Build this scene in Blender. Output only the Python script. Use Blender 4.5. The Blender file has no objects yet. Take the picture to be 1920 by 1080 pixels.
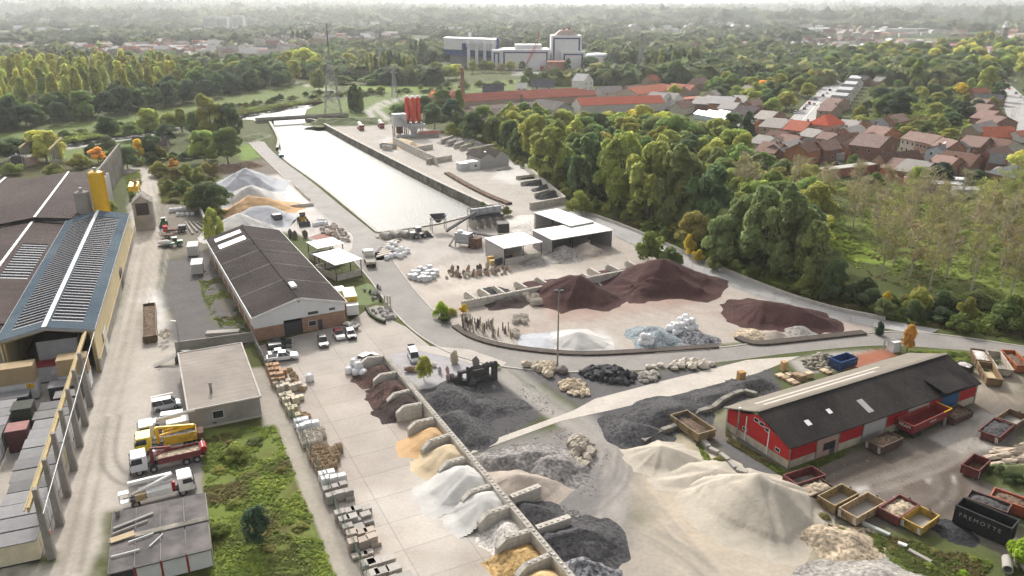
import bpy, bmesh, math, random
import numpy as np
from mathutils import Vector, Matrix, noise as mnoise
random.seed(7); rng = np.random.default_rng(7)
PI = math.pi; R = math.radians
sc = bpy.context.scene
C = sc.collection
# camera
F, CX, CY, HZ, CH = 1450.0,960.0,540.0,16.0,60.0
pitch = math.atan((CY - HZ) / F); cp, sp = math.cos(pitch), math.sin(pitch)
cam = bpy.data.cameras.new('Camera'); co = bpy.data.objects.new('Camera', cam); C.objects.link(co)
co.location = (0,0, CH); co.rotation_euler = (PI/2 - pitch, 0,0)
cam.sensor_width = 36; cam.lens = 36*F/1920; cam.clip_start = .5; cam.clip_end = 90000
sc.camera = co
# sky and sun
SUN_AZ, SUN_EL = -17,35          # degrees right of +Y, above the horizon
w = bpy.data.worlds.new('World'); sc.world = w; w.use_nodes = True
nt = w.node_tree; nt.nodes.clear()
sky = nt.nodes.new('ShaderNodeTexSky'); sky.sky_type = 'NISHITA'; sky.sun_disc = False
sky.sun_elevation = R(SUN_EL); sky.sun_rotation = R(SUN_AZ); sky.dust_density = 5; sky.air_density = 1.0; sky.altitude = 50
hs = nt.nodes.new('ShaderNodeHueSaturation'); hs.inputs['Saturation'].default_value = .18
tint = nt.nodes.new('ShaderNodeMix'); tint.data_type = 'RGBA'; tint.blend_type = 'MULTIPLY'; tint.inputs[0].default_value = 1
tint.inputs[7].default_value = (1.0,.985,.965,1)
bg = nt.nodes.new('ShaderNodeBackground'); bg.inputs[1].default_value = .15
wo = nt.nodes.new('ShaderNodeOutputWorld')
nt.links.new(sky.outputs[0], hs.inputs['Color']); nt.links.new(hs.outputs[0], tint.inputs[6])
nt.links.new(tint.outputs[2], bg.inputs[0]); nt.links.new(bg.outputs[0], wo.inputs[0])
sl = bpy.data.lights.new('Sun', 'SUN'); sl.energy = 2.0; sl.angle = R(5); sl.color = (1,.95,.87)
so = bpy.data.objects.new('Sun', sl); C.objects.link(so)
sd = Vector((math.sin(R(SUN_AZ))*math.cos(R(SUN_EL)), math.cos(R(SUN_AZ))*math.cos(R(SUN_EL)), math.sin(R(SUN_EL))))
so.rotation_euler = sd.to_track_quat('Z', 'Y').to_euler(); so.location = sd*200
sc.view_settings.view_transform = 'Standard'; sc.view_settings.look = 'None'
sc.view_settings.exposure = 0.63; sc.view_settings.gamma = 1
sc.render.engine = 'CYCLES'
cy = sc.cycles; cy.max_bounces = 6; cy.diffuse_bounces = 2; cy.glossy_bounces = 2; cy.transmission_bounces = 3
cy.transparent_max_bounces = 8; cy.volume_bounces = 1; cy.caustics_reflective = False; cy.caustics_refractive = False
cy.use_denoising = True; cy.denoising_input_passes = 'RGB_ALBEDO'; cy.denoising_prefilter = 'NONE'; cy.sample_clamp_indirect = 4
# pixel -> world
def P(x, y, z=0.0):
    u = (x-CX)/F; v = (y-CY)/F
    t = (z-CH)/(-sp - v*cp)
    return Vector((u*t, (cp - v*sp)*t, z))
def PX(a): return np.array([P(x, y)[:2] for x, y in a])
def frame(a, b):
    """origin, heading and length of the ground line from pixel a to pixel b"""
    A, B = P(*a), P(*b); d = B-A
    return A, math.atan2(d.y, d.x), d.length
# materials
def _n(nt, t, **k):
    n = nt.nodes.new(t)
    for a, b in k.items(): setattr(n, a, b)
    return n
def mat(name, col=(.5,.5,.5), rough=.85, var=.12, scale=.6, detail=6, col2=None, s2=.08, lo=.42, hi=.62, bump=0., bscale=8., metal=0.,
        objcol=False, attr=None, world=False, wave=None, brick=None, spec=.3, fine=0., fscale=6., transl=0.):
    m = bpy.data.materials.new(name); m.use_nodes = True; nt = m.node_tree; L = nt.links.new
    b = nt.nodes['Principled BSDF']; b.inputs['Roughness'].default_value = rough; b.inputs['Metallic'].default_value = metal
    b.inputs['Specular IOR Level'].default_value = spec
    if world: pos = _n(nt, 'ShaderNodeNewGeometry').outputs['Position']
    else: pos = _n(nt, 'ShaderNodeTexCoord').outputs['Object']
    if attr: c = _n(nt, 'ShaderNodeAttribute', attribute_name=attr).outputs['Color']
    elif objcol: c = _n(nt, 'ShaderNodeObjectInfo').outputs['Color']
    else:
        r = _n(nt, 'ShaderNodeRGB'); r.outputs[0].default_value = (*col, 1); c = r.outputs[0]
    def noise(s, d=detail, rgh=.6):
        t = _n(nt, 'ShaderNodeTexNoise'); t.inputs['Scale'].default_value = s; t.inputs['Detail'].default_value = d
        t.inputs['Roughness'].default_value = rgh; L(pos, t.inputs['Vector']); return t.outputs['Fac']
    def mixc(f, a, bcol, bt='MIX'):
        x = _n(nt, 'ShaderNodeMix', data_type='RGBA', blend_type=bt)
        if isinstance(f, (int, float)): x.inputs[0].default_value = f
        else: L(f, x.inputs[0])
        for i, q in ((6, a),(7, bcol)):
            if isinstance(q, tuple): x.inputs[i].default_value = (*q, 1)
            else: L(q, x.inputs[i])
        return x.outputs[2]
    def ramp(f, a, bb, va=0., vb=1.):
        x = _n(nt, 'ShaderNodeMapRange'); x.inputs[1].default_value = a; x.inputs[2].default_value = bb
        x.inputs[3].default_value = va; x.inputs[4].default_value = vb; L(f, x.inputs[0]); return x.outputs[0]
    def gray(f):
        x = _n(nt, 'ShaderNodeCombineColor'); [L(f, x.inputs[i]) for i in range(3)]; return x.outputs[0]
    hgt = None
    if brick:   # (w, h, mortar, colour factor, axis)
        mp = _n(nt, 'ShaderNodeMapping'); mp.inputs['Rotation'].default_value = brick.get('rot', (0,0,0)); L(pos, mp.inputs['Vector'])
        t = _n(nt, 'ShaderNodeTexBrick'); t.inputs['Scale'].default_value = 1
        t.inputs['Brick Width'].default_value = brick['w']; t.inputs['Row Height'].default_value = brick['h']
        t.inputs['Mortar Size'].default_value = brick.get('m', .02); t.inputs['Mortar Smooth'].default_value = .3
        t.offset = brick.get('off', .5); L(mp.outputs[0], t.inputs['Vector'])
        t.inputs['Color1'].default_value = (1,1,1,1); k = brick.get('alt', .9); t.inputs['Color2'].default_value = (k, k, k, 1)
        k = brick.get('dark', .6); t.inputs['Mortar'].default_value = (k, k, k, 1)
        c = mixc(1., c, t.outputs['Color'], 'MULTIPLY')
    if wave:    # (pitch, axis, strength)
        t = _n(nt, 'ShaderNodeTexWave'); t.bands_direction = wave[1]; t.inputs['Scale'].default_value = 1/(wave[0]*3.18)
        t.inputs['Detail'].default_value = 0; L(pos, t.inputs['Vector']); hgt = t.outputs['Fac']
        c = mixc(1., c, gray(ramp(hgt, 0,1,1-wave[2],1)), 'MULTIPLY')
    if col2 is not None:
        c = mixc(ramp(noise(s2), lo, hi), c, col2)
    if var: c = mixc(1., c, gray(ramp(noise(scale),.25,.75,1-var, 1+var)), 'MULTIPLY')
    if fine: c = mixc(1., c, gray(ramp(noise(fscale, 2),.3,.7,1-fine, 1+fine)), 'MULTIPLY')
    L(c, b.inputs['Base Color'])
    if bump:
        bp = _n(nt, 'ShaderNodeBump'); bp.inputs['Distance'].default_value = bump; bp.inputs['Strength'].default_value = 1
        L(hgt if hgt is not None else noise(bscale, 4), bp.inputs['Height']); L(bp.outputs[0], b.inputs['Normal'])
    if transl:
        o = nt.nodes['Material Output']; tr = _n(nt, 'ShaderNodeBsdfTranslucent'); L(c, tr.inputs[0])
        mx = _n(nt, 'ShaderNodeMixShader'); mx.inputs[0].default_value = transl
        L(b.outputs[0], mx.inputs[1]); L(tr.outputs[0], mx.inputs[2]); L(mx.outputs[0], o.inputs[0])
    return m
M = {}; CHILD = {}
def mk(key, **k): M[key] = mat(key, **k); return M[key]
# mesh builder
class MB:
    def __init__(s): s.v, s.f, s.m = [],[],[]; s.cur = 0
    def add(s, vs, fs, m=None):
        o = len(s.v); s.v += [tuple(x) for x in vs]; s.f += [tuple(i+o for i in f) for f in fs]
        s.m += [s.cur if m is None else m]*len(fs); return s
    def box(s, x0, y0, z0, x1, y1, z1, m=None):
        return s.add([(x0,y0,z0),(x1,y0,z0),(x1,y1,z0),(x0,y1,z0),(x0,y0,z1),(x1,y0,z1),(x1,y1,z1),(x0,y1,z1)],
                     [(0,3,2,1),(4,5,6,7),(0,1,5,4),(1,2,6,5),(2,3,7,6),(3,0,4,7)], m)
    def cbox(s, cx, cy, z0, lx, ly, h, rot=0, m=None, top=1.0):
        c, n = math.cos(rot), math.sin(rot); vs = []
        for z, k in ((z0,1.),(z0+h, top)):
            for a, b in ((-1,-1),(1,-1),(1,1),(-1,1)):
                x, y = a*lx/2*k, b*ly/2*k; vs.append((cx+x*c-y*n, cy+x*n+y*c, z))
        return s.add(vs, [(0,3,2,1),(4,5,6,7),(0,1,5,4),(1,2,6,5),(2,3,7,6),(3,0,4,7)], m)
    def prism(s, pts, z0, z1, m=None):
        n = len(pts); vs = [(p[0],p[1],z0) for p in pts]+[(p[0],p[1],z1) for p in pts]
        return s.add(vs, [tuple(range(n-1,-1,-1)), tuple(range(n,2*n))]+[(i,(i+1)%n,n+(i+1)%n,n+i) for i in range(n)], m)
    def ext(s, prof, y0, y1, m=None):      # profile in x,z swept along y
        n = len(prof); vs = [(p[0],y0,p[1]) for p in prof]+[(p[0],y1,p[1]) for p in prof]
        return s.add(vs, [tuple(range(n)), tuple(range(2*n-1,n-1,-1))]+[(i,n+i,n+(i+1)%n,(i+1)%n) for i in range(n)], m)
    def extx(s, prof, x0, x1, m=None):     # profile in y,z swept along x
        n = len(prof); vs = [(x0,p[0],p[1]) for p in prof]+[(x1,p[0],p[1]) for p in prof]
        return s.add(vs, [tuple(range(n-1,-1,-1)), tuple(range(n,2*n))]+[(i,(i+1)%n,n+(i+1)%n,n+i) for i in range(n)], m)
    def poly(s, pts, m=None): return s.add(pts, [tuple(range(len(pts)))], m)
    def tube(s, p, q, r0, r1=None, n=8, m=None, cap=True):
        p, q = Vector(p), Vector(q); r1 = r0 if r1 is None else r1; d = (q-p).normalized()
        a = d.orthogonal().normalized(); b = d.cross(a); vs = []
        for o, r in ((p, r0),(q, r1)):
            for i in range(n): t = 2*PI*i/n; vs.append(o + a*math.cos(t)*r + b*math.sin(t)*r)
        fs = [(i,(i+1)%n,n+(i+1)%n,n+i) for i in range(n)]
        if cap: fs += [tuple(range(n-1,-1,-1)), tuple(range(n,2*n))]
        return s.add(vs, fs, m)
    def bar(s, p, q, wd, ht=None, m=None):
        p, q = Vector(p), Vector(q); ht = ht or wd; d = (q-p).normalized()
        a = d.cross(Vector((0,0,1)));  a = a.normalized() if a.length > 1e-4 else Vector((1,0,0)); b = a.cross(d)
        vs = [o + a*i*wd/2 + b*j*ht/2 for o in (p, q) for i, j in ((-1,-1),(1,-1),(1,1),(-1,1))]
        return s.add(vs, [(0,1,2,3),(7,6,5,4),(0,4,5,1),(1,5,6,2),(2,6,7,3),(3,7,4,0)], m)
    def lathe(s, prof, n=16, cx=0, cy=0, m=None):   # prof = (r, z) from bottom to top
        vs = []; k = len(prof)
        for r, z in prof:
            for i in range(n): t = 2*PI*i/n; vs.append((cx+r*math.cos(t), cy+r*math.sin(t), z))
        fs = [(j*n+i, j*n+(i+1)%n, (j+1)*n+(i+1)%n, (j+1)*n+i) for j in range(k-1) for i in range(n)]
        fs += [tuple(range(n-1,-1,-1)), tuple(range((k-1)*n, k*n))]
        return s.add(vs, fs, m)
    def rock(s, c, r, seed=0, sub=1, rough=.35, m=None):
        bm = bmesh.new(); bmesh.ops.create_icosphere(bm, subdivisions=sub, radius=1)
        if not hasattr(r, '__len__'): r = (r, r, r)
        vs = []
        for v in bm.verts:
            k = 1 + rough*mnoise.noise(v.co*1.3 + Vector((seed*7.13, seed*3.7, seed*1.9)))*1.6
            vs.append((c[0]+v.co.x*k*r[0], c[1]+v.co.y*k*r[1], c[2]+v.co.z*k*r[2]))
        fs = [tuple(v.index for v in f.verts) for f in bm.faces]; bm.free()
        return s.add(vs, fs, m)
    def build(s, name, mats, parent=None, smooth=False, color=None):
        me = bpy.data.meshes.new(name); me.from_pydata(s.v, [], s.f)
        for q in (mats if isinstance(mats, (list, tuple)) else [mats]): me.materials.append(M[q] if isinstance(q, str) else q)
        me.polygons.foreach_set('material_index', np.array(s.m, dtype=np.int32))
        if smooth: me.polygons.foreach_set('use_smooth', np.ones(len(s.f), dtype=bool))
        me.update()
        o = bpy.data.objects.new(name, me); C.objects.link(o)
        if parent is not None: o.parent = parent; CHILD.setdefault(parent.name, []).append(o)
        if color is not None: o.color = (*color, 1)
        return o
def npmesh(name, V, Fq, mats, smooth=False, midx=None, attrs=None, parent=None):
    me = bpy.data.meshes.new(name); n = len(Fq); k = Fq.shape[1]
    me.vertices.add(len(V)); me.vertices.foreach_set('co', np.asarray(V, dtype=np.float32).ravel())
    me.loops.add(n*k); me.loops.foreach_set('vertex_index', np.asarray(Fq, dtype=np.int32).ravel())
    me.polygons.add(n); me.polygons.foreach_set('loop_start', np.arange(0, n*k, k, dtype=np.int32))
    for q in (mats if isinstance(mats, (list, tuple)) else [mats]): me.materials.append(M[q] if isinstance(q, str) else q)
    if midx is not None: me.polygons.foreach_set('material_index', np.asarray(midx, dtype=np.int32))
    me.polygons.foreach_set('use_smooth', np.full(n, smooth, dtype=bool))
    for an, (dom, val) in (attrs or {}).items():
        a = me.attributes.new(an, 'FLOAT_COLOR', dom); val = np.asarray(val, dtype=np.float32)
        if val.shape[1] == 3: val = np.concatenate([val, np.ones((len(val),1), np.float32)],1)
        a.data.foreach_set('color', val.ravel())
    me.update(); me.validate()
    if name is None: return me
    o = bpy.data.objects.new(name, me); C.objects.link(o)
    if parent is not None: o.parent = parent; CHILD.setdefault(parent.name, []).append(o)
    return o
# things
def tag(o, label, cat, group=None, kind=None):
    if label: o['label'] = label
    if cat: o['category'] = cat
    if group: o['group'] = group
    if kind: o['kind'] = kind
    return o
def thing(name, label, cat, loc=(0,0,0), rz=0, group=None):
    o = bpy.data.objects.new(name, None); C.objects.link(o); o.location = loc; o.rotation_euler = (0,0,rz); o.empty_display_size = .1
    return tag(o, label, cat, group)
def dup(root, loc, rz=0, label=None, scale=None, color=None, group=None):
    def cpy(o, par):
        c = o.copy(); C.objects.link(c)
        if par is not None: c.parent = par; CHILD.setdefault(par.name, []).append(c)
        if color is not None: c.color = (*color, 1)
        for ch in CHILD.get(o.name, ()): cpy(ch, c)
        return c
    r = cpy(root, None); r.location = loc; r.rotation_euler = (0,0,rz)
    if label: r['label'] = label
    if group: r['group'] = group
    if scale is not None: r.scale = scale if hasattr(scale, '__len__') else (scale,)*3
    return r
def struct(o): o['kind'] = 'structure'; return o
ORD = ['first','second','third','fourth','fifth','sixth','seventh','eighth','ninth','tenth','eleventh','twelfth','thirteenth','fourteenth','fifteenth','sixteenth','seventeenth','eighteenth','nineteenth','twentieth']
def ordn(i, side='left', n=99):   # "leftmost", "second from the left"
    if i == 0: return {'left':'leftmost','right':'rightmost','front':'nearest','back':'farthest'}[side]
    return f'{ORD[i] if i < 20 else str(i+1)+"th"} from the {side}'
# ground painting (real colours of soil, dust, grass)
def _hash(ix, iy, k):
    h = np.sin(ix*127.1 + iy*311.7 + k*74.7)*43758.5453
    return h - np.floor(h)
def vnoise(x, y, k=0):
    ix, iy = np.floor(x), np.floor(y); fx, fy = x-ix, y-iy; fx = fx*fx*(3-2*fx); fy = fy*fy*(3-2*fy)
    a, b = _hash(ix, iy, k), _hash(ix+1, iy, k); c, d = _hash(ix, iy+1, k), _hash(ix+1, iy+1, k)
    return (a*(1-fx)+b*fx)*(1-fy) + (c*(1-fx)+d*fx)*fy
def fbm(x, y, k=0, o=4):
    r = 0; a = .5
    for i in range(o): r = r + a*vnoise(x, y, k+i*3); x, y, a = x*2.03, y*2.03, a*.5
    return r
def sdf(pts, poly):
    x, y = pts[:,0], pts[:,1]; d = np.full(len(pts),1e9); ins = np.zeros(len(pts), bool); n = len(poly)
    for i in range(n):
        ax, ay = poly[i]; bx, by = poly[(i+1) % n]; ex, ey = bx-ax, by-ay
        t = np.clip(((x-ax)*ex+(y-ay)*ey)/(ex*ex+ey*ey+1e-9),0,1)
        d = np.minimum(d, np.hypot(x-ax-t*ex, y-ay-t*ey))
        c = ((ay > y) != (by > y)) & (x < (bx-ax)*(y-ay)/((by-ay)+1e-12)+ax); ins ^= c
    return np.where(ins, d, -d)
def linedist(pts, line):
    x, y = pts[:,0], pts[:,1]; d = np.full(len(pts),1e9)
    for (ax, ay),(bx, by) in zip(line[:-1], line[1:]):
        ex, ey = bx-ax, by-ay; t = np.clip(((x-ax)*ex+(y-ay)*ey)/(ex*ex+ey*ey+1e-9),0,1)
        d = np.minimum(d, np.hypot(x-ax-t*ex, y-ay-t*ey))
    return d
def smooth_line(pts, n=6):     # Catmull-Rom through world points
    p = [np.array(q[:2], dtype=float) for q in pts]; out = []
    for i in range(len(p)-1):
        a, b, c, d = p[max(i-1,0)], p[i], p[i+1], p[min(i+2,len(p)-1)]
        for k in range(n):
            t = k/n; out.append(.5*((2*b)+(-a+c)*t+(2*a-5*b+4*c-d)*t*t+(-a+3*b-3*c+d)*t**3))
    out.append(p[-1]); return np.array(out)
ITEMS = []
def paint(px, col, soft=1.0, amp=1.5, op=1.0, freq=.15, layer='g', line=0, tex=0):
    ITEMS.append((PX(px), np.array(col), soft, amp, op, freq, layer, line, tex))
def colour_at(xy, base, layer):
    c = np.array(base, dtype=float)
    if c.ndim == 1: c = np.tile(c, (len(xy),1))
    for poly, col, soft, amp, op, freq, ly, line, tex in ITEMS:
        if layer not in ly: continue
        mg = soft + amp + line + 1
        lo, hi = poly.min(0)-mg, poly.max(0)+mg
        i = np.nonzero((xy[:,0] > lo[0]) & (xy[:,0] < hi[0]) & (xy[:,1] > lo[1]) & (xy[:,1] < hi[1]))[0]
        if not len(i): continue
        p = xy[i]; d = (line - linedist(p, poly)) if line else sdf(p, poly)
        d = d + amp*2*(fbm(p[:,0]*freq, p[:,1]*freq, len(poly)) - .47)
        a = np.clip((d+soft)/(2*soft),0,1); a = a*a*(3-2*a)*op
        if tex: a = a*np.clip(.5+tex*(fbm(p[:,0]*.35, p[:,1]*.35,9)-.47)*2,0,1)
        c[i] = c[i]*(1-a[:,None]) + col*a[:,None]
    return c
GRASS=(.075,.088,.033); LAWN=(.125,.165,.05); ROUGH=(.085,.082,.035); CONC=(.375,.335,.295); DUST=(.32,.282,.24); DARK=(.095,.092,.093); MID=(.22,.205,.195)
MUD=(.15,.125,.10); SAND=(.50,.43,.335); WHT=(.56,.545,.52); ASPH=(.30,.28,.26); RED=(.17,.085,.07)
# far left meadows and paths beyond the canal
paint([(0,252),(180,224),(330,200),(450,178),(560,160),(640,160),(620,182),(450,197),(330,215),(200,242),(0,278)], LAWN, 4,6)
paint([(560,205),(620,190),(760,168),(960,150),(1250,128),(1420,125),(1420,150),(1100,165),(900,172),(760,190),(700,235),(640,238),(570,215)], LAWN, 6,8)
paint([(640,165),(760,150),(860,160),(820,168),(680,172)],(.17,.23,.06),6,6)
paint([(860,55),(1000,62),(1200,66),(1000,70)],(.2,.27,.08),20,10)
paint([(440,145),(520,150),(600,165),(640,175),(660,185)],(.42,.40,.33),2,0,1, line=2.2)
paint([(960,135),(1040,133),(1130,137),(1060,140),(960,140)],(.35,.34,.33),3,2)
paint([(680,235),(700,222),(690,208),(715,192),(760,182),(840,178)],(.38,.37,.33),1.5,0,1, line=2.2)
paint([(730,225),(705,205),(740,190),(760,182)],(.36,.35,.31),1.5,0,1, line=2)
paint([(80,262),(180,248),(300,225)],(.36,.35,.31),2,0,.8, line=1.6)
paint([(120,275),(200,262),(290,262),(330,290),(260,310),(150,320),(60,305)],(.12,.16,.045),3,4)
paint([(0,330),(60,300),(160,300),(240,310),(310,300),(330,330),(200,330),(0,335)], ROUGH, 3,4)
paint([(440,275),(475,270),(490,295),(455,300)],(.15,.22,.05),1.5,2)
# woodland floor on the right, plantation lawn, wood belt
paint([(1060,370),(1000,330),(960,280),(880,230),(1000,215),(1240,205),(1500,300),(1920,400),(1920,640),(1660,600),(1450,540),(1290,480),(1150,430)],(.07,.085,.028),4,5)
paint([(1150,425),(1300,487),(1450,548),(1640,597),(1920,640),(1920,600),(1650,560),(1470,510),(1320,455),(1200,410),(1090,370),(1060,372)],(.12,.15,.04),3,4, tex=1.2)
paint([(1545,400),(1640,440),(1700,500),(1920,560),(1920,450),(1760,400)],(.17,.21,.055),4,5)
paint([(1555,410),(1640,470),(1690,500),(1600,490),(1550,450)],(.22,.30,.05),2,3)
paint([(1500,340),(1700,345),(1760,375),(1600,372)],(.17,.17,.06),4,4)
paint([(1860,300),(1920,310),(1920,325),(1700,270),(1720,250)],(.13,.14,.05),4,4)
# ---- yards: dusty pale concrete and compacted stone
paint([(640,222),(760,228),(975,300),(1062,368),(1068,385),(1010,420),(919,395),(700,286),(598,232)],(.40,.37,.335),1,.5, layer='g')
paint([(715,262),(740,255),(760,272),(745,290),(720,285)], WHT, 3,4,.8); paint([(930,310),(990,300),(1010,330),(960,345),(920,335)], WHT, 3,4,.9)
paint([(690,440),(919,394),(1010,405),(1150,432),(1330,510),(1470,563),(1640,606),(1640,622),(1400,640),(1250,658),(1100,660),(950,645),(850,612),(800,572),(735,500)], CONC, .8,.6)
paint([(725,440),(850,420),(960,440),(1000,470),(880,500),(760,500)],(.43,.40,.37),6,6,.7)
paint([(790,505),(990,490),(1140,520),(900,550),(800,560)],(.56,.50,.44),5,5,.7)
paint([(410,345),(440,320),(520,325),(600,385),(700,450),(650,475),(560,440),(500,430),(400,450)],(.50,.47,.44),1,1)
paint([(530,345),(560,352),(600,390),(560,395),(520,370)],(.62,.60,.58),3,3,.9)
paint([(400,310),(500,300),(530,325),(470,335),(420,335)],(.17,.145,.125),2,2)
# factory approach road, dusty
paint([(245,312),(290,318),(303,350),(285,400),(300,440),(300,560),(345,640),(350,720),(360,800),(380,880),(390,950),(205,960),(190,1100),(-60,1130),(-60,700),(190,690),(230,560),(245,420),(240,380),(262,345)],(.42,.385,.34),1.2,1.2)
paint([(150,318),(250,314),(290,318),(285,330),(240,326)],(.40,.37,.33),1,1)
paint([(278,330),(285,400),(262,470),(235,600),(190,740),(130,900),(60,1090)],(.50,.46,.41),3,2,.6, line=1.5)
paint([(252,560),(280,535),(316,560),(306,605),(290,640),(262,600)],(.62,.605,.58),1.5,3.5); paint([(258,440),(300,420),(330,425),(300,435)], WHT, 1.5,2)
paint([(300,490),(400,470),(440,560),(480,640),(330,650),(318,600),(300,560)],(.13,.12,.12),2,3)
paint([(300,380),(370,385),(400,470),(300,490)],(.19,.17,.14),2,3)
paint([(370,520),(430,540),(460,620),(400,600)],(.14,.14,.07),2,4,.8, tex=2.2)
paint([(300,330),(340,330),(420,400),(400,460),(380,380),(305,378)],(.10,.105,.045),2,2)
paint([(350,850),(385,815),(395,900),(395,960),(240,960),(250,880)],(.24,.22,.21),2,2)
paint([(300,690),(345,690),(365,800),(290,800)],(.27,.25,.235),1.5,1)
paint([(200,960),(215,1100),(160,1100)],(.09,.10,.04),1,1.5, tex=1.5)
paint([(-40,1060),(100,1040),(90,1100),(-40,1110)],(.09,.10,.04),1,1.5, tex=1.5)
# grass field and concrete track beside it
paint([(375,805),(517,797),(636,1100),(395,1110)],(.14,.175,.045),.5,.5)
paint([(420,850),(520,830),(560,950),(600,1060),(520,1000),(450,950)],(.105,.085,.035),2,5,.8, tex=2.2)
paint([(395,960),(450,940),(470,1080),(400,1090)],(.14,.19,.035),2,5,.8, tex=2)
paint([(517,797),(548,797),(690,1110),(640,1110)],(.33,.30,.25),.3,.3)
paint([(470,690),(500,690),(548,797),(490,800)],(.33,.30,.26),.6,.8)
paint([(500,690),(525,690),(700,1110),(668,1110)],(.24,.22,.19),.4,.5,.9)
# middle: display area, dark chippings, tracks
paint([(718,662),(770,648),(860,660),(930,690),(900,720),(800,735),(770,720)],(.36,.35,.36),1,.8)
paint([(790,735),(850,720),(930,700),(990,720),(1045,760),(1000,790),(880,845),(840,800)],(.085,.082,.083),1,1.2)
paint([(940,690),(1000,690),(1230,695),(1400,680),(1330,700),(1160,745),(1090,765),(1020,720)],(.12,.115,.115),1,1.2)
paint([(1090,780),(1190,745),(1330,700),(1440,680),(1470,720),(1380,760),(1290,800),(1200,840),(1150,800)],(.09,.087,.088),1,1.5)
paint([(880,850),(1100,780),(1200,840),(1220,900),(1180,970),(1300,1060),(1500,1110),(1080,1110),(960,930)], MID, 2,2)
paint([(1000,900),(1100,880),(1180,960),(1120,1040),(1020,980)],(.19,.18,.175),4,5,.7)
paint([(1190,830),(1300,810),(1370,880),(1500,960),(1520,1060),(1560,1110),(1280,1110),(1200,980),(1190,880)],(.43,.37,.29),4,4)
paint([(1060,1110),(1180,1000),(1400,1040),(1600,1110)],(.39,.345,.285),5,5,.7)
paint([(925,690),(985,735),(1060,790),(1120,830),(1160,880),(1150,970)],(.36,.34,.315),1.4,.6,.9, line=1.1)
paint([(960,690),(1030,745),(1100,790),(1140,830)],(.30,.285,.265),1.2,.5,.8, line=.9)
paint([(1110,980),(1130,960),(1165,1000),(1150,1040),(1120,1020)],(.12,.11,.105),2,4,.5, tex=1.5)
# red barn yard
paint([(1270,790),(1360,770),(1480,880),(1700,820),(1830,750),(1920,740),(1920,1060),(1800,1000),(1600,990),(1500,940),(1360,850)],(.155,.135,.118),1.5,2)
paint([(1340,830),(1400,810),(1480,885),(1480,910),(1420,890)],(.12,.118,.12),1.5,1.5)
paint([(1500,900),(1680,840),(1800,850),(1860,880),(1800,950),(1650,940)],(.115,.092,.075),3,5,.8, tex=1.6)
paint([(1740,820),(1840,770),(1900,790),(1870,840),(1800,850)],(.36,.335,.30),.6,.3)
paint([(1800,690),(1920,700),(1920,760),(1830,750)],(.27,.235,.19),2,2)
for q in ([(1602,915),(1625,908),(1628,918),(1608,924)],[(1780,890),(1798,888),(1794,906),(1782,905)],[(1755,935),(1770,932),(1765,944)],[(1730,900),(1745,898),(1742,908)]):
    paint(q, (.46,.44,.42),.5,.5)
paint([(1290,800),(1340,870),(1440,930),(1560,985),(1700,1010),(1820,1040),(1920,1075),(1920,1110),(1740,1110),(1620,1020),(1500,960),(1400,905),(1330,870)],(.10,.115,.035),1,2,.95, tex=1.4)
paint([(1360,800),(1375,822),(1475,885),(1560,850),(1590,842),(1580,852),(1475,897),(1365,826)],(.085,.12,.03),.4,.6)
paint([(1700,655),(1920,660),(1920,690),(1800,690)],(.13,.15,.045),1.5,1.5)
paint([(1290,770),(1380,740),(1430,740),(1350,800)],(.20,.20,.13),1,1.5)
paint([(1480,675),(1560,660),(1670,655),(1660,690),(1500,700)],(.33,.31,.28),1,1)
paint([(1570,672),(1660,655),(1685,665),(1590,700)],(.30,.12,.075),.8,.8)
# spills on the slabs and the upper yard
for q, c, o in (([(690,690),(730,690),(760,760),(740,790),(700,750),(660,710)], RED, .45),([(715,740),(760,750),(790,790),(750,790)],(.10,.075,.07),.5),
    ([(760,780),(840,790),(830,850),(770,840)],(.6,.40,.24),.7),([(790,850),(850,840),(870,880),(810,890)], SAND, .7),
    ([(800,880),(900,890),(930,960),(860,990),(800,930)], WHT, .8),([(860,940),(950,960),(980,1010),(900,1010)], WHT, .7),([(920,1000),(1000,1010),(1000,1100),(900,1080)], SAND, .5),
    ([(1000,560),(1120,575),(1200,560),(1330,545),(1360,560),(1200,585),(1050,600)],(.33,.20,.165),.6),([(1370,570),(1400,590),(1560,620),(1590,615),(1400,610),(1360,590)],(.33,.20,.165),.6),
    ([(1060,640),(1130,620),(1160,650),(1080,655)], WHT, .6),([(1000,630),(1050,625),(1060,650),(1010,645)],(.5,.49,.47),.7)):
    paint(q, c, 2.2,2.5, o, layer='gs')
paint([(560,640),(640,620),(700,640),(640,680),(560,680)],(.40,.37,.33),5,4,.5, layer='s')
paint([(505,690),(600,860),(700,1080)],(.34,.29,.24),2.5,2,.55, layer='s', line=3)
paint([(640,960),(760,900),(860,1000),(800,1080)],(.60,.56,.50),6,5,.6, layer='s')
# tyre tracks, ruts and damp stains
rp = random.Random(17)
def tracks(pts, col, n, spread, wd=.28, op=.6):
    for i in range(n):
        dx, dy = rp.uniform(-spread, spread), rp.uniform(-spread, spread)*.5
        q = [(x+dx+rp.uniform(-4,4), y+dy+rp.uniform(-2,2)) for x, y in pts]; w_ = smooth_line(PX(q),5)
        for s in (-.9,.9):
            t = np.gradient(w_, axis=0); t /= np.linalg.norm(t, axis=1)[:,None]+1e-9; ITEMS.append((w_+np.stack([-t[:,1], t[:,0]],1)*s, np.array(col),.35,.12, op, .3, 'g', wd, 0))
tracks([(930,690),(1000,745),(1080,800),(1140,850),(1150,930),(1120,1010)],(.30,.28,.255),4,12); tracks([(1000,745),(1080,800),(1150,860),(1230,960),(1330,1070)],(.24,.22,.2),3,26, op=.3); tracks([(960,1000),(1080,960),(1150,900),(1160,850)],(.16,.15,.145),3,14, op=.5)
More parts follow.
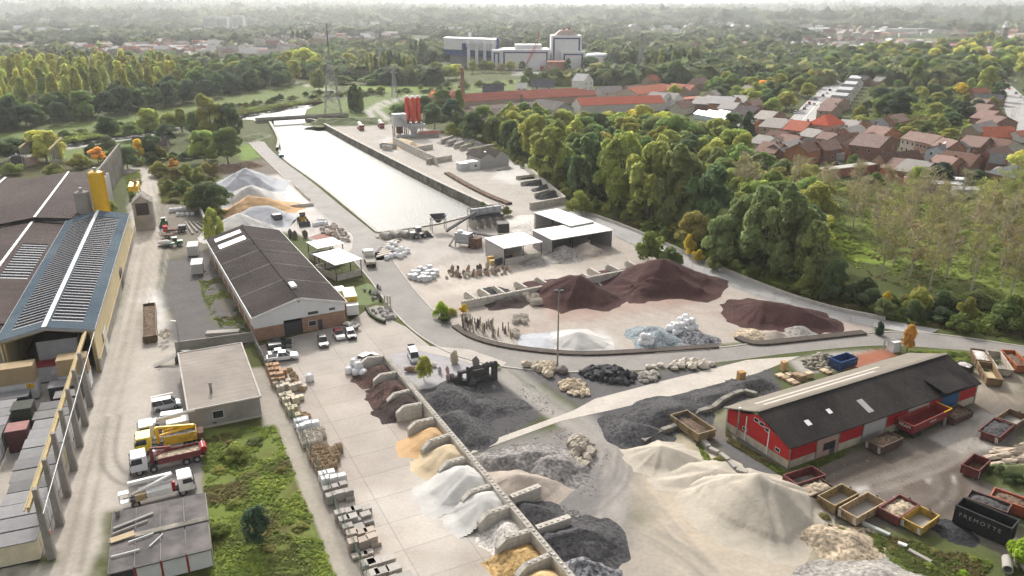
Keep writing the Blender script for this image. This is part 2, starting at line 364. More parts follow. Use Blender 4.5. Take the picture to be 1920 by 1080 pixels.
tracks([(1060,1060),(1150,1000),(1230,1010),(1320,1075)],(.27,.245,.21),4,22, op=.5); tracks([(1520,925),(1600,880),(1700,860),(1790,880),(1800,930),(1740,965),(1650,950)],(.105,.085,.07),5,22, op=.55); tracks([(1560,930),(1680,900),(1790,850),(1830,790)],(.26,.23,.20),4,18, op=.5); tracks([(1830,760),(1870,735),(1900,760),(1880,800)],(.16,.13,.105),3,14, op=.5)
tracks([(292,330),(290,400),(270,470),(255,560),(215,720),(170,880),(120,1080)],(.25,.22,.185),5,16, op=.4); tracks([(300,440),(280,540),(250,680),(210,820),(180,960)],(.42,.385,.34),4,14, op=.5); tracks([(310,890),(250,900),(210,860),(220,780)],(.20,.18,.16),2,8, op=.5)
tracks([(760,520),(900,470),(1000,440)],(.33,.295,.26),4,16, op=.5); tracks([(960,620),(1150,590),(1330,580),(1500,620)],(.34,.27,.23),4,14, op=.5); tracks([(800,540),(950,505),(1150,470)],(.35,.31,.27),4,14, op=.5); tracks([(700,262),(800,300),(940,350),(1020,390)],(.36,.33,.30),4,14, op=.5); tracks([(560,430),(620,440),(690,465)],(.36,.33,.30),3,8, op=.5)
for i in range(46):
    x, y = rp.uniform(730,1330), rp.uniform(445,645); r = rp.uniform(6,22); paint([(x-r,y),(x,y-r*.35),(x+r,y),(x,y+r*.35)], rp.choice([(.30,.265,.23),(.36,.31,.265),(.48,.435,.385)]),2,2,.55, layer='g')
for i in range(60):
    y = rp.uniform(690,1080); x = 560+(y-690)*.36+rp.uniform(0,240); r = rp.uniform(6,26); paint([(x-r,y),(x,y-r*.4),(x+r,y),(x,y+r*.4)], rp.choice([(.33,.285,.24),(.37,.32,.275),(.47,.425,.375),(.36,.30,.25)]),1.6,1.6,.5, layer='s')
for i in range(40):
    x, y = rp.uniform(900,1300), rp.uniform(860,1080); r = rp.uniform(8,26); paint([(x-r,y),(x,y-r*.4),(x+r,y),(x,y+r*.4)], rp.choice([(.14,.135,.13),(.27,.25,.235),(.33,.305,.27)]),1.2,2,.5, tex=1.2)
for i in range(34):
    x, y = rp.uniform(1400,1900), rp.uniform(830,1000); r = rp.uniform(8,24); paint([(x-r,y),(x,y-r*.4),(x+r,y),(x,y+r*.4)], rp.choice([(.11,.09,.075),(.16,.135,.11),(.28,.25,.215)]),1.2,2,.5, tex=1.2)
# materials of the ground
BASIN = [(706,436),(617,362),(583,336),(533,300),(522,282),(524,262),(508,232),(575,226),(598,231),(700,285),(919,392),(820,420)]
RIVER = [(508,232),(470,224),(452,224),(395,233),(330,246),(240,262),(130,280),(20,294),(20,276),(130,262),(240,247),(330,231),(450,211),(560,192),(612,190),(575,205),(570,219),(575,226)]
def terrain_mat():
    m = mat('ground', attr='col', var=.12, scale=.22, fine=.08, fscale=1.6, bump=.05, bscale=1.0, rough=.95, world=True, spec=.1)
    nt = m.node_tree; L = nt.links.new; b = nt.nodes['Principled BSDF']
    src = b.inputs['Base Color'].links[0].from_socket
    pos = _n(nt, 'ShaderNodeNewGeometry').outputs['Position']
    mp = _n(nt, 'ShaderNodeMapping'); mp.inputs['Scale'].default_value = (1/420,1/900,.0001); mp.inputs['Rotation'].default_value = (0,0,.5); L(pos, mp.inputs[0])
    v = _n(nt, 'ShaderNodeTexVoronoi'); v.inputs['Scale'].default_value = 1; L(mp.outputs[0], v.inputs['Vector'])
    cr = _n(nt, 'ShaderNodeValToRGB'); cr.color_ramp.interpolation = 'CONSTANT'
    for i, (p, c) in enumerate([(0,(.05,.07,.03)),(.3,(.09,.13,.045)),(.5,(.17,.17,.10)),(.62,(.06,.08,.035)),(.78,(.14,.18,.07)),(.9,(.24,.22,.16))]):
        e = cr.color_ramp.elements[i] if i < 2 else cr.color_ramp.elements.new(p); e.position = p; e.color = (*c, 1)
    L(v.outputs['Color'], cr.inputs[0])
    d = _n(nt, 'ShaderNodeVectorMath', operation='LENGTH'); L(pos, d.inputs[0])
    r = _n(nt, 'ShaderNodeMapRange'); r.inputs[1].default_value = 1300; r.inputs[2].default_value = 1900; L(d.outputs['Value'], r.inputs[0])
    x = _n(nt, 'ShaderNodeMix', data_type='RGBA'); L(r.outputs[0], x.inputs[0]); L(src, x.inputs[6]); L(cr.outputs[0], x.inputs[7]); L(x.outputs[2], b.inputs['Base Color'])
    M['ground'] = m
terrain_mat()
mk('slabs', attr='col', var=.16, scale=.16, fine=.07, fscale=2.5, rough=.85, world=True, bump=.02, bscale=5, brick=dict(w=7.6,h=5.6,m=.08,off=.0,alt=.90,dark=.70,rot=(0,0,R(-27))))
mk('road', attr='col', var=.16, scale=.18, fine=.08, fscale=1.6, rough=.85, world=True, bump=.02, bscale=5)
mk('kerb', col=(.45,.42,.38), var=.2, scale=.6, rough=.9)
mk('paint_line', col=(.75,.74,.70), var=.2, scale=2, rough=.7)
# water: dull green with fine ripples that break the sun's glare
def water_mat():
    m = mat('water', (.06,.065,.055), rough=.48, var=0, world=True, spec=.5); nt = m.node_tree; b = nt.nodes['Principled BSDF']; b.inputs['IOR'].default_value = 1.33
    pos = _n(nt, 'ShaderNodeNewGeometry').outputs['Position']
    t = _n(nt, 'ShaderNodeTexNoise'); t.inputs['Scale'].default_value = 1.1; t.inputs['Detail'].default_value = 5; nt.links.new(pos, t.inputs['Vector'])
    bp = _n(nt, 'ShaderNodeBump'); bp.inputs['Distance'].default_value = .22; bp.inputs['Strength'].default_value = 1
    nt.links.new(t.outputs['Fac'], bp.inputs['Height']); nt.links.new(bp.outputs[0], b.inputs['Normal']); M['water'] = m
water_mat()
# the one ground sheet
def hills(x, y):
    r = np.hypot(x, y); a = np.degrees(np.arctan2(x, y)); z = np.zeros_like(r)
    def bump(az, wd, rc, dr, h):
        return h*np.exp(-((a-az)/wd)**2 - ((r-rc)/dr)**2)
    z += np.clip((r-4500)/9000,0,1)*np.clip((-a-2)/20,0,1)*110*(.7+.5*fbm(x/2500, y/2500,3))   # rising country to the left
    z += bump(-31.5,1.3,9000,900,150) + bump(-26.6,.9,9000,700,120) + bump(-20.5,.9,9500,700,60) + bump(-9,4,11000,1500,70)
    z += np.clip((r-9000)/8000,0,1)*70*fbm(x/3000, y/3000,8)
    z += bump(27,5,12000,1500,75)
    return z
def build_ground():
    rows = [0.5,20,40,52]+[float(P(CX, y).length if False else math.hypot(*P(CX, y)[:2])) for y in np.arange(1120,88,-4)]
    r = rows[-1]
    while r < 30000: r *= 1.035; rows.append(r)
    rr = np.array(rows)
    th = np.concatenate([np.arange(-180,-48,6), np.arange(-46,46.01,.16), np.arange(48,180,6)]); nt_ = len(th)
    A, Rr = np.meshgrid(np.radians(th), rr); X, Y = (np.sin(A)*Rr).ravel(),(np.cos(A)*Rr).ravel()
    Z = hills(X, Y)*(np.hypot(X, Y) > 3500)
    V = np.stack([X, Y, Z],1); i = np.arange((len(rr)-1)*nt_); row, colm = i//nt_, i % nt_; nx = (colm+1) % nt_
    Fq = np.stack([row*nt_+colm, (row+1)*nt_+colm, (row+1)*nt_+nx, row*nt_+nx],1)[:, ::-1]
    g = np.array(GRASS); n = fbm(X/40, Y/40,2); base = g*(.7+.7*n[:,None]) + np.array([.04,.02,.0])*np.clip(fbm(X/90, Y/90,5)-.45,0,1)[:,None]
    col = colour_at(V[:,:2], base, 'g')
    o = npmesh('ground', V, Fq, 'ground', smooth=True, attrs={'col': ('POINT', col)}); struct(o)
    # cut the canal basin and the river out of the sheet
    bm = bmesh.new(); bm.from_mesh(o.data)
    for poly in (PX(BASIN), PX(RIVER)):
        lo, hi = poly.min(0)-6, poly.max(0)+6
        for k in range(len(poly)):
            a, b = poly[k], poly[(k+1) % len(poly)]; l2, h2 = np.minimum(a, b)-3, np.maximum(a, b)+3
            fs = [f for f in bm.faces if l2[0] < f.calc_center_median().x < h2[0] and l2[1] < f.calc_center_median().y < h2[1]]
            es = {e for f in fs for e in f.edges}; vs = {v for f in fs for v in f.verts}
            bmesh.ops.bisect_plane(bm, geom=list(vs)+list(es)+fs, plane_co=(a[0], a[1],0), plane_no=(-(b[1]-a[1]), b[0]-a[0],0))
        fs = [f for f in bm.faces if lo[0] < f.calc_center_median().x < hi[0] and lo[1] < f.calc_center_median().y < hi[1]]
        cc = np.array([f.calc_center_median()[:2] for f in fs]); ins = sdf(cc, poly) > 0
        bmesh.ops.delete(bm, geom=[f for f, q in zip(fs, ins) if q], context='FACES')
    bm.to_mesh(o.data); bm.free(); return o
def sheet(name, pts, z, m, base, sp=1.5, layer='s', world=False):
    poly = np.array(pts) if world else PX(pts); lo, hi = poly.min(0), poly.max(0)
    xs = np.arange(lo[0]-sp*.37, hi[0]+sp, sp); ys = np.arange(lo[1]-sp*.41, hi[1]+sp, sp); X, Y = np.meshgrid(xs, ys); nx = len(xs)
    V = np.stack([X.ravel(), Y.ravel(), np.full(X.size, z)],1); i, j = np.meshgrid(np.arange(nx-1), np.arange(len(ys)-1)); q = (j*nx+i).ravel()
    Fq = np.stack([q, q+1, q+1+nx, q+nx],1); cc = V[Fq].mean(1)[:, :2]; Fq = Fq[sdf(cc, poly) > -sp*1.2]
    used = np.unique(Fq); mp = np.full(len(V),-1); mp[used] = np.arange(len(used)); V = V[used]; Fq = mp[Fq]
    o = npmesh(name, V, Fq, m); bm = bmesh.new(); bm.from_mesh(o.data); n = len(poly)
    for k in range(n):
        a, b = poly[k], poly[(k+1) % n]; l2, h2 = np.minimum(a, b)-sp*2, np.maximum(a, b)+sp*2
        fs = [f for f in bm.faces if l2[0] < f.calc_center_median().x < h2[0] and l2[1] < f.calc_center_median().y < h2[1]]
        if not fs: continue
        es = {e for f in fs for e in f.edges}; vs = {v for f in fs for v in f.verts}
        bmesh.ops.bisect_plane(bm, geom=list(vs)+list(es)+fs, plane_co=(a[0], a[1],0), plane_no=(-(b[1]-a[1]), b[0]-a[0],0))
    fs = list(bm.faces); cc = np.array([f.calc_center_median()[:2] for f in fs]); ins = sdf(cc, poly) > 0
    bmesh.ops.delete(bm, geom=[f for f, q in zip(fs, ins) if not q], context='FACES'); bm.to_mesh(o.data); bm.free()
    me = o.data; xy = np.array([v.co[:2] for v in me.vertices]); c = colour_at(xy, base, layer)
    at = me.attributes.new('col', 'FLOAT_COLOR', 'POINT'); at.data.foreach_set('color', np.concatenate([c, np.ones((len(c),1))],1).astype(np.float32).ravel())
    return struct(o)
build_ground()
def edge_strip(name, line, wd, z0, h, m):      # kerb or low edging that follows a line
    ln = np.array(line); t = np.gradient(ln, axis=0); t /= np.linalg.norm(t, axis=1)[:,None]; nn = np.stack([-t[:,1], t[:,0]],1)
    L_, R_ = ln+nn*wd/2, ln-nn*wd/2; n = len(ln); V = np.concatenate([np.c_[R_, np.full(n,z0)], np.c_[L_, np.full(n,z0)], np.c_[L_, np.full(n,z0+h)], np.c_[R_, np.full(n,z0+h)]])
    i = np.arange(n-1); Fq = np.concatenate([np.stack([i+a*n, i+1+a*n, i+1+b*n, i+b*n],1) for a, b in ((0,3),(3,2),(2,1))])
    return npmesh(name, V, Fq, m)
# main works road, haul road, quay road, slab yard, concrete strip
RL = smooth_line(PX([(655,480),(690,520),(735,580),(785,628),(860,668),(960,690),(1080,698),(1230,692),(1360,678),(1500,660),(1650,648),(1780,655),(1920,668),(2060,690)]))
RR = smooth_line(PX([(728,470),(745,500),(790,558),(835,600),(890,628),(970,648),(1080,659),(1200,662),(1320,655),(1450,640),(1590,628),(1690,622),(1800,632),(1920,650),(2060,668)]))
sheet('road', np.concatenate([RL, RR[::-1]]),.02, 'road', (.235,.22,.203),2, 's', True)
HAULL = smooth_line(PX([(1062,400),(1160,446),(1290,505),(1420,556),(1540,592),(1640,613),(1740,628)])); HAULR = smooth_line(PX([(1075,392),(1180,430),(1310,487),(1450,545),(1560,580),(1660,600),(1760,618)]))
sheet('haul_road', np.concatenate([HAULL, HAULR[::-1]]),.026, 'road', (.35,.34,.33),2, 's', True)
QL = smooth_line(PX([(462,262),(478,280),(527,328),(588,387),(617,412),(660,440),(655,480)])); QR = smooth_line(PX([(496,266),(507,280),(533,303),(583,340),(640,387),(703,438),(728,470)]))
sheet('quay_road', np.concatenate([QL, QR[::-1]]),.016, 'road', (.275,.26,.242),2.5, 's', True)
sheet('slab_yard', [(481,650),(560,628),(648,608),(690,580),(760,612),(810,652),(715,668),(730,690),(850,815),(930,905),(1010,1010),(1090,1120),(700,1120),(620,930),(520,720)],.012, 'slabs', CONC, 1.3)
sheet('concrete_strip', [(895,835),(1075,770),(1115,748),(1240,715),(1400,675),(1500,668),(1420,700),(1290,735),(1150,768),(1050,790),(880,852)],.02, 'road', (.46,.42,.37),1.2)
sheet('forecourt', [(735,660),(790,648),(880,655),(950,680),(930,696),(850,672),(770,655)],.024, 'road', (.41,.375,.335),1.2)
struct(edge_strip('kerb', RR, .3,.0,.13, 'kerb')); struct(edge_strip('kerb', RL[:38],.3,.0,.13, 'kerb')); struct(edge_strip('kerb', QL[:30],.3,0,.13, 'kerb'))
# water
def flat(name, pts, z, m):
    mb = MB(); mb.poly([(p[0], p[1], z) for p in pts]); return struct(mb.build(name, m))
flat('canal_water', [P(*q) for q in [(690,470),(400,240),(440,212),(560,186),(640,186),(620,222),(960,395),(880,430)]],-1.8, 'water')
flat('river_water', [P(*q) for q in [(470,240),(200,275),(-20,306),(-20,268),(130,255),(300,232),(435,212)]],-1.8, 'water')
# shared materials
mk('leaf_dummy', col=(.1,.1,.1))
def leaf_mat():
    m = bpy.data.materials.new('leaf'); m.use_nodes = True; nt = m.node_tree; L = nt.links.new; b = nt.nodes['Principled BSDF']
    b.inputs['Roughness'].default_value = .7; b.inputs['Specular IOR Level'].default_value = .15
    oi = _n(nt, 'ShaderNodeObjectInfo'); at = _n(nt, 'ShaderNodeAttribute', attribute_name='leafv')
    x = _n(nt, 'ShaderNodeMix', data_type='RGBA', blend_type='MULTIPLY'); x.inputs[0].default_value = 1; L(oi.outputs['Color'], x.inputs[6]); L(at.outputs['Color'], x.inputs[7])
    L(x.outputs[2], b.inputs['Base Color']); tr = _n(nt, 'ShaderNodeBsdfTranslucent'); L(x.outputs[2], tr.inputs[0])
    mx = _n(nt, 'ShaderNodeMixShader'); mx.inputs[0].default_value = .52; L(b.outputs[0], mx.inputs[1]); L(tr.outputs[0], mx.inputs[2]); L(mx.outputs[0], nt.nodes['Material Output'].inputs[0])
    M['leaf'] = m
leaf_mat()
mk('bark', col=(.14,.11,.085), var=.3, scale=3); mk('pale_bark', col=(.48,.42,.33), var=.3, scale=2)
mk('paint', objcol=True, var=.06, scale=1.5, rough=.35, spec=.5)
mk('rust_paint', objcol=True, var=.2, scale=1.2, rough=.7, col2=(.10,.06,.042), s2=.8, lo=.50, hi=.72)
mk('dull', objcol=True, var=.14, scale=.9, rough=.85, fine=.06, fscale=5)
mk('glass', col=(.03,.035,.04), var=0, rough=.12, spec=.6)
mk('tyre', col=(.03,.03,.03), var=.2, scale=4, rough=.9)
mk('steel', col=(.32,.33,.34), var=.15, scale=2, rough=.55, metal=.3)
mk('dark_steel', col=(.07,.07,.075), var=.2, scale=2, rough=.6)
mk('rust', col=(.16,.09,.06), var=.3, scale=2, col2=(.09,.055,.045), s2=1.3)
mk('white_metal', col=(.68,.68,.66), var=.07, scale=.8, rough=.55)
mk('white_roof', col=(.78,.77,.75), var=.05, scale=.3, rough=.5, wave=(.5,'X',.04))
mk('block', col=(.56,.52,.46), var=.2, scale=.9, rough=.92, bump=.03, bscale=3, brick=dict(w=1.6,h=.8,m=.035,alt=.88,dark=.5,rot=(R(90),0,0)), col2=(.43,.40,.35), s2=.5)
mk('precast', col=(.36,.34,.31), var=.18, scale=.5, rough=.9, col2=(.24,.225,.205), s2=.25)
mk('old_concrete', col=(.27,.25,.22), var=.25, scale=.6, rough=.95, col2=(.13,.12,.10), s2=.45, bump=.04, bscale=2)
mk('brickwork', col=(.36,.22,.155), var=.2, scale=.8, rough=.9, brick=dict(w=.5,h=.18,m=.02,alt=.75,dark=.9,rot=(R(90),0,0)))
mk('brick_obj', objcol=True, var=.16, scale=.9, rough=.9, fine=.08, fscale=4)
mk('tile', spec=.05, objcol=True, var=.15, scale=.6, rough=.8, fine=.10, fscale=5, wave=(.45,'X',.12))
mk('fibre_roof', spec=.03, col=(.046,.038,.037), var=.14, scale=.35, rough=.85, wave=(.9,'X',.10), fine=.08, fscale=2.2, col2=(.062,.052,.049), s2=.1)
mk('cladding_white', col=(.70,.70,.70), var=.04, scale=.5, rough=.5, wave=(.6,'X',.05))
mk('wood', col=(.33,.24,.15), var=.25, scale=3); mk('pale_stone', col=(.52,.475,.41), var=.2, scale=1.5)
mk('stone_obj', objcol=True, var=.25, scale=1.2, rough=.92, fine=.12, fscale=6, bump=.05, bscale=4)
mk('bag', col=(.74,.74,.75), var=.10, scale=1.5, rough=.6, bump=.05, bscale=3)
mk('bagstone', objcol=True, var=.12, scale=1.5, rough=.8)
mk('chassis', col=(.05,.05,.055), var=.2, scale=2)
mk('lamp_glass', col=(.8,.8,.78), var=0, rough=.2); mk('red_lens', col=(.4,.02,.02), var=0, rough=.3)
mk('rubber_roof', spec=.05, col=(.33,.295,.26), var=.14, scale=.5, rough=.9, wave=(1.4,'Y',.10), col2=(.26,.23,.205), s2=.12)
def gmat(key, col, col2=None, fine=.3, fs=5., bump=.05, **k): mk(key, col=col, col2=col2, fine=fine, fscale=fs, bump=bump, bscale=fs, rough=.95, spec=.1, world=True, **k)
gmat('lava_red', (.085,.045,.042),(.06,.033,.032),.22,3.5,.06, s2=.12); gmat('lava_brown', (.105,.06,.05),(.055,.04,.038),.5,2.6,.12, s2=.5)
gmat('bark_dark', (.06,.045,.042), None, .3,3,.1); gmat('sand_orange', (.56,.37,.20),(.50,.34,.19),.05,3,.02, s2=.2); gmat('sand_beige', (.55,.45,.30),(.50,.41,.28),.05,3,.02, s2=.2)
gmat('sand_pale', (.455,.41,.34),(.405,.365,.305),.06,2.2,.05, s2=.12); gmat('powder', (.53,.515,.49),(.47,.46,.44),.05,3,.02, s2=.25); gmat('powder_blue', (.46,.47,.50),(.41,.42,.445),.05,3,.02, s2=.1)
gmat('ochre_sand', (.58,.42,.22), None, .06,3,.02); gmat('gravel_white', (.56,.53,.49), None, .5,3,.1); gmat('gravel_ochre', (.46,.31,.14),(.36,.24,.11),.55,2.4,.12, s2=1.2)
gmat('gravel_dark', (.082,.080,.082),(.052,.051,.054),.5,2.2,.12, s2=.3); gmat('gravel_grey', (.24,.225,.215),(.16,.15,.145),.55,2.0,.12, s2=.35); gmat('gravel_blue', (.25,.285,.30),(.19,.22,.24),.5,2.5,.1, s2=.6)
gmat('chips_tan', (.45,.37,.27),(.30,.245,.18),.6,2.0,.15, s2=.8); gmat('earth_fill', (.17,.12,.085),(.10,.075,.055),.5,2.4,.12, s2=.9); gmat('gravel_pale', (.31,.29,.265),(.24,.225,.21),.5,2.2,.1, s2=.5)
gmat('sand_grey', (.36,.31,.265),(.31,.265,.225),.12,3,.04, s2=.2); gmat('gravel_coarse', (.22,.22,.235),(.06,.06,.065),.6,2.0,.2, s2=1.6)
gmat('gravel_black', (.04,.04,.043), None, .5,3,.12)
# trees
def leaf_cloud(lobes, n, size, seed, val=.35, squash=1., jit=.55):
    r = np.random.default_rng(seed); Vs, vals = [],[]
    for (c, rad) in lobes:
        k = max(6, int(n*(np.mean(rad))**2)); d = r.normal(size=(k,3)); d /= np.linalg.norm(d, axis=1)[:,None]
        d[:,2] = np.where(d[:,2] < -.35,-d[:,2], d[:,2])
        p = np.array(c) + d*np.array(rad)*r.uniform(.72,1.06,(k,1)); nn = d + r.normal(size=(k,3))*jit; nn /= np.linalg.norm(nn, axis=1)[:,None]
        t = np.cross(nn, r.normal(size=(k,3))); t /= np.linalg.norm(t, axis=1)[:,None]; b = np.cross(nn, t)
        s = size*r.uniform(.6,1.35,(k,1)); q = np.stack([p-t*s-b*s*.55, p+t*s*.7-b*s*.8, p+t*s+b*s*.5, p-t*s*.6+b*s*.9],1)*1.
        Vs.append(q.reshape(-1,3)); lv = 1+r.uniform(-val, val); hue = r.uniform(-.05,.05)
        v = lv*r.uniform(.78,1.22,(k,1)); vals.append(np.concatenate([v*(1+hue), v, v*(1-hue)],1))
    V = np.concatenate(Vs); return V, np.arange(len(V)).reshape(-1,4), np.concatenate(vals)
def trunk_mb(h, r, limbs, seed, top=.75):
    q = random.Random(seed); mb = MB(); p = Vector((0,0,0)); pts = [p]
    for i in range(1,5): pts.append(Vector((q.uniform(-.3,.3)*i*.5, q.uniform(-.3,.3)*i*.5, h*top*i/4)))
    for i in range(4): mb.tube(pts[i], pts[i+1], r*(1-.2*i), r*(1-.2*(i+1)),7)
    for i in range(limbs):
        a = q.uniform(0,2*PI); k = q.choice((1,2,2,3)); b = pts[k]; l = h*q.uniform(.18,.32)
        mb.tube(b, b+Vector((math.cos(a)*l*.7, math.sin(a)*l*.7, l)), r*.4, r*.12,5)
    return mb
def lobes_for(kind, h, wd, seed):
    q = random.Random(seed); L_ = []; r0 = wd/2
    if kind == 'broad':
        for i in range(26):
            a = q.uniform(0,2*PI); zz = q.uniform(.26,.92); f = math.sqrt(max(.05,1-((zz-.52)/.5)**2)); d = r0*f*q.uniform(.35,.85)
            s = r0*q.uniform(.26,.44); L_.append(((math.cos(a)*d, math.sin(a)*d, h*zz),(s, s, s*q.uniform(.75,1.0))))
        L_.append(((0,0,h*.88),(r0*.4,)*3))
    elif kind == 'willow':
        for i in range(34):
            a = q.uniform(0,2*PI); zz = q.uniform(.12,.93); f = math.sqrt(max(.12,1-((zz-.45)/.56)**2)); d = r0*f*q.uniform(.5,.9)
            s = r0*q.uniform(.2,.34); L_.append(((math.cos(a)*d, math.sin(a)*d, h*zz),(s, s, s*q.uniform(1.1,1.7))))
        L_.append(((0,0,h*.9),(r0*.35,)*3))
    elif kind == 'poplar':
        for i in range(22):
            a = q.uniform(0,2*PI); zz = q.uniform(.3,.95); f = 1.05-.75*abs(zz-.5)/.5; d = r0*f*q.uniform(.2,.6); s = r0*q.uniform(.3,.45)
            L_.append(((math.cos(a)*d, math.sin(a)*d, h*zz),(s, s, s*1.7)))
    elif kind == 'column':
        for i in range(16):
            a = q.uniform(0,2*PI); zz = .08+.86*i/15; f = 1-.55*max(0,(zz-.5)/.5)**2; d = r0*.35*f; s = r0*.62*f
            L_.append(((math.cos(a)*d, math.sin(a)*d, h*zz),(s, s, s*2.0)))
    elif kind == 'bush':
        for i in range(14):
            a = q.uniform(0,2*PI); d = r0*q.uniform(.1,.75); s = r0*q.uniform(.28,.45); L_.append(((math.cos(a)*d, math.sin(a)*d, h*q.uniform(.2,.62)),(s, s, min(s, h*.38))))
        L_.append(((0,0,h*.6),(r0*.45, r0*.45, h*.35)))
    return L_
PROTO = {}
def proto_tree(kind, var):
    """unit tree meshes: 10 m high, 8 m wide (scaled per tree)"""
    key = (kind, var)
    if key in PROTO: return PROTO[key]
    sd = var*31 + len(kind)*7; random.seed(sd)
    if kind == 'bare':
        q = random.Random(sd); mb = MB(); mb.tube((0,0,0),(.1,.05,4.5),.14,.09,6); mb.tube((.1,.05,4.5),(0,.1,9.3),.09,.02,5); tips = []
        for i in range(34):
            z = q.uniform(2.6,9); a = q.uniform(0,2*PI); l = q.uniform(.9,2.6)*(1.15-z/14); b = Vector((.05,.05,z)); e = b+Vector((math.cos(a)*l*.75, math.sin(a)*l*.75, l*.85))
            mb.tube(b, e, .05,.02,3, cap=False)
            for j in range(4):
                t = q.uniform(.3,1); s = b.lerp(e, t); a2 = a+q.uniform(-1.2,1.2); l2 = l*.5; e2 = s+Vector((math.cos(a2)*l2*.7, math.sin(a2)*l2*.7, l2*.8)); mb.tube(s, e2,.026,.012,3, cap=False); tips += [e2, s.lerp(e2,.5)]
        tr = mb.build('trunk', 'pale_bark'); lob = [((t.x, t.y, t.z),(.5,.5,.5)) for t in tips]
        V, Fq, v = leaf_cloud(lob, 10,.07, sd, .4)
    else:
        h, wd = 10., {'broad':9., 'willow':8.5, 'poplar':5.2, 'column':2.9, 'bush':11.}[kind]
        lob = lobes_for(kind, h, wd, sd); tr = trunk_mb(h, {'bush':.12,'column':.14}.get(kind,.24),0 if kind in ('bush','column') else 7, sd, .5 if kind == 'bush' else .8).build('trunk', 'bark')
        n, s = {'broad':(62,.30), 'willow':(95,.27), 'poplar':(110,.26), 'column':(190,.20), 'bush':(42,.36)}[kind]
        V, Fq, v = leaf_cloud(lob, n, s, sd, .30)
    crown = npmesh('crown', V, Fq, 'leaf', attrs={'leafv': ('FACE', v)})
    res = (tr.data, crown.data); bpy.data.objects.remove(tr); bpy.data.objects.remove(crown); PROTO[key] = res
    return res
def ztop(py, pt): return CH - P(CX, py).y*math.tan(pitch + math.atan((pt-CY)/F))
def pxscale(py): return F*(sp+(py-CY)/F*cp)/CH
COLS = {'olive green': (.225,.235,.065), 'dark green': (.080,.115,.052), 'mid green': (.125,.170,.055), 'light green': (.215,.255,.070), 'yellow green': (.34,.345,.10),
        'golden yellow': (.50,.38,.06), 'orange brown': (.48,.28,.07), 'tan brown': (.235,.20,.115), 'grey green': (.165,.195,.078), 'bronze': (.225,.21,.075), 'bright green': (.27,.37,.045), 'deep green': (.058,.088,.052), 'orange red': (.62,.22,.08)}
TREES = []
KW = {'broad': ('leafy_tree','broad tree'), 'willow': ('willow_tree','billowing tree'), 'poplar': ('poplar_tree','upright poplar'), 'column': ('lombardy_poplar','narrow columnar poplar'), 'bush': ('shrub','rounded shrub'), 'bare': ('bare_tree','thin pale trunked tree')}
UNITW = {'broad':9., 'willow':8.5, 'poplar':5.2, 'column':2.9, 'bush':11., 'bare':4.6}
def tree_at(x, y, h, wd, kind, colour, where, label=None):
    nm, shape = KW[kind]; var = len(TREES) % (4 if kind in ('broad','willow') else 3); tm, cm = proto_tree(kind, var)
    jm = {'bush': 1.35, 'bare': 1.3}.get(kind, 1.85); o = thing(nm, label or '', 'shrub' if kind == 'bush' else 'tree', (x, y, -.05), random.uniform(0,6.28), where)
    k = wd/UNITW[kind]; o.scale = (k, k, h/10)
    hq = random.uniform(-.07,.07); jc = [COLS[colour][0]*(1+hq), COLS[colour][1], COLS[colour][2]*(1-hq)]; m = random.uniform(.84,1.14)*jm
    for n_, me in (('trunk', tm),('crown', cm)):
        c = bpy.data.objects.new(n_, me); C.objects.link(c); c.parent = o; c.color = (jc[0]*m, jc[1]*m, jc[2]*m, 1)
    TREES.append((o, colour, shape, where, bool(label))); return o
def T(px, py, wpx, hpx, kind, colour, where, label=None):
    s = pxscale(py); p = P(px, py); return tree_at(p.x, p.y, ztop(py, py-hpx), wpx/s, kind, colour, where, label)
def in_poly(x, y, poly): return sdf(np.array([[x, y]]), poly)[0] > 0
def fill(px, spacing, n, choose, where, seed, avoid=()):
    q = random.Random(seed); poly = PX(px); lo, hi = poly.min(0), poly.max(0); pts = []; tries = 0; av = [PX(a) for a in avoid]
    while len(pts) < n and tries < n*60:
        tries += 1; x, y = q.uniform(lo[0], hi[0]), q.uniform(lo[1], hi[1]); sp_ = spacing*(1+math.hypot(x, y)/2500)
        if any((x-a)**2+(y-b)**2 < sp_**2 for a, b in pts) or not in_poly(x, y, poly): continue
        if any(in_poly(x, y, a) for a in av): continue
        pts.append((x, y))
    for x, y in pts:
        kind, colour, h, wd = choose(q, x, y); tree_at(x, y, h, wd, kind, colour, where)
    return pts
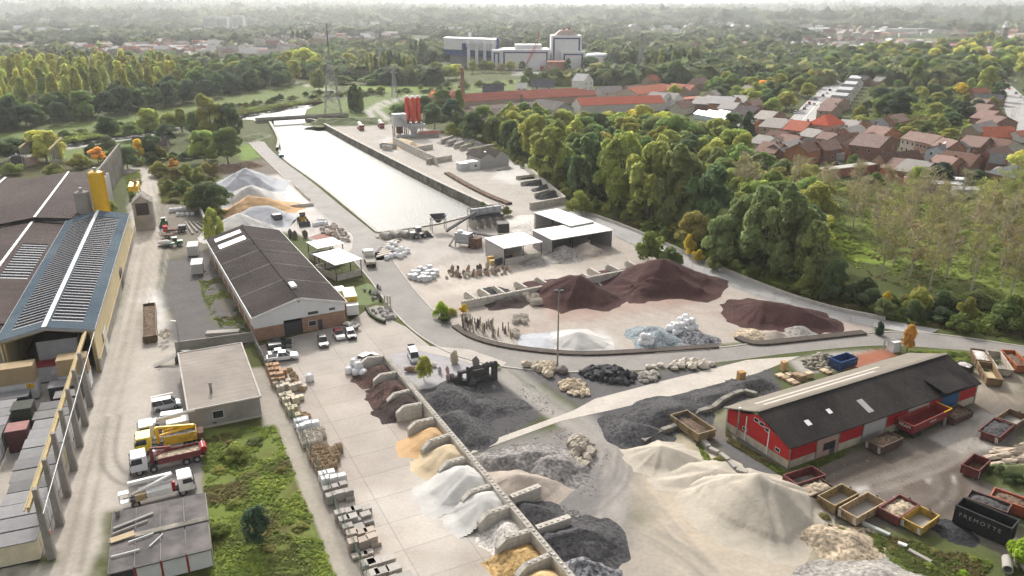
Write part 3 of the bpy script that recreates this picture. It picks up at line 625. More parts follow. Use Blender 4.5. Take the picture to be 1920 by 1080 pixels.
# heaps of loose material
def pile(label, c, peaks, m, rot=0, ang=.68, rough=.5, seed=0, clip=None, group=None, name='material_pile', z=0.0, step=None, cat='pile', facets=True):
    """peaks: (dx, dy, height) in metres from pixel c, or a ridge (dx, dy, h, dx2, dy2, h2)"""
    o = P(*c) if not isinstance(c, Vector) else c; cr, sr = math.cos(rot), math.sin(rot); mh = max(max(p[2], p[5] if len(p) > 5 else 0) for p in peaks); ext = max(math.hypot(p[0], p[1]) for p in peaks); ext = max(ext, max((math.hypot(p[3], p[4]) if len(p) > 5 else 0) for p in peaks)) + mh/ang + 1.5
    st = step or max(.22, ext/42); g = np.arange(-ext, ext+st, st); X, Y = np.meshgrid(g, g); Z = np.full(X.shape, -9.)
    wx, wy = X + (fbm(X*.22+seed*9, Y*.22,1,2)-.37)*rough*3.4, Y + (fbm(X*.22, Y*.22+seed*5,4,2)-.37)*rough*3.4; th_ = np.arctan2(Y, X); flute = 1 + (np.abs(vnoise(th_*2.3+seed*3, X*0,5)-.5)-.25)*.34
    for p in peaks:
        if len(p) > 5:
            ex, ey = p[3]-p[0], p[4]-p[1]; t = np.clip(((wx-p[0])*ex+(wy-p[1])*ey)/(ex*ex+ey*ey),0,1); d = np.hypot(wx-p[0]-t*ex, wy-p[1]-t*ey); hh = p[2]+(p[5]-p[2])*t
        else: d = np.hypot(wx-p[0], wy-p[1]); hh = p[2]
        if facets:
            fr = np.random.default_rng(seed*7+len(p)); fa = np.sort(fr.uniform(0,2*PI, 6)); cxp, cyp = (p[0]+t*ex, p[1]+t*ey) if len(p) > 5 else (p[0], p[1]); dp = np.max([np.cos(a_)*(wx-cxp)+np.sin(a_)*(wy-cyp) for a_ in fa], axis=0); d = .45*d + .55*np.maximum(dp, d*.55)
        k = hh*.05; d = d*flute; zz = hh + k - ang*np.sqrt(d*d+(k/ang)**2)
        foot = .22*hh; zz = zz + (fbm(X*.28+seed*2.1, Y*.28,11,3)-.45)*rough*np.minimum(hh, 3)*.7; zz = np.where(zz < foot, foot*np.exp(np.clip(zz/foot-1,-4,0))-foot*.12, zz)
        Z = np.maximum(Z, zz)
    Z += (fbm(X*.8+seed*3, Y*.8,7,4)-.45)*rough*.38*np.clip(Z/1.2,0,1)
    V = np.stack([X.ravel(), Y.ravel(), np.maximum(Z, -.06).ravel()],1); n = len(g); i, j = np.meshgrid(np.arange(n-1), np.arange(n-1)); q = (j*n+i).ravel(); Fq = np.stack([q, q+1, q+1+n, q+n],1)
    keep = V[Fq][:,:,2].max(1) > 0
    W = np.stack([o.x + V[:,0]*cr - V[:,1]*sr, o.y + V[:,0]*sr + V[:,1]*cr],1)
    if clip is not None: keep &= sdf(W[Fq].mean(1), np.array(clip)) > 0
    Fq = Fq[keep]; used = np.unique(Fq); mp = np.full(len(V),-1); mp[used] = np.arange(len(used))
    ob = npmesh(name, V[used], mp[Fq], m, smooth=True); ob.location = (o.x, o.y, z); ob.rotation_euler = (0,0,rot)
    return tag(ob, label, cat, group)
def rubble(label, px, n, size, m, hgt=1.0, seed=0, name='stone_heap', color=None, flat=(1,1,.75)):
    poly = PX(px); cen = poly.mean(0); q = random.Random(seed); mb = MB(); lo, hi = poly.min(0), poly.max(0); k = 0
    while k < n:
        x, y = q.uniform(lo[0], hi[0]), q.uniform(lo[1], hi[1]); d = sdf(np.array([[x, y]]), poly)[0]
        if d < 0: continue
        s = size*q.uniform(.55,1.5); z = min(d*.55, hgt)*q.uniform(.3,1)+s*.25; mb.rock((x-cen[0], y-cen[1], z),(s*flat[0]*q.uniform(.7,1.3), s*flat[1]*q.uniform(.7,1.3), s*flat[2]*q.uniform(.7,1.2)), q.uniform(0,99),1 if size > .5 else 0,.5); k += 1
    o = mb.build(name, m, color=color); o.location = (cen[0], cen[1],0); tag(o, label, 'stone heap', None, 'stuff'); return o
# block walls
def block_wall(label, a, b, h, t=.8, group='concrete block bay walls', slope=None, m='block', world=False, name='block_wall', caps=True):
    A, B = (a, b) if world else (P(*a), P(*b)); d = B-A; L_ = d.length; mb = MB()
    if slope: mb.ext([(0,0),(L_,0),(L_,h*slope),(L_-1.2,h),(0,h)],-t/2, t/2)
    else: mb.box(0,-t/2,0,L_,t/2,h)
    o = mb.build(name, m); o.location = A; o.rotation_euler = (0,0,math.atan2(d.y, d.x)); tag(o, label, 'wall', group)
    if caps:
        k = MB(); x = .5
        while x < L_-(1.4 if slope else .4): k.box(x-.16,-.15,h+.002,x+.16,.15,h+.09); x += .8
        k.build('lifting_studs', m, o)
    return o
# bags, pallets, bins, cabins
def bag_mesh():
    prof = [(.40,0),(.50,.08),(.54,.4),(.52,.75),(.42,.93),(.16,.98)]; mb = MB(); n = 12; vs = []
    for r_, z in prof:
        for i in range(n):
            t = 2*PI*i/n; k = 1/max(abs(math.cos(t)), abs(math.sin(t))); k = 1+(k-1)*.75; vs.append((r_*k*math.cos(t), r_*k*math.sin(t), z))
    fs = [(j*n+i, j*n+(i+1)%n, (j+1)*n+(i+1)%n, (j+1)*n+i) for j in range(5) for i in range(n)]+[tuple(range(n-1,-1,-1)), tuple(range(5*n,6*n))]
    mb.add(vs, fs); return mb
BAG = None
def big_bag(x, y, z, label, group, rz=0, s=1., tint=None):
    global BAG
    if BAG is None:
        BAG = bag_mesh().build('bulk_bag', 'bag', smooth=True); mb = MB()
        for a, b in ((-.4,-.4),(.4,-.4),(.4,.4),(-.4,.4)): mb.bar((a,b,.9),(a*.75,b*.75,1.22),.07,.03); mb.bar((a*.75,b*.75,1.22),(a*.35,b*.8,.96),.07,.03)
        mb.build('loops', 'bag', BAG); r = BAG
    else: r = dup(BAG, (0,0,0))
    r.location = (x, y, z); r.rotation_euler = (0,0,rz); r.scale = (s,)*3; tag(r, label, 'bulk bag', group); return r
_pal = {}
def pallet_stack(px, py, label, mtl='bagstone', color=(.4,.36,.3), lx=1.2, ly=1.0, h=1.1, rz=0, group='pallets of stone along the yard fence', style='block', pos=None, z=0):
    p = pos or P(px, py); o = thing('loaded_pallet', label, 'pallet', (p.x, p.y, z), rz, group)
    if 'pal' not in _pal:
        mb = MB()
        for i in range(5): mb.box(-.6,-.5+i*.22,.10,.6,-.5+i*.22+.13,.13)
        for i in (-.55,-.06,.43): mb.box(i,-.5,0,i+.12,.51,.098)
        q = mb.build('pallet', 'wood', o); _pal['pal'] = q.data
    else:
        q = bpy.data.objects.new('pallet', _pal['pal']); C.objects.link(q); q.parent = o; CHILD.setdefault(o.name, []).append(q)
    q.scale = (lx/1.2, ly/1.0,1); mb = MB(); rr = random.Random(int(px*13+py*7))
    if style == 'block':
        n = max(1, int(h/.28)); hh = (h-.02)/n
        for k in range(n):
            for i in range(2):
                for j in range(2):
                    w_ = rr.uniform(.9,1.); mb.cbox((i-.5)*lx/2*.97,(j-.5)*ly/2*.97,.132+k*hh, lx/2*.95*w_, ly/2*.95*w_, hh*.96, rr.uniform(-.03,.03))
    elif style == 'slab':
        n = max(2, int(h/.1)); hh = h/n
        for k in range(n): mb.cbox(rr.uniform(-.03,.03), rr.uniform(-.03,.03),.132+k*hh, lx*rr.uniform(.9,1), ly*rr.uniform(.9,1), hh*.85, rr.uniform(-.04,.04))
    elif style == 'crate':
        for z_ in np.arange(.14, h, .22):
            mb.box(-lx/2,-ly/2,z_,lx/2,-ly/2+.05,z_+.13); mb.box(-lx/2,ly/2-.05,z_,lx/2,ly/2,z_+.13); mb.box(-lx/2,-ly/2+.052,z_,-lx/2+.05,ly/2-.052,z_+.13); mb.box(lx/2-.05,-ly/2+.052,z_,lx/2,ly/2-.052,z_+.13)
        for i in range(22): mb.rock((rr.uniform(-.4,.4)*lx, rr.uniform(-.4,.4)*ly, rr.uniform(.25, h)), rr.uniform(.12,.22), i, 0,.4)
    elif style == 'wrap': mb.cbox(0,0,.132,lx*.97,ly*.97,h,0,None,.97)
    mb.build('stone_load', mtl, o, color=color); return o
def skip_bin(label, a, b, wd, h, color, fill=None, stripes=False, group='open waste skips parked around the barn yard', m='rust_paint', fillh=.75, flare=1.0, z=0, ribs=True, inner=None, lettering=None):
    """open-topped steel bin; a and b are pixels of the near long bottom edge"""
    if isinstance(b, float):   # near left corner, far left corner pixels and a width in b
        A = P(*a[0]); D = P(*a[1])-A; rz = math.atan2(D.y, D.x)-PI/2; L_ = b; wd = D.length
    else: A, rz, L_ = frame(a, b)
    o = thing('waste_skip', label, 'skip', A+Vector((0,0,z)), rz, group); mb = MB(); t = .07; b0 = .28
    for x0, y0, x1, y1 in ((0,0,L_,t),(0,wd-t,L_,wd),(0,t+.002,t,wd-t-.002),(L_-t,t+.002,L_,wd-t-.002)): mb.box(x0,y0,b0,x1,y1,h)
    mb.box(t+.002,t+.002,b0,L_-t-.002,wd-t-.002,b0+.06)
    rm = MB()
    for x0, y0, x1, y1 in ((-.05,-.05,L_+.05,t+.02),(-.05,wd-t-.02,L_+.05,wd+.05),(-.05,t+.022,t+.02,wd-t-.022),(L_-t-.02,t+.022,L_+.05,wd-t-.022)): rm.box(x0,y0,h+.002,x1,y1,h+.11)
    rm.build('rim', m, o, color=[min(1,c*1.25+.02) for c in color])
    if ribs:
        rb = mb; n = max(3, int(L_/1.0))
        for i in range(n+1):
            x = i*(L_-.1)/n; rb.box(x,-.062,b0,x+.1,-.002,h-.01); rb.box(x,wd+.002,b0,x+.1,wd+.062,h-.01)
        for i in range(1,4): y = i*wd/4; rb.box(-.062,y-.04,b0,-.002,y+.04,h-.01); rb.box(L_+.002,y-.04,b0,L_+.062,y+.04,h-.01)
    body = mb.build('body', m, o, color=color)
    sk = MB(); sk.box(.2,wd*.25,.0,L_-.2,wd*.25+.14,b0-.002); sk.box(.2,wd*.72,.0,L_-.2,wd*.72+.14,b0-.002)
    for x in (.4, L_-.4): sk.tube((x,wd*.1,.16),(x,wd*.23,.16),.16,n=10); sk.tube((x,wd*.80,.16),(x,wd*.92,.16),.16,n=10)
    sk.build('skid_rails', 'chassis', o); hk = MB(); hk.bar((L_+.09,wd*.35,h*.4),(L_+.09,wd*.5,h+.3),.09); hk.bar((L_+.09,wd*.65,h*.4),(L_+.09,wd*.5,h+.3),.09); hk.build('lifting_hook', 'chassis', o)
    if stripes:
        st = MB()
        for xx in (-.07, L_+.07):
            for sgn in (.0, wd-.45):
                for k in range(3): st.add([(xx,sgn+.02+k*.15,b0+.05),(xx,sgn+.1+k*.15,b0+.05),(xx,sgn+.22+k*.15,h-.1),(xx,sgn+.14+k*.15,h-.1)],[(0,1,2,3)])
        st.build('warning_stripes', 'white_metal', o)
    if inner: q = MB(); q.box(t+.02,t+.02,b0+.064,L_-t-.02,wd-t-.02,b0+.075); q.build('bin_floor', inner, o)
    if fill:
        n = 12; xs = np.linspace(t+.01, L_-t-.01, n*2); ys = np.linspace(t+.01, wd-t-.01, n); X, Y = np.meshgrid(xs, ys)
        Z = h*fillh + .35*np.sin(np.pi*X/L_)*np.sin(np.pi*Y/wd) + (fbm(X*2, Y*2+L_, 3)-.45)*.5; V = np.stack([X.ravel(), Y.ravel(), Z.ravel()],1)
        i, j = np.meshgrid(np.arange(2*n-1), np.arange(n-1)); q = (j*2*n+i).ravel(); npmesh('contents', V, np.stack([q,q+1,q+1+2*n,q+2*n],1), fill, True, parent=o)
    if lettering: text_part(lettering[0], o, (L_*.47,-.075, h*.66), lettering[1], lettering[2], sp_=1.45)
    return o
def text_part(s, parent, loc, size, mtl, rot=(PI/2,0,0), name='lettering', sp_=1.1):
    cu = bpy.data.curves.new(name, 'FONT'); cu.body = s; cu.size = size; cu.align_x = 'CENTER'; cu.align_y = 'CENTER'; cu.extrude = .008; cu.materials.append(M[mtl]); cu.space_character = sp_
    t_ = bpy.data.objects.new('tmp_text', cu); C.objects.link(t_); bpy.context.view_layer.update()
    me = bpy.data.meshes.new_from_object(t_.evaluated_get(bpy.context.evaluated_depsgraph_get())); bpy.data.objects.remove(t_); bpy.data.curves.remove(cu)
    o = bpy.data.objects.new(name, me); C.objects.link(o); o.location = loc; o.rotation_euler = rot; o.parent = parent; CHILD.setdefault(parent.name, []).append(o); return o
def cabin(label, pos, rz, L_, wd, h, wall, roof=(.11,.11,.12), group='site cabins stored in rows beside the factory', z=0, base=True, cat='cabin', name='site_cabin'):
    o = thing(name, label, cat, (pos[0], pos[1], z), rz, group); mb = MB(); mb.box(0,0,.25 if base else 0,L_,wd,h); mb.build('wall', 'dull', o, color=wall)
    rf = MB(); rf.box(-.08,-.08,h+.002,L_+.08,wd+.08,h+.14); rf.build('roof', 'dull', o, color=roof)
    if base: bs = MB(); bs.box(.05,.05,0,L_-.05,wd-.05,.248); bs.build('plinth', 'chassis', o)
    return o
# vehicles
def wheels(o, spots, r, wd, hub=True):
    for x, y in spots:
        mb = MB(); mb.tube((x,y-wd/2,r),(x,y+wd/2,r),r,n=14); w_ = mb.build('wheel', 'tyre', o)
        if hub: hb = MB(); s = 1 if y > 0 else -1; hb.tube((x,y+s*(wd/2+.002),r),(x,y+s*(wd/2+.02),r),r*.55,n=10); hb.build('rim', 'steel', w_)
def car(px, py, hx, hy, color, label, style='hatch', roofc=None, L_=4.3, group='cars parked in the yard', boot=False, fine=True):
    p = P(px, py); q = P(px+hx, py+hy); rz = math.atan2(q.y-p.y, q.x-p.x); o = thing('parked_car', label, 'car', (p.x, p.y, .02), rz, group); k = L_/4.3; W_ = .86
    body = [(-2.12,.28),(-2.16,.72),(-2.05,.96),(.95,.98),(1.95,.80),(2.14,.58),(2.1,.28)]
    if style == 'pickup': body = [(-2.4,.4),(-2.42,1.0),(1.1,1.08),(2.2,.98),(2.4,.75),(2.35,.4)]
    mb = MB(); mb.ext([(x*k,z) for x,z in body],-W_, W_); mb.build('body', 'paint', o, color=color)
    cb = {'hatch': (-2.0,1.05,-1.72,.15,.96,1.46), 'suv': (-2.05,1.0,-1.85,.2,.97,1.62), 'van': (-2.08,1.45,-2.0,.75,.95,1.78), 'sedan': (-1.55,1.0,-.95,.15,.96,1.42), 'pickup': (-.75,1.15,-.6,.45,1.07,1.72)}[style]
    x0, x1, t0, t1, z0, z1 = cb; vs = [(x0*k,-.8,z0),(x1*k,-.8,z0),(x1*k,.8,z0),(x0*k,.8,z0),(t0*k,-.62,z1),(t1*k,-.62,z1),(t1*k,.62,z1),(t0*k,.62,z1)]
    mb = MB(); mb.add(vs, [(0,3,2,1),(0,1,5,4),(1,2,6,5),(2,3,7,6),(3,0,4,7)]); mb.build('windows', 'glass', o)
    mb = MB(); mb.prism([(t0*k-.03,-.63),(t1*k+.03,-.63),(t1*k+.03,.63),(t0*k-.03,.63)], z1-.01, z1+.04)
    for a, b in ((0,4),(1,5),(2,6),(3,7)): mb.bar(vs[a], vs[b],.07)
    for y in (-1,1): mb.bar(((x0+x1)/2*k,.81*y,z0),((t0+t1)/2*k,.63*y,z1),.09,.05)
    mb.build('roof', 'paint', o, color=roofc or color)
    if style == 'pickup': mb = MB(); mb.box(-2.3*k,-.72,1.05,-.85*k,.72,1.062); mb.build('load_bed', 'chassis', o)
    if boot: mb = MB(); mb.prism([(-2.1,-.65),(-2.0,-.65),(-2.0,.65),(-2.1,.65)],1.5,1.53); mb.add([(-1.75,-.62,1.5),(-1.75,.62,1.5),(-2.6,.6,1.95),(-2.6,-.6,1.95)],[(0,1,2,3)]); mb.build('open_tailgate', 'glass', o)
    wheels(o, [(x*k,y) for x in (-1.32,1.32) for y in (-.80,.80)],.32,.2, fine)
    if fine:
        for y in (-.6,.6):
            mb = MB(); mb.box(2.02*k,y-.17,.62,2.15*k,y+.17,.74); mb.build('headlight', 'lamp_glass', o); mb = MB(); mb.box(-2.18*k,y-.15,.74,-2.10*k,y+.15,.9); mb.build('tail_light', 'red_lens', o)
    return o
def truck_cab(o, x, color, wd=2.4, h=2.9, L_=2.1, z=.75):
    mb = MB(); mb.ext([(x,z),(x+L_,z),(x+L_+.08,z+1.0),(x+L_-.25,h),(x,h)],-wd/2, wd/2); c = mb.build('cab', 'paint', o, color=color)
    g = MB(); g.add([(x+L_+.085,-wd/2+.1,z+1.05),(x+L_+.085,wd/2-.1,z+1.05),(x+L_-.19,wd/2-.15,h-.22),(x+L_-.19,-wd/2+.15,h-.22)],[(0,1,2,3)])
    for s in (-1,1): y = s*(wd/2+.006); g.add([(x+.55,y,z+1.05),(x+L_-.08,y,z+1.05),(x+L_-.32,y,h-.25),(x+.55,y,h-.25)],[(0,1,2,3)])
    g.build('windscreen', 'glass', c); b = MB(); b.box(x+L_+.0,-wd/2,.45,x+L_+.16,wd/2,.748); b.build('bumper', 'chassis', c)
    for s in (-1,1): m_ = MB(); m_.box(x+L_-.1,s*(wd/2+.08)-.06,h-1.2,x+L_+.02,s*(wd/2+.08)+.06,h-.5); m_.build('mirror', 'chassis', c)
    return c
def chassis(o, x0, x1, axles, r=.5, wd=2.3):
    mb = MB(); mb.box(x0,-.45,.62,x1,-.3,.9); mb.box(x0,.3,.62,x1,.45,.9); mb.box(x0,-.298,.66,x1,.298,.78)
    for a in axles: mb.tube((a,-wd/2+.2,r),(a,wd/2-.2,r),.1,n=6)
    mb.build('chassis', 'chassis', o); wheels(o, [(a, s*(wd/2-.17)) for a in axles for s in (-1,1)], r, .34)
def truck(label, px, py, hx, hy, name='parked_truck', cat='truck', group=None):
    p = P(px, py); q = P(px+hx, py+hy); return thing(name, label, cat, (p.x, p.y, .02), math.atan2(q.y-p.y, q.x-p.x), group)
# buildings
def gable(o, L_, W_, he, hr, wallm, roofm, ridge='x', ov=.4, wc=None, rc=None, thick=.18, x0=0, y0=0, wallname='wall', roofname='roof'):
    """walls and pitched roof in local axes: x along the front, y to the back"""
    mb = MB()
    if ridge == 'x': mb.extx([(y0,0),(y0+W_,0),(y0+W_,he),(y0+W_/2,hr),(y0,he)], x0, x0+L_)
    else: mb.ext([(x0,0),(x0+L_,0),(x0+L_,he),(x0+L_/2,hr),(x0,he)], y0, y0+W_)
    wl = mb.build(wallname, wallm, o, color=wc); rf = MB(); half = (W_ if ridge == 'x' else L_)/2; sl_ = (hr-he)/half; e = he-sl_*ov; t = thick
    for s in (-1,1):
        if ridge == 'x':
            c = y0+W_/2; prof = [(c+s*(half+ov),e+.02),(c,hr+.02),(c,hr+t),(c+s*(half+ov),e+t)]
            rf.extx(prof if s < 0 else prof[::-1], x0-ov, x0+L_+ov)
        else:
            c = x0+L_/2; prof = [(c+s*(half+ov),e+.02),(c,hr+.02),(c,hr+t),(c+s*(half+ov),e+t)]
            rf.ext(prof[::-1] if s < 0 else prof, y0-ov, y0+W_+ov)
    return wl, rf.build(roofname, roofm, o, color=rc)
def win(o, x0, x1, z0, z1, y=-.004, face='front', m='glass', frame_=True, name='window', fm='white_metal'):
    """window proud of a wall; face front/back uses x, side faces use y as the wall position along x"""
    f = MB(); g = MB(); e = .06
    def bx(mb, a0, a1, b0, b1, d0, d1):
        if face == 'front': mb.box(a0, y-d1, b0, a1, y-d0, b1)
        elif face == 'right': mb.box(y+d0, a0, b0, y+d1, a1, b1)
        elif face == 'left': mb.box(y-d1, a0, b0, y-d0, a1, b1)
        else: mb.box(a0, y+d0, b0, a1, y+d1, b1)
    bx(g, x0, x1, z0, z1,0,.02)
    if frame_:
        bx(f, x0-e, x0-.001, z0-e, z1+e, 0,.05); bx(f, x1+.001, x1+e, z0-e, z1+e, 0,.05); bx(f, x0, x1, z1+.001, z1+e, 0,.05); bx(f, x0, x1, z0-e, z0-.001,0,.05)
        q = g.build(name, m, o); f.build('frame', fm, q); return q
    return g.build(name, m, o)
def house(label, a, b, W_, he, hr, roofc, wallc=(.26,.16,.125), ridge='x', wins=3, chim=1, sky=0, group='brick houses of the village on the right', storeys=2, hip=False, name='brick_house', cat='house', side=True):
    A, rz, L_ = frame(a, b); o = thing(name, label, cat, A, rz, group)
    if hip:
        mb = MB(); mb.box(0,0,0,L_,W_,he); mb.build('wall', 'brick_obj', o, color=wallc); r = MB(); k = min(L_,W_)*.42; v = .45
        r.add([(-v,-v,he+.01),(L_+v,-v,he+.01),(L_+v,W_+v,he+.01),(-v,W_+v,he+.01),(k,W_/2,hr),(L_-k,W_/2,hr)],[(0,1,5,4),(2,3,4,5),(1,2,5),(3,0,4),(3,2,1,0)]); rf = r.build('roof', 'tile', o, color=roofc)
    else: wl, rf = gable(o, L_, W_, he, hr, 'brick_obj', 'tile', ridge, .3, wallc, roofc)
    sh = he/storeys
    for s in range(storeys):
        for i in range(wins):
            x = (i+.5)*L_/wins; win(o, x-.5, x+.5, s*sh+.9, s*sh+2.2 if sh > 2.4 else s*sh+1.8)
    if wins and side:
        for y in (W_*.3, W_*.7): win(o, y-.45, y+.45,(storeys-1)*sh+.9,(storeys-1)*sh+2.1, L_+.004, 'right'); win(o, y-.45, y+.45,(storeys-1)*sh+.9,(storeys-1)*sh+2.1,-.004, 'left')
    for i in range(chim):
        c = MB(); x = L_*.12 if i == 0 else L_*.88; y = W_/2; (x, y) = (x, y) if ridge == 'x' or hip else (L_/2, W_*(.15 if i == 0 else .85))
        c.box(x-.35,y-.35,hr-.6,x+.35,y+.35,hr+.9); c.box(x-.42,y-.42,hr+.902,x+.42,y+.42,hr+1.0); c.build('chimney', 'brick_obj', rf, color=(.20,.11,.08))
    for i in range(sky):
        if ridge == 'x': x = L_*(i+1)/(sky+1); y = W_*.25; z = he+(hr-he)*.5; k = (hr-he)/(W_/2); s = MB(); s.add([(x-.35,y-.5,z-.5*k+.24),(x+.35,y-.5,z-.5*k+.24),(x+.35,y+.5,z+.5*k+.24),(x-.35,y+.5,z+.5*k+.24)],[(0,1,2,3)]); s.build('skylight', 'lamp_glass', rf)
    return o
# ================================================================ the factory on the left
FA = R(111.3); FO = Vector((-72.0,122.5,0)); fx = Vector((math.cos(FA), math.sin(FA),0)); fy = Vector((-math.sin(FA), math.cos(FA),0))
def LW(x, y, z=0): return FO + fx*x + fy*y + Vector((0,0,z))
mk('cream_clad', col=(.72,.60,.35), var=.06, scale=.4, rough=.6, wave=(1.1,'X',.10)); mk('slate_blue', col=(.065,.092,.12), var=.12, scale=.2, rough=.9, spec=.03, wave=(1.0,'X',.06), col2=(.09,.12,.145), s2=.06)
mk('panel', col=(.02,.022,.028), var=.2, scale=1.2, rough=.9, spec=.02); mk('alu', col=(.32,.325,.335), var=.1, scale=1, rough=.7)
mk('brown_roof', spec=.03, col=(.066,.050,.048), var=.12, scale=.12, rough=.8, wave=(3.6,'X',.14), fine=.07, fscale=1.5, col2=(.085,.065,.06), s2=.05)
mk('ply', col=(.36,.27,.155), var=.14, scale=.8, rough=.8); mk('yellow_paint', col=(.74,.44,.012), var=.08, scale=.8, rough=.45); mk('ochre_rail', col=(.42,.33,.17), var=.1, scale=1); mk('post_grey', col=(.27,.25,.225), var=.18, scale=1.2, rough=.9)
# blue roofed production hall with an open gable end
hall = thing('factory_hall', 'long blue roofed production hall with rows of solar panels and cream cladding', 'building', FO, FA)
HL_, HW, HE, HR = 84.5,14.0,8.2,9.6; k = (HR-HE)/(HW/2)
m1 = MB(); m1.box(0,0,2.6,HL_,.2,HE); m1.box(HL_-.2,.202,0,HL_,HW-.202,HE); m1.box(0,HW-.2,0,HL_,HW,HE); m1.build('wall', 'cream_clad', hall)
m1 = MB(); m1.box(0,-.12,0,HL_,.2,2.598); m1.build('base_wall', 'precast', hall)
m1 = MB(); m1.box(0,-.32,2.45,HL_+10,-.125,2.62); m1.build('rail', 'ochre_rail', hall)
r_ = MB(); o_ = .35
r_.extx([(-o_,HE-k*o_+.02),(HW/2,HR+.02),(HW/2,HR+.25),(-o_,HE-k*o_+.25)],-.6, HL_+.4); r_.extx([(HW+o_,HE-k*o_+.25),(HW/2,HR+.25),(HW/2,HR+.02),(HW+o_,HE-k*o_+.02)],-.6, HL_+.4); rf = r_.build('roof', 'slate_blue', hall)
q = MB(); q.box(-.62,HW/2-.35,HR+.252,HL_+.42,HW/2+.35,HR+.40); q.build('ridge_cap', 'white_metal', rf)
q = MB()
for s in (0,1):
    y = -o_-.08 if s == 0 else HW+o_; q.box(-.6,y,HE-.1,HL_+.4,y+.08,HE+.2)
q.add([(-.64,-o_,HE-.35),(-.64,HW/2,HR-.3),(-.64,HW/2,HR+.2),(-.64,-o_,HE+.2),(-.64,HW+o_,HE-.35),(-.64,HW+o_,HE+.2)],[(0,3,2,1),(1,2,5,4)]); q.build('fascia', 'alu', rf)
for sd in (0,1):
    p_ = MB(); fr_ = MB(); n = 47
    for i in range(n):
        x = 3.0 + i*(HL_-9)/n; ya, yb = (1.7, HW/2-.7) if sd == 0 else (HW/2+.7, HW-1.7)
        za = HE+k*ya+.30 if sd == 0 else HR-k*(ya-HW/2)+.30; zb = HE+k*yb+.30 if sd == 0 else HR-k*(yb-HW/2)+.30
        p_.add([(x,ya,za),(x,yb,zb),(x+.95,yb,zb+.14),(x+.95,ya,za+.14)],[(0,3,2,1)])
        fr_.add([(x-.40,ya-.05,za-.0),(x-.40,yb+.05,zb-.0),(x+.02,yb+.05,zb+.06),(x+.02,ya-.05,za+.06)],[(0,3,2,1)]); fr_.add([(x+.95,ya,za+.145),(x+.95,yb,zb+.145),(x+1.15,yb,zb+.02),(x+1.15,ya,za+.02)],[(0,3,2,1)])
    a_ = p_.build('solar_array', 'panel', hall); fr_.build('panel_frame', 'alu', a_)
for x in (.3,12,24):
    q = MB()
    for y in (.5, HW-.5): q.box(x,y-.2,0,x+.4,y+.2,HE-.2)
    q.bar((x+.2,.5,HE-.5),(x+.2,HW/2,HR-.5),.3,.5); q.bar((x+.2,HW-.5,HE-.5),(x+.2,HW/2,HR-.5),.3,.5)
    q.build('portal_frame', 'ochre_rail', hall)
for x in (8,46): d_ = MB(); d_.box(x,-.22,0,x+4,-.125,4.2); d_.build('door', 'dark_steel' if x > 20 else 'white_metal', hall)
# brown roofed halls behind it
b1 = thing('brown_hall', 'huge low brown roofed hall with white ridge strips behind the solar panel hall', 'building', LW(0,0), FA)
def low_gable(o, x0, x1, y0, yr, y1, he, hr, nm='roof'):
    m = MB(); m.box(x0,y0+.3,0,x1,y1-.3,he-.1); m.build('wall', 'precast', o); r = MB()
    r.extx([(y0,he),(yr,hr),(yr,hr+.2),(y0,he+.2)], x0, x1); r.extx([(y1,he+.2),(yr,hr+.2),(yr,hr),(y1,he)], x0, x1); a = r.build(nm, 'brown_roof', o)
    c = MB(); c.box(x0,yr-.3,hr+.202,x1,yr+.3,hr+.32); c.build('ridge_strip', 'white_metal', a); return a
a1 = low_gable(b1,83,146,10.0,21.4,32.8,8.2,9.6)
low_gable(b1,10,82.9,14.6,22,32.8,7.4,8.6); low_gable(b1,20,149,33.2,40,47,7.6,8.6); low_gable(b1,20,152,47.4,55,66,7.6,8.8)
for (x0, x1, ya, yb) in ((36,64,15.6,20.6),(26,58,26,30.5),(60,72,28,31.5)):
    p_ = MB(); fr_ = MB(); n = int((x1-x0)/1.9)
    for i in range(n):
        x = x0+i*1.9; za = (7.4+1.2*(ya-14.6)/7.4 if ya < 22 else 8.6-1.2*(ya-22)/10.8)+.25; zb = (7.4+1.2*(yb-14.6)/7.4 if yb < 22 else 8.6-1.2*(yb-22)/10.8)+.25
        p_.add([(x,ya,za),(x,yb,zb),(x+1.0,yb,zb+.14),(x+1.0,ya,za+.14)],[(0,3,2,1)]); fr_.add([(x-.55,ya,za-.02),(x-.55,yb,zb-.02),(x+.02,yb,zb+.06),(x+.02,ya,za+.06)],[(0,3,2,1)]); fr_.add([(x+1.0,ya,za+.145),(x+1.0,yb,zb+.145),(x+1.2,yb,zb+.02),(x+1.2,ya,za+.02)],[(0,3,2,1)])
    a_ = p_.build('solar_array', 'panel', b1); fr_.build('panel_frame', 'alu', a_)
q = MB()
for i in range(9): q.box(100+i*5,9.2,0,100.5+i*5,9.98,9.6)
q.build('buttress', 'white_metal', b1)
# unfinished hall frames beyond the brown roof
for (px, py, n, lab) in ((100,322,7, 'row of bare concrete posts carrying a long yellow beam behind the brown roof'),(45,318,6, 'shorter row of bare posts with a pale beam behind the brown roof corner')):
    p = P(px, py, 0); o = thing('post_frame', lab, 'frame', p*1.0, FA); bm_ = MB()
    for i in range(n): m = MB(); m.box(i*4,-.2,0,i*4+.35,.2,8.5); m.build('post', 'post_grey', o)
    bm_.box(-2,-.5,8.5,n*4+2,-.1,9.1); bm_.build('beam', 'ochre_rail', o)
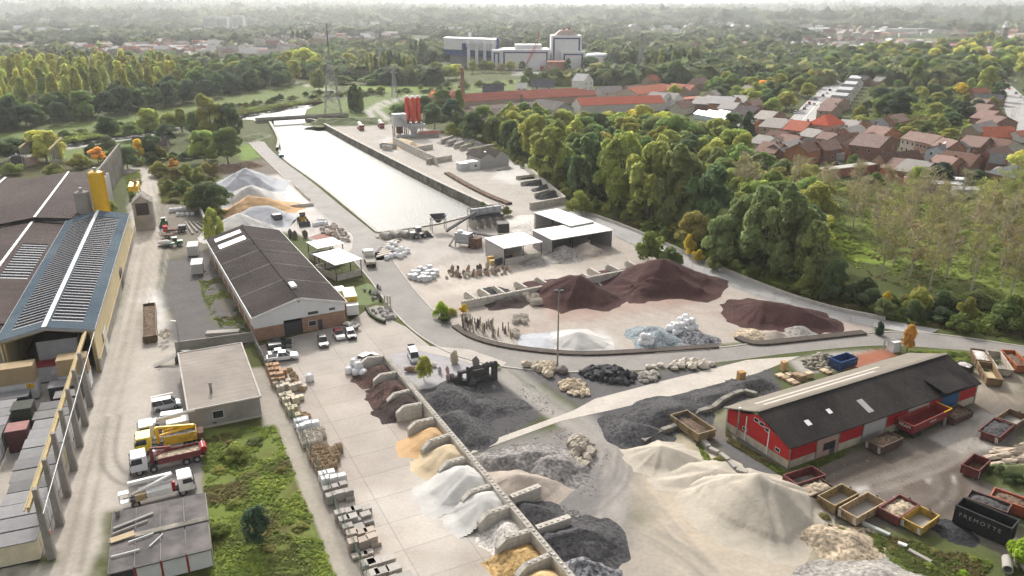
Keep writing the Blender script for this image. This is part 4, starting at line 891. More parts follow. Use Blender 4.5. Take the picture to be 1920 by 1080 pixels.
# grey precast wall, silos, hopper shed
A, B = Vector((-133.2,246,0)), Vector((-152,300,0)); d = B-A; o = thing('precast_wall', 'tall grey precast wall with ribs standing free behind the yellow silo', 'wall', A, math.atan2(d.y, d.x)); m = MB(); m.box(0,-.2,0,d.length,.2,11); m.build('panel_wall', 'precast', o); m = MB()
for i in range(13): m.box(i*4.7,-.45,0,i*4.7+.4,-.202,10.4)
m.build('ribs', 'precast', o)
def silo(label, x, y, r, h, m, legs, group=None):
    o = thing('silo', label, 'silo', (x, y, 0),0, group); b = MB(); b.lathe([(.3,legs*.35),(r,legs),(r,h-.8),(r*.93,h-.3),(r*.5,h)],20); b.build('tank', m, o)
    q = MB()
    for z in np.arange(legs+1, h-1,2.2): q.lathe([(r+.005,z),(r+.07,z+.02),(r+.07,z+.1),(r+.005,z+.12)],20)
    q.build('bands', m, o); l = MB()
    for a in range(4): t = a*PI/2+.7; l.bar((r*.85*math.cos(t),r*.85*math.sin(t),0),(r*.85*math.cos(t),r*.85*math.sin(t),legs),.25)
    l.build('legs', 'steel', o); f = MB(); f.tube((0,0,h),(0,0,h+.9),.45,n=10)
    for a in range(8): t = a*PI/4; f.bar((r*.8*math.cos(t),r*.8*math.sin(t),h-.5),(r*.8*math.cos(t),r*.8*math.sin(t),h+.7),.06)
    f.build('filter_top', 'steel', o); c = MB(); c.bar((r+.2,0,1),(r+.2,0,h),.4,.08); c.build('ladder', m, o); return o
silo('tall yellow cement silo beside the brown roof', -110.4,203.0,1.9,19.6, 'yellow_paint', 3); silo('shorter pale grey silo next to the yellow one', -114.6,202.0,1.9,14.4, 'precast', 3)
o = thing('hopper_shed', 'small concrete shed with open pitched top beside the yellow silo', 'shed', LW(98,-5), FA); gable(o, 7,5,8,10, 'precast', 'old_concrete', 'x', .2); m = MB(); m.box(-.03,.8,4.5,-.004,4.2,8); m.build('opening', 'chassis', o)  # dark sheet on the gable paints the shade of the hole
o = thing('yellow_plant', 'yellow framed batching conveyor and hopper behind the concrete shed', 'machine', P(262,372), FA); m = MB(); m.box(0,0,2.5,9,3,4.2); m.build('hopper', 'yellow_paint', o); m = MB(); m.bar((9,1,3.5),(-7,1,8),1.0,.4); m.build('conveyor', 'ochre_rail', o); m = MB(); [m.bar((x,y,0),(x,y,2.5),.3) for x in (.2,8.8) for y in (.2,2.8)]; m.build('legs', 'dark_steel', o)
# crane runway on tapering posts
o = thing('crane_runway', 'row of leaning looking grey concrete posts carrying a yellow crane rail', 'crane runway', LW(0,0), FA)
for i in range(7): x = -13-i*6.5; m = MB(); m.add([(x-.5,-.1,0),(x+.5,-.1,0),(x+.5,.8,0),(x-.5,.8,0),(x-.32,.2,9.4),(x+.32,.2,9.4),(x+.32,.7,9.4),(x-.32,.7,9.4)],[(0,3,2,1),(4,5,6,7),(0,1,5,4),(1,2,6,5),(2,3,7,6),(3,0,4,7)]); m.build('post', 'post_grey', o)
m = MB(); m.box(-54,.9,7.7,0,1.1,8.25); m.box(-54,.82,8.252,0,1.18,8.34); m.build('runway_beam', 'ochre_rail', o); m = MB(); m.box(-54,1.35,7.9,0,1.5,8.05); m.build('edge_rail', 'ochre_rail', o); m = MB(); m.bar((-54,-.3,7.2),(0,-.3,8.0),.08); m.build('cable', 'white_metal', o)
m = MB(); m.tube((-52,-.04,3.4),(-52,-.10,3.4),.34,n=16); s_ = m.build('round_sign', 'lamp_glass', o); m = MB(); m.lathe([(.30,0),(.36,0),(.36,.02),(.30,.02)],16); q = m.build('sign_rim', 'red_lens', s_); q.location = (-52,-.11,3.4); q.rotation_euler = (PI/2,0,0)
# site cabins
DK = (.115,.112,.118); rc = random.Random(3); WL = [(.66,.66,.65),(.60,.56,.44),(.68,.68,.68),(.45,.46,.47)]; RT = [(.17,.165,.17),(.21,.205,.21),(.14,.138,.14),(.25,.245,.25),(.19,.185,.18)]
for i in range(13):
    p = LW(-15.5-i*2.85,1.5); wl = [(.08,.08,.085),(.10,.10,.10),(.66,.66,.65),(.66,.66,.65),(.66,.66,.65),(.5,.45,.3),(.62,.62,.6),(.66,.66,.66),(.66,.66,.65),(.6,.6,.6),(.66,.66,.65),(.66,.66,.65),(.62,.56,.40)][i]
    o = cabin(('dark flat roofed cabin nearest the open gable under the yellow crane rail' if i == 0 else 'cream ended cabin at the camera end of the row under the crane rail' if i == 12 else f'flat roofed cabin under the yellow crane rail, {ORD[i]} out from the gable'), p, FA+PI/2,5.0+rc.uniform(-.2,.3),2.5,2.75+rc.uniform(0,.2), wl, rc.choice(RT))
    w_ = MB(); w_.box(-.03,.5,.3,-.004,1.3,2.3); w_.build('door', 'dull', o, color=[c*.8 for c in wl])
    if i == 8: w_ = MB(); w_.box(-.035,1.5,.3,-.006,2.3,2.4); w_.build('red_panel', 'dull', o, color=(.5,.07,.05))
for i in range(10):
    p = LW(-12.5-i*2.95,10.2-i*.02); dark = i in (0,1); wl = (.07,.07,.075) if dark else rc.choice([(.66,.66,.65),(.62,.63,.64),(.20,.24,.18)])
    o = cabin(('black cabin beside the plywood topped white cabin in the outer row' if i == 0 else f'white ended dark roofed cabin of the outer row, {ORD[i]} from the gable'), p, FA+PI/2,7.0,2.6,2.9, wl, rc.choice(RT)); w_ = MB(); w_.box(-.03,.5,.3,-.004,1.3,2.3); w_.build('door', 'dull', o, color=[c*.75 for c in wl])
for j, (x, y, L_, wd, h, wl, rf_, lab) in enumerate([(-16.5,7.0,2.6,2.9,4.2,(.045,.05,.042),(.05,.055,.045),'tall dark green box between the two cabin rows'),(-22,6.9,2.6,2.6,3.4,(.11,.045,.045),(.30,.15,.14),'dull red shipping box with a faded pink top between the cabin rows'),(1.5,5.2,4.2,2.8,3.0,(.55,.56,.57),(.30,.04,.05),'grey cabin with a deep red roof inside the open gable'),(8,3.6,6.4,2.8,5.2,(.48,.49,.50),(.06,.06,.06),'raised grey unit block far inside the open gable'),(-3,4.0,2.4,2.6,3.2,(.36,.36,.36),(.33,.32,.31),'small grey cabin with one square window in the gable mouth'),(-8,1.6,4.6,2.6,3.0,(.05,.05,.055),(.20,.195,.20),'black cabin in front of the plywood topped box beside the road'),(-9.5,8.8,6.6,2.6,2.9,(.03,.03,.035),(.13,.13,.135),'black cabin in front of the plywood topped box on the far side'),(-11.5,1.6,3.4,2.4,2.6,(.04,.04,.045),(.22,.21,.21),'low black cabin with grey lid beside the first crane post')]):
    cabin(lab, LW(x, y), FA+PI/2, L_, wd, h, wl, rf_)
for (x, y, L_, lab, sg) in ((-4.0,.8,4.4,'white cabin with a brown plywood upper front at the road side of the gable',False),(-4.5,8.4,5.2,'white cabin with a brown plywood upper front and a yellow sign',True)):
    o = cabin(lab, LW(x, y), FA+PI/2, L_, 2.8,3.0,(.68,.68,.68),(.5,.5,.5)); m = MB(); m.box(0,.0,3.15,L_,2.8,6.0); m.build('upper_unit', 'ply', o)
    if sg: m = MB(); m.box(.3,2.802,2.2,1.4,2.84,3.0); s_ = m.build('sign', 'yellow_paint', o); text_part('C', s_, (.85,2.85,2.58),.7, 'chassis', (PI/2,0,PI))
# two pale cabins, gantry lamp, concrete boundary wall
for (px, py, lab) in ((353,482,'pale grey cabin farther back beside the dark gravel lot'),(360,517,'pale grey cabin nearer the camera beside the dark gravel lot')):
    cabin(lab, P(px, py), R(18),2.5,5.0,2.6,(.50,.49,.46),(.60,.59,.57), 'pair of pale cabins on the gravel lot')
# flat roofed office house
o = thing('office_house', 'low house with a flat beige roof and a vent chimney beside the grass', 'house', (-48.3,102.5,0), R(25.5)); L_, W_, h = 10.2,22.3,3.3
m = MB(); m.box(0,0,0,L_,W_,h); m.build('wall', 'precast', o); m = MB(); m.box(-.2,-.2,h+.002,L_+.2,W_+.2,h+.25); rf = m.build('roof', 'rubber_roof', o)
m = MB()
for a in ((-.28,-.28,L_+.28,-.05),(-.28,W_+.05,L_+.28,W_+.28),(-.28,-.048,-.05,W_+.048),(L_+.05,-.048,L_+.28,W_+.048)): m.box(a[0],a[1],h+.1,a[2],a[3],h+.36)
m.build('parapet', 'kerb', rf); m = MB(); m.tube((3.6,4.6,h+.25),(3.6,4.6,h+1.7),.22,n=10); m.tube((3.6,4.6,h+1.7),(3.6,4.6,h+1.95),.34,.2,n=10); m.build('chimney', 'old_concrete', rf)
win(o, 3.2,4.7,1.3,2.5,-.004, 'front', 'glass'); m = MB(); m.box(0,-.06,0,L_,-.002,.35); m.build('plinth', 'kerb', o); m = MB(); m.box(-.06,9,.0,-.003,10.2,2.2); m.build('door', 'dark_steel', o)
m = MB(); m.box(3.0,-.05,.5,3.6,-.004,.68); m.build('vent', 'chassis', o)
block_wall('long low grey wall behind the flat roofed house', (330,660),(478,640),2.0,.25, None, None, 'precast', caps=False, name='boundary_wall')
o = thing('boundary_wall', 'pale concrete wall stepping up beside the stored machines', 'wall', P(362,365), math.atan2(*(P(398,455)-P(362,365)).yx)); m = MB(); m.box(0,-.2,0,(P(398,455)-P(362,365)).length,.2,2.6); m.build('panel', 'precast', o); m = MB(); m.box(0,-.28,2.602,(P(398,455)-P(362,365)).length,.28,2.72); m.build('coping', 'kerb', o)
# garage block with flat panels
o = thing('garage_block', 'row of flat roofed garages with white doors and red posts', 'garage', (-43.7,68.0,0), R(23.5)); L_, W_, h = 10.6,11.8,2.5; m = MB(); m.box(0,.3,0,L_,W_,h); m.build('wall', 'precast', o)
mk('felt', spec=.05, col=(.105,.10,.10), var=.25, scale=.5, rough=.85, col2=(.165,.15,.145), s2=.35)
for i in range(4):
    for j in range(2): m = MB(); m.box(i*L_/4+.06,j*W_/2+.1-.3*(1-j),h+.002,(i+1)*L_/4-.06,(j+1)*W_/2-.12,h+.16); m.build('roof_panel', 'felt', o)
m = MB(); m.box(-.1,W_/2-.5,h+.17,L_+.1,W_/2+.35,h+.3); m.build('roof_gutter', 'old_concrete', o)
for i in range(1,4): m = MB(); m.box(i*L_/4+.12,.22,.05,(i+1)*L_/4-.12,.298,2.4); m.build('garage_door', 'white_metal', o)
for i in range(1,4): m = MB(); m.box(i*L_/4-.1,.18,0,i*L_/4+.1,.296,2.5); m.build('red_post', 'dull', o, color=(.35,.06,.04))
m = MB(); m.box(.2,.22,.05,L_/4-.2,.29,2.3); m.build('opening', 'chassis', o); m = MB(); m.tube((.7,W_-1,h+.16),(.7,W_-1,h+.9),.25,n=10); m.build('vent_pipe', 'old_concrete', o)  # dark sheet in the first bay paints the shade of the open garage
for j, (x0, y0, x1, y1, w_, c, lab) in enumerate([(.3,8.0,4.6,9.4,.35,(.30,.28,.26),'long grey board lying along the garage roof'),(.2,6.9,4.0,8.1,.25,(.25,.22,.2),'thin dark plank beside the board on the garage roof'),(.1,5.6,2.6,6.1,1.0,(.42,.33,.2),'tan crate panel lying on the garage roof'),(2.0,4.6,4.6,5.2,.12,(.7,.7,.7),'white pole on the garage roof near the tan panel'),(4.2,2.8,5.6,4.6,.10,(.7,.7,.7),'white diagonal pole on the garage roof'),(.3,2.6,3.2,2.7,.14,(.6,.6,.58),'white pole near the front of the garage roof')]):
    a, b = Vector((x0,y0,0)), Vector((x1,y1,0)); q = MB(); q.bar((0,0,0),((b-a).x,(b-a).y,0),w_,.1); ob = q.build('roof_plank' if w_ > .2 else 'loose_pole', 'dull', color=c); c_, s_ = math.cos(R(23.5)), math.sin(R(23.5)); ob.location = (-43.7+x0*c_-y0*s_, 68+x0*s_+y0*c_, h+.36+.0*j); ob.rotation_euler = (0,0,R(23.5)); tag(ob, lab, 'plank' if w_ > .2 else 'pole', 'loose pieces on the garage roof')
# parked trucks
def tipper_body(o, x0, x1, c, h=1.5, wd=2.4, load=None, z=1.05):
    m = MB(); t = .08; m.box(x0,-wd/2,z,x1,wd/2,z+.1)
    for a in ((x0,-wd/2,x1,-wd/2+t),(x0,wd/2-t,x1,wd/2),(x0,-wd/2+t+.002,x0+t,wd/2-t-.002),(x1-t,-wd/2+t+.002,x1,wd/2-t-.002)): m.box(a[0],a[1],z+.102,a[2],a[3],z+h)
    b = m.build('tipper_body', 'rust_paint', o, color=c)
    if load: q = MB(); q.box(x0+t+.01,-wd/2+t+.01,z+.11,x1-t-.01,wd/2-t-.01,z+h*.55); q.build('load', load, b)
    return b
tk = 'works trucks parked beside the grass'
o = truck('maroon four axle tipper truck with white cab and folded loading crane', 318,872,-60,14, group=tk); chassis(o, -4.9,4.6,[-3.6,-2.2,2.0,3.8]); truck_cab(o, 2.7,(.66,.67,.69)); tipper_body(o, -4.2,1.4,(.17,.04,.045),.9, load='chips_tan')
m = MB(); m.tube((2.0,.2,1),(2.0,.2,3.4),.22); m.bar((2.0,.2,3.3),(-.5,.2,2.9),.3,.3); m.bar((-.5,.2,2.9),(1.6,.5,2.2),.22,.22); m.build('loading_crane', 'rust_paint', o, color=(.2,.04,.04)); m = MB(); m.box(1.5,-1.0,1.2,2.1,-.1,2.6); m.build('tank', 'white_metal', o); m = MB(); m.tube((-4.6,-.9,1.7),(-4.6,.9,1.7),.5,n=12); m.build('hose_drum', 'red_lens', o); m = MB(); m.box(-4.75,-1.2,.5,-4.65,1.2,2.4); m.build('tailboard', 'rust_paint', o, color=(.2,.05,.05))
o = truck('yellow crane truck with a yellow sided hopper body', 322,838,-60,12, group=tk); chassis(o, -4.6,4.4,[-3.4,-2.1,3.4]); truck_cab(o, 2.5,(.68,.54,.04)); b = tipper_body(o, -3.6,.9,(.62,.40,.03),1.3, load='gravel_grey')
m = MB(); m.tube((1.6,0,1),(1.6,0,3.6),.25); m.bar((1.6,0,3.5),(-3.4,.3,3.0),.3,.34); m.bar((-3.4,.5,3.0),(1.2,.6,2.5),.24,.24); m.build('crane_arm', 'yellow_paint', o); m = MB(); m.box(-4.5,-1.0,1.0,-3.7,1.0,1.9); m.build('tool_box', 'rust', o)
o = truck('white aerial platform truck with long white boom and white box', 318,814,-55,12, group=tk); chassis(o, -4.2,4.0,[-2.6,3.0]); truck_cab(o, 2.0,(.72,.70,.68), h=2.7); m = MB(); m.box(-2.9,-1.1,1.0,.2,.9,2.1); m.build('equipment_box', 'white_metal', o)
m = MB(); m.tube((1.4,.4,3.0),(-3.9,.8,3.5),.24); m.tube((1.3,.2,2.6),(-2.0,.5,2.9),.18); m.build('boom', 'white_metal', o); m = MB(); [m.bar(a, b, .07) for a, b in (((-5.2,-.6,2.2),(-4.2,-.6,2.2)),((-5.2,.5,2.2),(-4.2,.5,2.2)),((-5.2,-.6,2.2),(-5.2,.5,2.2)),((-4.2,-.6,2.2),(-4.2,.5,2.2)),((-5.2,-.6,3.2),(-4.2,-.6,3.2)),((-5.2,.5,3.2),(-4.2,.5,3.2)),((-5.2,-.6,3.2),(-5.2,.5,3.2)),((-5.2,-.6,2.2),(-5.2,-.6,3.2)),((-4.2,-.6,2.2),(-4.2,-.6,3.2)),((-5.2,.5,2.2),(-5.2,.5,3.2)))]; m.box(-5.18,-.58,2.15,-4.22,.48,2.2); m.build('basket', 'white_metal', o)
o = truck('white boom lift truck facing the grass behind the garages', 303,932,55,-14, group=tk); chassis(o, -4.4,3.8,[-3.0,2.6]); truck_cab(o, 2.2,(.74,.73,.70), h=2.7, L_=1.9); m = MB(); m.box(-1.6,-1.15,.9,1.4,-.3,1.8); m.build('side_locker', 'white_metal', o); m = MB(); m.box(-3.0,-1.16,.9,-1.7,-.3,1.8); m.build('tan_locker', 'ply', o)
m = MB(); m.bar((1.6,.6,2.7),(-3.6,.8,2.6),.45,.45); m.bar((1.7,.2,2.9),(-3.3,-.5,1.7),.3,.3); m.bar((1.6,.0,2.2),(-2.5,.1,2.0),.2,.2); m.build('boom', 'white_metal', o); m = MB(); m.tube((1.6,-.6,1.0),(1.6,-.6,2.2),.22); m.build('red_cylinder', 'red_lens', o); m = MB(); m.box(-4.8,-1.1,1.0,-3.6,-.2,1.1); [m.bar((x,y,1.1),(x,y,2.3),.1) for x in (-4.75,-3.65) for y in (-1.05,-.25)]; m.box(-4.8,-1.1,2.3,-3.6,-.2,2.4); m.build('operator_cab', 'white_metal', o)
car(313,765,30,-6,(.55,.57,.60), 'silver estate car in a marked bay beside the flat roofed house', 'van', L_=4.3); car(316,794,-28,4,(.70,.70,.70), 'white van almost hidden behind the platform truck', 'van', L_=4.8)
for i, (a, b) in enumerate((((282,744),(324,735)),((282,757),(327,749)),((286,772),(330,763)),((287,785),(334,776)))): struct(sheet('parking_line', np.array([P(*a)[:2], P(*b)[:2], P(b[0],b[1]+1.6)[:2], P(a[0],a[1]+1.6)[:2]]),.012, 'paint_line', (1,1,1),2, 'x', True))
# skip wagon with stones, loose boards and other stored things by the road
o = skip_bin('long rusty bin loaded with black and pale rubble beside the factory road', (296,642),(293,580),2.4,1.5,(.13,.09,.05), 'earth_fill', group='rusty bins beside the factory road'); 
for i, (dx, dy, c) in enumerate([(302,628,(.5,.45,.35)),(308,632,(.55,.5,.42)),(314,628,(.5,.42,.3)),(305,622,(.5,.47,.42)),(312,620,(.45,.38,.28))]): m = MB(); m.rock((0,0,0),(.55,.5,.42), i, 1,.3); q = m.build('loose_boulder', 'stone_obj', color=c); q.location = P(dx, dy, 1.5); tag(q, f'pale boulder in the rubble bin, {ordn(i)}', 'boulder', 'boulders in the long rusty bin')
o = thing('concrete_beam', 'long pale concrete trough lying on the dark gravel lot', 'beam', P(386,634), R(9)); m = MB(); m.box(0,0,.3,6.2,1.6,.95); m.build('trough', 'precast', o); m = MB(); m.box(.4,.2,0,.8,1.4,.298); m.box(5.4,.2,0,5.8,1.4,.298); m.build('bearers', 'wood', o)
o = thing('steel_plate', 'tilted pale steel plate leaning beside the flat house wall', 'plate', P(290,690), R(30)); m = MB(); m.add([(0,0,.1),(3.8,0,1.4),(3.8,1.3,1.5),(0,1.3,.2),(0,0,.02),(3.8,0,1.3),(3.8,1.3,1.4),(0,1.3,.1)],[(0,1,2,3),(7,6,5,4),(0,4,5,1),(1,5,6,2),(2,6,7,3),(3,7,4,0)]); m.build('plate', 'precast', o); m = MB(); m.rock((4.6,.6,.7),(1.4,1.2,.9),4,2,.7); m.build('scrap_load', 'dark_steel', o)
def loader(label, px, py, hx, hy, c, s=1.0, group=None, name='wheel_loader'):
    o = truck(label, px, py, hx, hy, name, 'loader', group); wheels(o, [(x*s,y*s) for x in (-1.3,1.4) for y in (-.95,.95)],.72*s, .5*s); m = MB(); m.box(-2.6*s,-.8*s,.7*s,-.1*s,.8*s,1.9*s); m.box(-.1*s,-.5*s,.8*s,1.9*s,.5*s,1.3*s); m.build('body', 'paint', o, color=c)
    m = MB(); m.box(-.9*s,-.7*s,1.91*s,.5*s,.7*s,3.0*s); m.build('cab_glass', 'glass', o); m = MB(); m.box(-1.0*s,-.8*s,3.01*s,.6*s,.8*s,3.15*s); m.build('cab_roof', 'paint', o, color=c); m = MB(); [m.bar((.9*s,y*s,1.3*s),(3.0*s,y*s,.6*s),.2*s,.3*s) for y in (-.5,.5)]; m.build('lift_arm', 'paint', o, color=c)
    m = MB(); m.ext([(2.9*s,.15*s),(3.9*s,.1*s),(3.2*s,.5*s),(3.0*s,1.2*s)],-1.4*s, 1.4*s); m.build('bucket', 'dark_steel', o); return o
gm = (.02,.20,.06)
loader('green tractor like machine at the edge of the machine lot', 308,424,-6,20, gm, .8, 'stored machines on the lot', 'site_dumper'); loader('green forklift with grey tank in the machine lot', 328,462,-30,4, gm, .8, 'stored machines on the lot', 'site_dumper')
o = truck('red nosed flatbed trailer among the stored machines', 330,436,-20,2, 'flatbed_trailer', 'trailer', 'stored machines on the lot'); chassis(o, -3,3,[-2,-1,2]); m = MB(); m.box(-3,-1.1,1.0,2,1.1,1.2); m.build('deck', 'rust', o); m = MB(); m.box(2.0,-1.1,.8,3.2,1.1,2.2); m.build('nose', 'dull', o, color=(.45,.03,.05)); m = MB(); m.box(-2.8,-1.0,1.202,-.8,1.0,2.0); m.build('engine_block', 'dark_steel', o)
o = truck('rusty open cage trailer beside the green forklift', 315,446,-16,1, 'cage_trailer', 'trailer', 'stored machines on the lot'); chassis(o, -1.8,1.8,[0]); m = MB(); [m.bar(a, b, .1) for a, b in (((-1.8,-1,1),(1.8,-1,1)),((-1.8,1,1),(1.8,1,1)),((-1.8,-1,2),(1.8,-1,2)),((-1.8,1,2),(1.8,1,2)),((-1.8,-1,1),(-1.8,-1,2)),((1.8,-1,1),(1.8,-1,2)),((1.8,1,1),(1.8,1,2)),((-1.8,1,1),(-1.8,1,2)))]; m.box(-1.8,-1,.9,1.8,1,1.0); m.build('cage', 'rust', o)
o = truck('white concrete mixer drum lying beside the green forklift', 306,462,-10,0, 'mixer_drum', 'drum', 'stored machines on the lot'); m = MB(); m.tube((-1.2,0,1),(1.0,0,1.0),.9,.5,12); m.tube((-1.9,0,1),(-1.2,0,1),.5,.9,12); m.build('drum', 'white_metal', o); m = MB(); m.box(-1.5,-.5,0,1.2,.5,.3); m.build('frame', 'dark_steel', o)
for i in range(6): p = P(322+i*9,398-i*.8); big_bag(p.x, p.y, 0, f'dirty white bulk bag by the pale wall, {ordn(i)} of its row', 'bulk bags at the machine lot', .2,1.35)
for i in range(4): p = P(334+i*9,405-i*.5); big_bag(p.x, p.y, 0, f'slumped grey white bulk bag in front of the bag row, {ordn(i)}', 'bulk bags at the machine lot', .9,1.0)
for i in range(4):
    a, b = P(348+i*7,418), P(362+i*8,440-i*4); m = MB(); d = b-a; m.bar((0,0,.3),(d.x,d.y,.3),.45,.35); q = m.build('concrete_beam', 'precast'); q.location = a; tag(q, f'pale concrete beam lying on the grass of the lot, {ordn(i)}', 'beam', 'beams on the machine lot')
o = thing('lamp_post', 'thin pale lamp post beside the rubble bin on the factory road', 'lamp post', P(339,660)); m = MB(); m.tube((0,0,0),(0,0,6.2),.09,.06,8); m.build('pole', 'post_grey', o); m = MB(); m.bar((0,0,6.2),(-.9,-.2,6.4),.22,.1); m.build('lamp_head', 'white_metal', o)
# poles and the concrete edging of the field track
for i, (px, py, lab) in enumerate([(20,312,'pink white tank shed behind the far left trees')]):
    cabin(lab, P(px, py), R(5),8,6,3.5,(.5,.36,.30),(.55,.5,.46), None, 0, False, 'shed', 'tank_shed')
o = thing('water_tank', 'black round water tank beside the pink shed', 'tank', P(35,312)); m = MB(); m.lathe([(2.4,0),(2.4,3.6),(1.6,4.4),(.4,4.7)],18); m.build('tank', 'chassis', o); m = MB(); m.tube((0,0,4.7),(0,0,5.1),.4,n=10); m.build('lid', 'white_metal', o)
o = thing('gable_house', 'grey roofed farmhouse behind the golden poplar', 'house', P(250,288), R(15)); gable(o, 14,8,3,6.5, 'brick_obj', 'tile', 'x', .3,(.25,.2,.17),(.10,.085,.085)); m = MB(); m.box(3,-.03,.6,4,-.004,2); m.build('window', 'glass', o)
# ================================================================ canal, quays, bridge
mk('quay', col=(.30,.28,.24), var=.25, scale=.5, rough=.95, col2=(.12,.115,.085), s2=.35, wave=(2.4,'X',.12)); mk('boat_blue', col=(.05,.20,.42), var=.1, scale=1, rough=.4)
mk('mesh_green', col=(.12,.17,.14), var=.1, scale=1); mk('hedge', col=(.05,.06,.025), var=.4, scale=1.5); mk('topsoil', col=(.07,.055,.045), var=.3, scale=.8, fine=.2)
def quay_wall(label, pxl, z1, zb=-4.5, t=1.0, side=1, cop=.5):
    ln = smooth_line(PX(pxl),3); o = thing('quay_wall', label, 'wall', (0,0,0)); t_ = np.gradient(ln, axis=0); t_ /= np.linalg.norm(t_, axis=1)[:,None]; nn = np.stack([-t_[:,1], t_[:,0]],1)*side; n = len(ln)
    a, b = ln-nn*.05, ln+nn*t; i = np.arange(n-1)
    def strip(nm, z0, z1_, a, b, m):
        V = np.concatenate([np.c_[a, np.full(n,z0)], np.c_[a, np.full(n,z1_)], np.c_[b, np.full(n,z1_)], np.c_[b, np.full(n,z0)]]); Fq = np.concatenate([np.stack([i+p*n, i+1+p*n, i+1+q*n, i+q*n],1) for p, q in ((0,1),(1,2),(2,3))]); npmesh(nm, V, Fq, m, parent=o)
    strip('face', zb, z1, a, b, 'quay'); strip('coping', z1+.003, z1+.18, ln-nn*.2, ln+nn*(t+.1), 'kerb'); return o
quay_wall('tall stained concrete quay wall along the plant side of the canal', [(575,226),(598,231),(648,258),(700,285),(800,336),(919,392)],1.0, side=1)
quay_wall('low quay edge beside the road on the hall side of the canal', [(706,436),(617,362),(583,336),(533,300),(522,282)],.12, side=-1, t=.6)
quay_wall('near end wall of the canal basin', [(919,392),(820,420),(706,436)],.15, side=1, t=.6); quay_wall('curved dark abutment wall beside the flat bridge', [(508,232),(524,262),(522,282)],1.2, side=-1)
A, B = P(496,230), P(642,221); d = B-A; o = thing('canal_bridge', 'flat concrete road bridge crossing the canal', 'bridge', A, math.atan2(d.y, d.x)); m = MB(); m.box(-4,0,.6,d.length+4,5,1.5); m.build('deck', 'quay', o)
for y in (-.2,5.0): m = MB(); m.box(-4,y,1.502,d.length+4,y+.2,2.3); m.build('parapet', 'precast', o)
for x in (-4, d.length-12): m = MB(); m.box(x,-.6,-3,x+9,5.6,.598); m.build('abutment', 'quay', o)
pile('grassy embankment behind the flat bridge', (650,232),[(-14,-2,3.2,16,2,3.2)], mk('bank_grass', col=(.105,.125,.045), var=.3, scale=.4, fine=.2), ang=.5, name='grass_bank', cat='bank')
pile('grass bank at the near abutment of the bridge', (485,262),[(-8,-10,2.6,-2,10,2.0)], 'bank_grass', ang=.5, name='grass_bank', cat='bank')
A = P(528,300,-1.8); o = thing('barge', 'small blue moored barge beside the quay road', 'boat', A, math.atan2(*(P(520,280)-P(530,305)).yx)); m = MB(); m.prism([(-5,-1.6),(4,-1.6),(6,0),(4,1.6),(-5,1.6)],.0,1.2); m.build('hull', 'boat_blue', o); m = MB(); m.box(-4.5,-1.1,1.202,-2,1.1,3.0); w_ = m.build('wheelhouse', 'boat_blue', o); m = MB(); m.box(-1.5,-1.2,1.202,3,1.2,1.7); m.build('hatch', 'white_metal', o); m = MB(); m.box(-4.55,-.8,2.1,-4.502,.8,2.7); m.box(-1.998,-.8,2.1,-1.95,.8,2.7); m.build('window', 'glass', w_)
# ================================================================ central hall
o = thing('yard_hall', 'big dark roofed hall with a white gable over a brick front', 'hall', (-49.0,136.0,0), R(28.2)); L_, W_, he, hr = 17.6,59.5,4.9,7.3
m = MB(); m.box(0,.0,0,5.4,.25,2.6); m.box(9.0,0,0,L_,.25,3.2); m.box(0,.252,0,.25,W_,2.2); m.box(L_-.25,.252,0,L_,W_,2.2); m.build('brick_wall', 'brickwork', o)
m = MB(); m.ext([(0,2.602),(5.4,2.602),(5.4,3.202),(L_,3.202),(L_,he),(L_/2,hr),(0,he)],-.1,.2); m.box(-.02,.252,2.202,.2,W_,he); m.box(L_-.2,.252,2.202,L_+.02,W_,he); m.build('cladding', 'cladding_white', o)
m = MB(); m.ext([(0,0),(L_,0),(L_,he),(L_/2,hr),(0,he)], W_-.2, W_); m.build('back_wall', 'cladding_white', o)
r_ = MB(); e = he-.4*(hr-he)/(L_/2); ov = .4
r_.ext([(-ov,e+.02),(L_/2,hr+.02),(L_/2,hr+.22),(-ov,e+.22)],-.5, W_+.4); r_.ext([(L_/2,hr+.22),(L_/2,hr+.02),(L_+ov,e+.02),(L_+ov,e+.22)],-.5, W_+.4); rf = r_.build('roof', 'fibre_roof', o)
kk = (hr-he)/(L_/2)
def rstrip(nm, x0, x1, y0, y1, m_, dz=.235):
    q = MB(); za = e+.02+(x0+ov)*kk if x0 < L_/2 else hr-(x0-L_/2)*kk; zb = e+.02+(x1+ov)*kk if x1 <= L_/2 else hr-(x1-L_/2)*kk
    q.add([(x0,y0,za+dz),(x1,y0,zb+dz),(x1,y1,zb+dz),(x0,y1,za+dz)],[(0,1,2,3)]); return q.build(nm, m_, rf)
rstrip('skylight', 1.2,7.6,47.5,51.0, 'lamp_glass'); rstrip('skylight', 1.2,7.6,54.0,57.0, 'lamp_glass')
for y in (12,24,36,46): rstrip('roof_seam', L_/2+.3, L_+.3, y, y+.22, 'old_concrete', .245); rstrip('roof_seam', -.3, L_/2-.3, y, y+.22, 'old_concrete', .245)
m = MB(); m.box(L_/2-.35,-.55,hr+.222,L_/2+.35,W_+.4,hr+.34); m.build('ridge_cap', 'fibre_roof', rf); m = MB(); m.box(L_/2-.2,5,hr+.342,L_/2+.9,8,hr+.8); m.build('roof_vent', 'white_metal', rf)
for s in (-1,1):
    x0 = -ov if s < 0 else L_/2; q = MB(); xe = -ov-.02 if s < 0 else L_+ov+.02
    q.bar((xe,-.53,e+.1),(L_/2,-.53,hr+.12),.06,.34); q.build('verge', 'white_metal', rf); q = MB(); q.box(min(xe,xe-.1),-.5,e+.0,max(xe,xe+.1),W_+.4,e+.2); q.build('gutter', 'white_metal', rf)
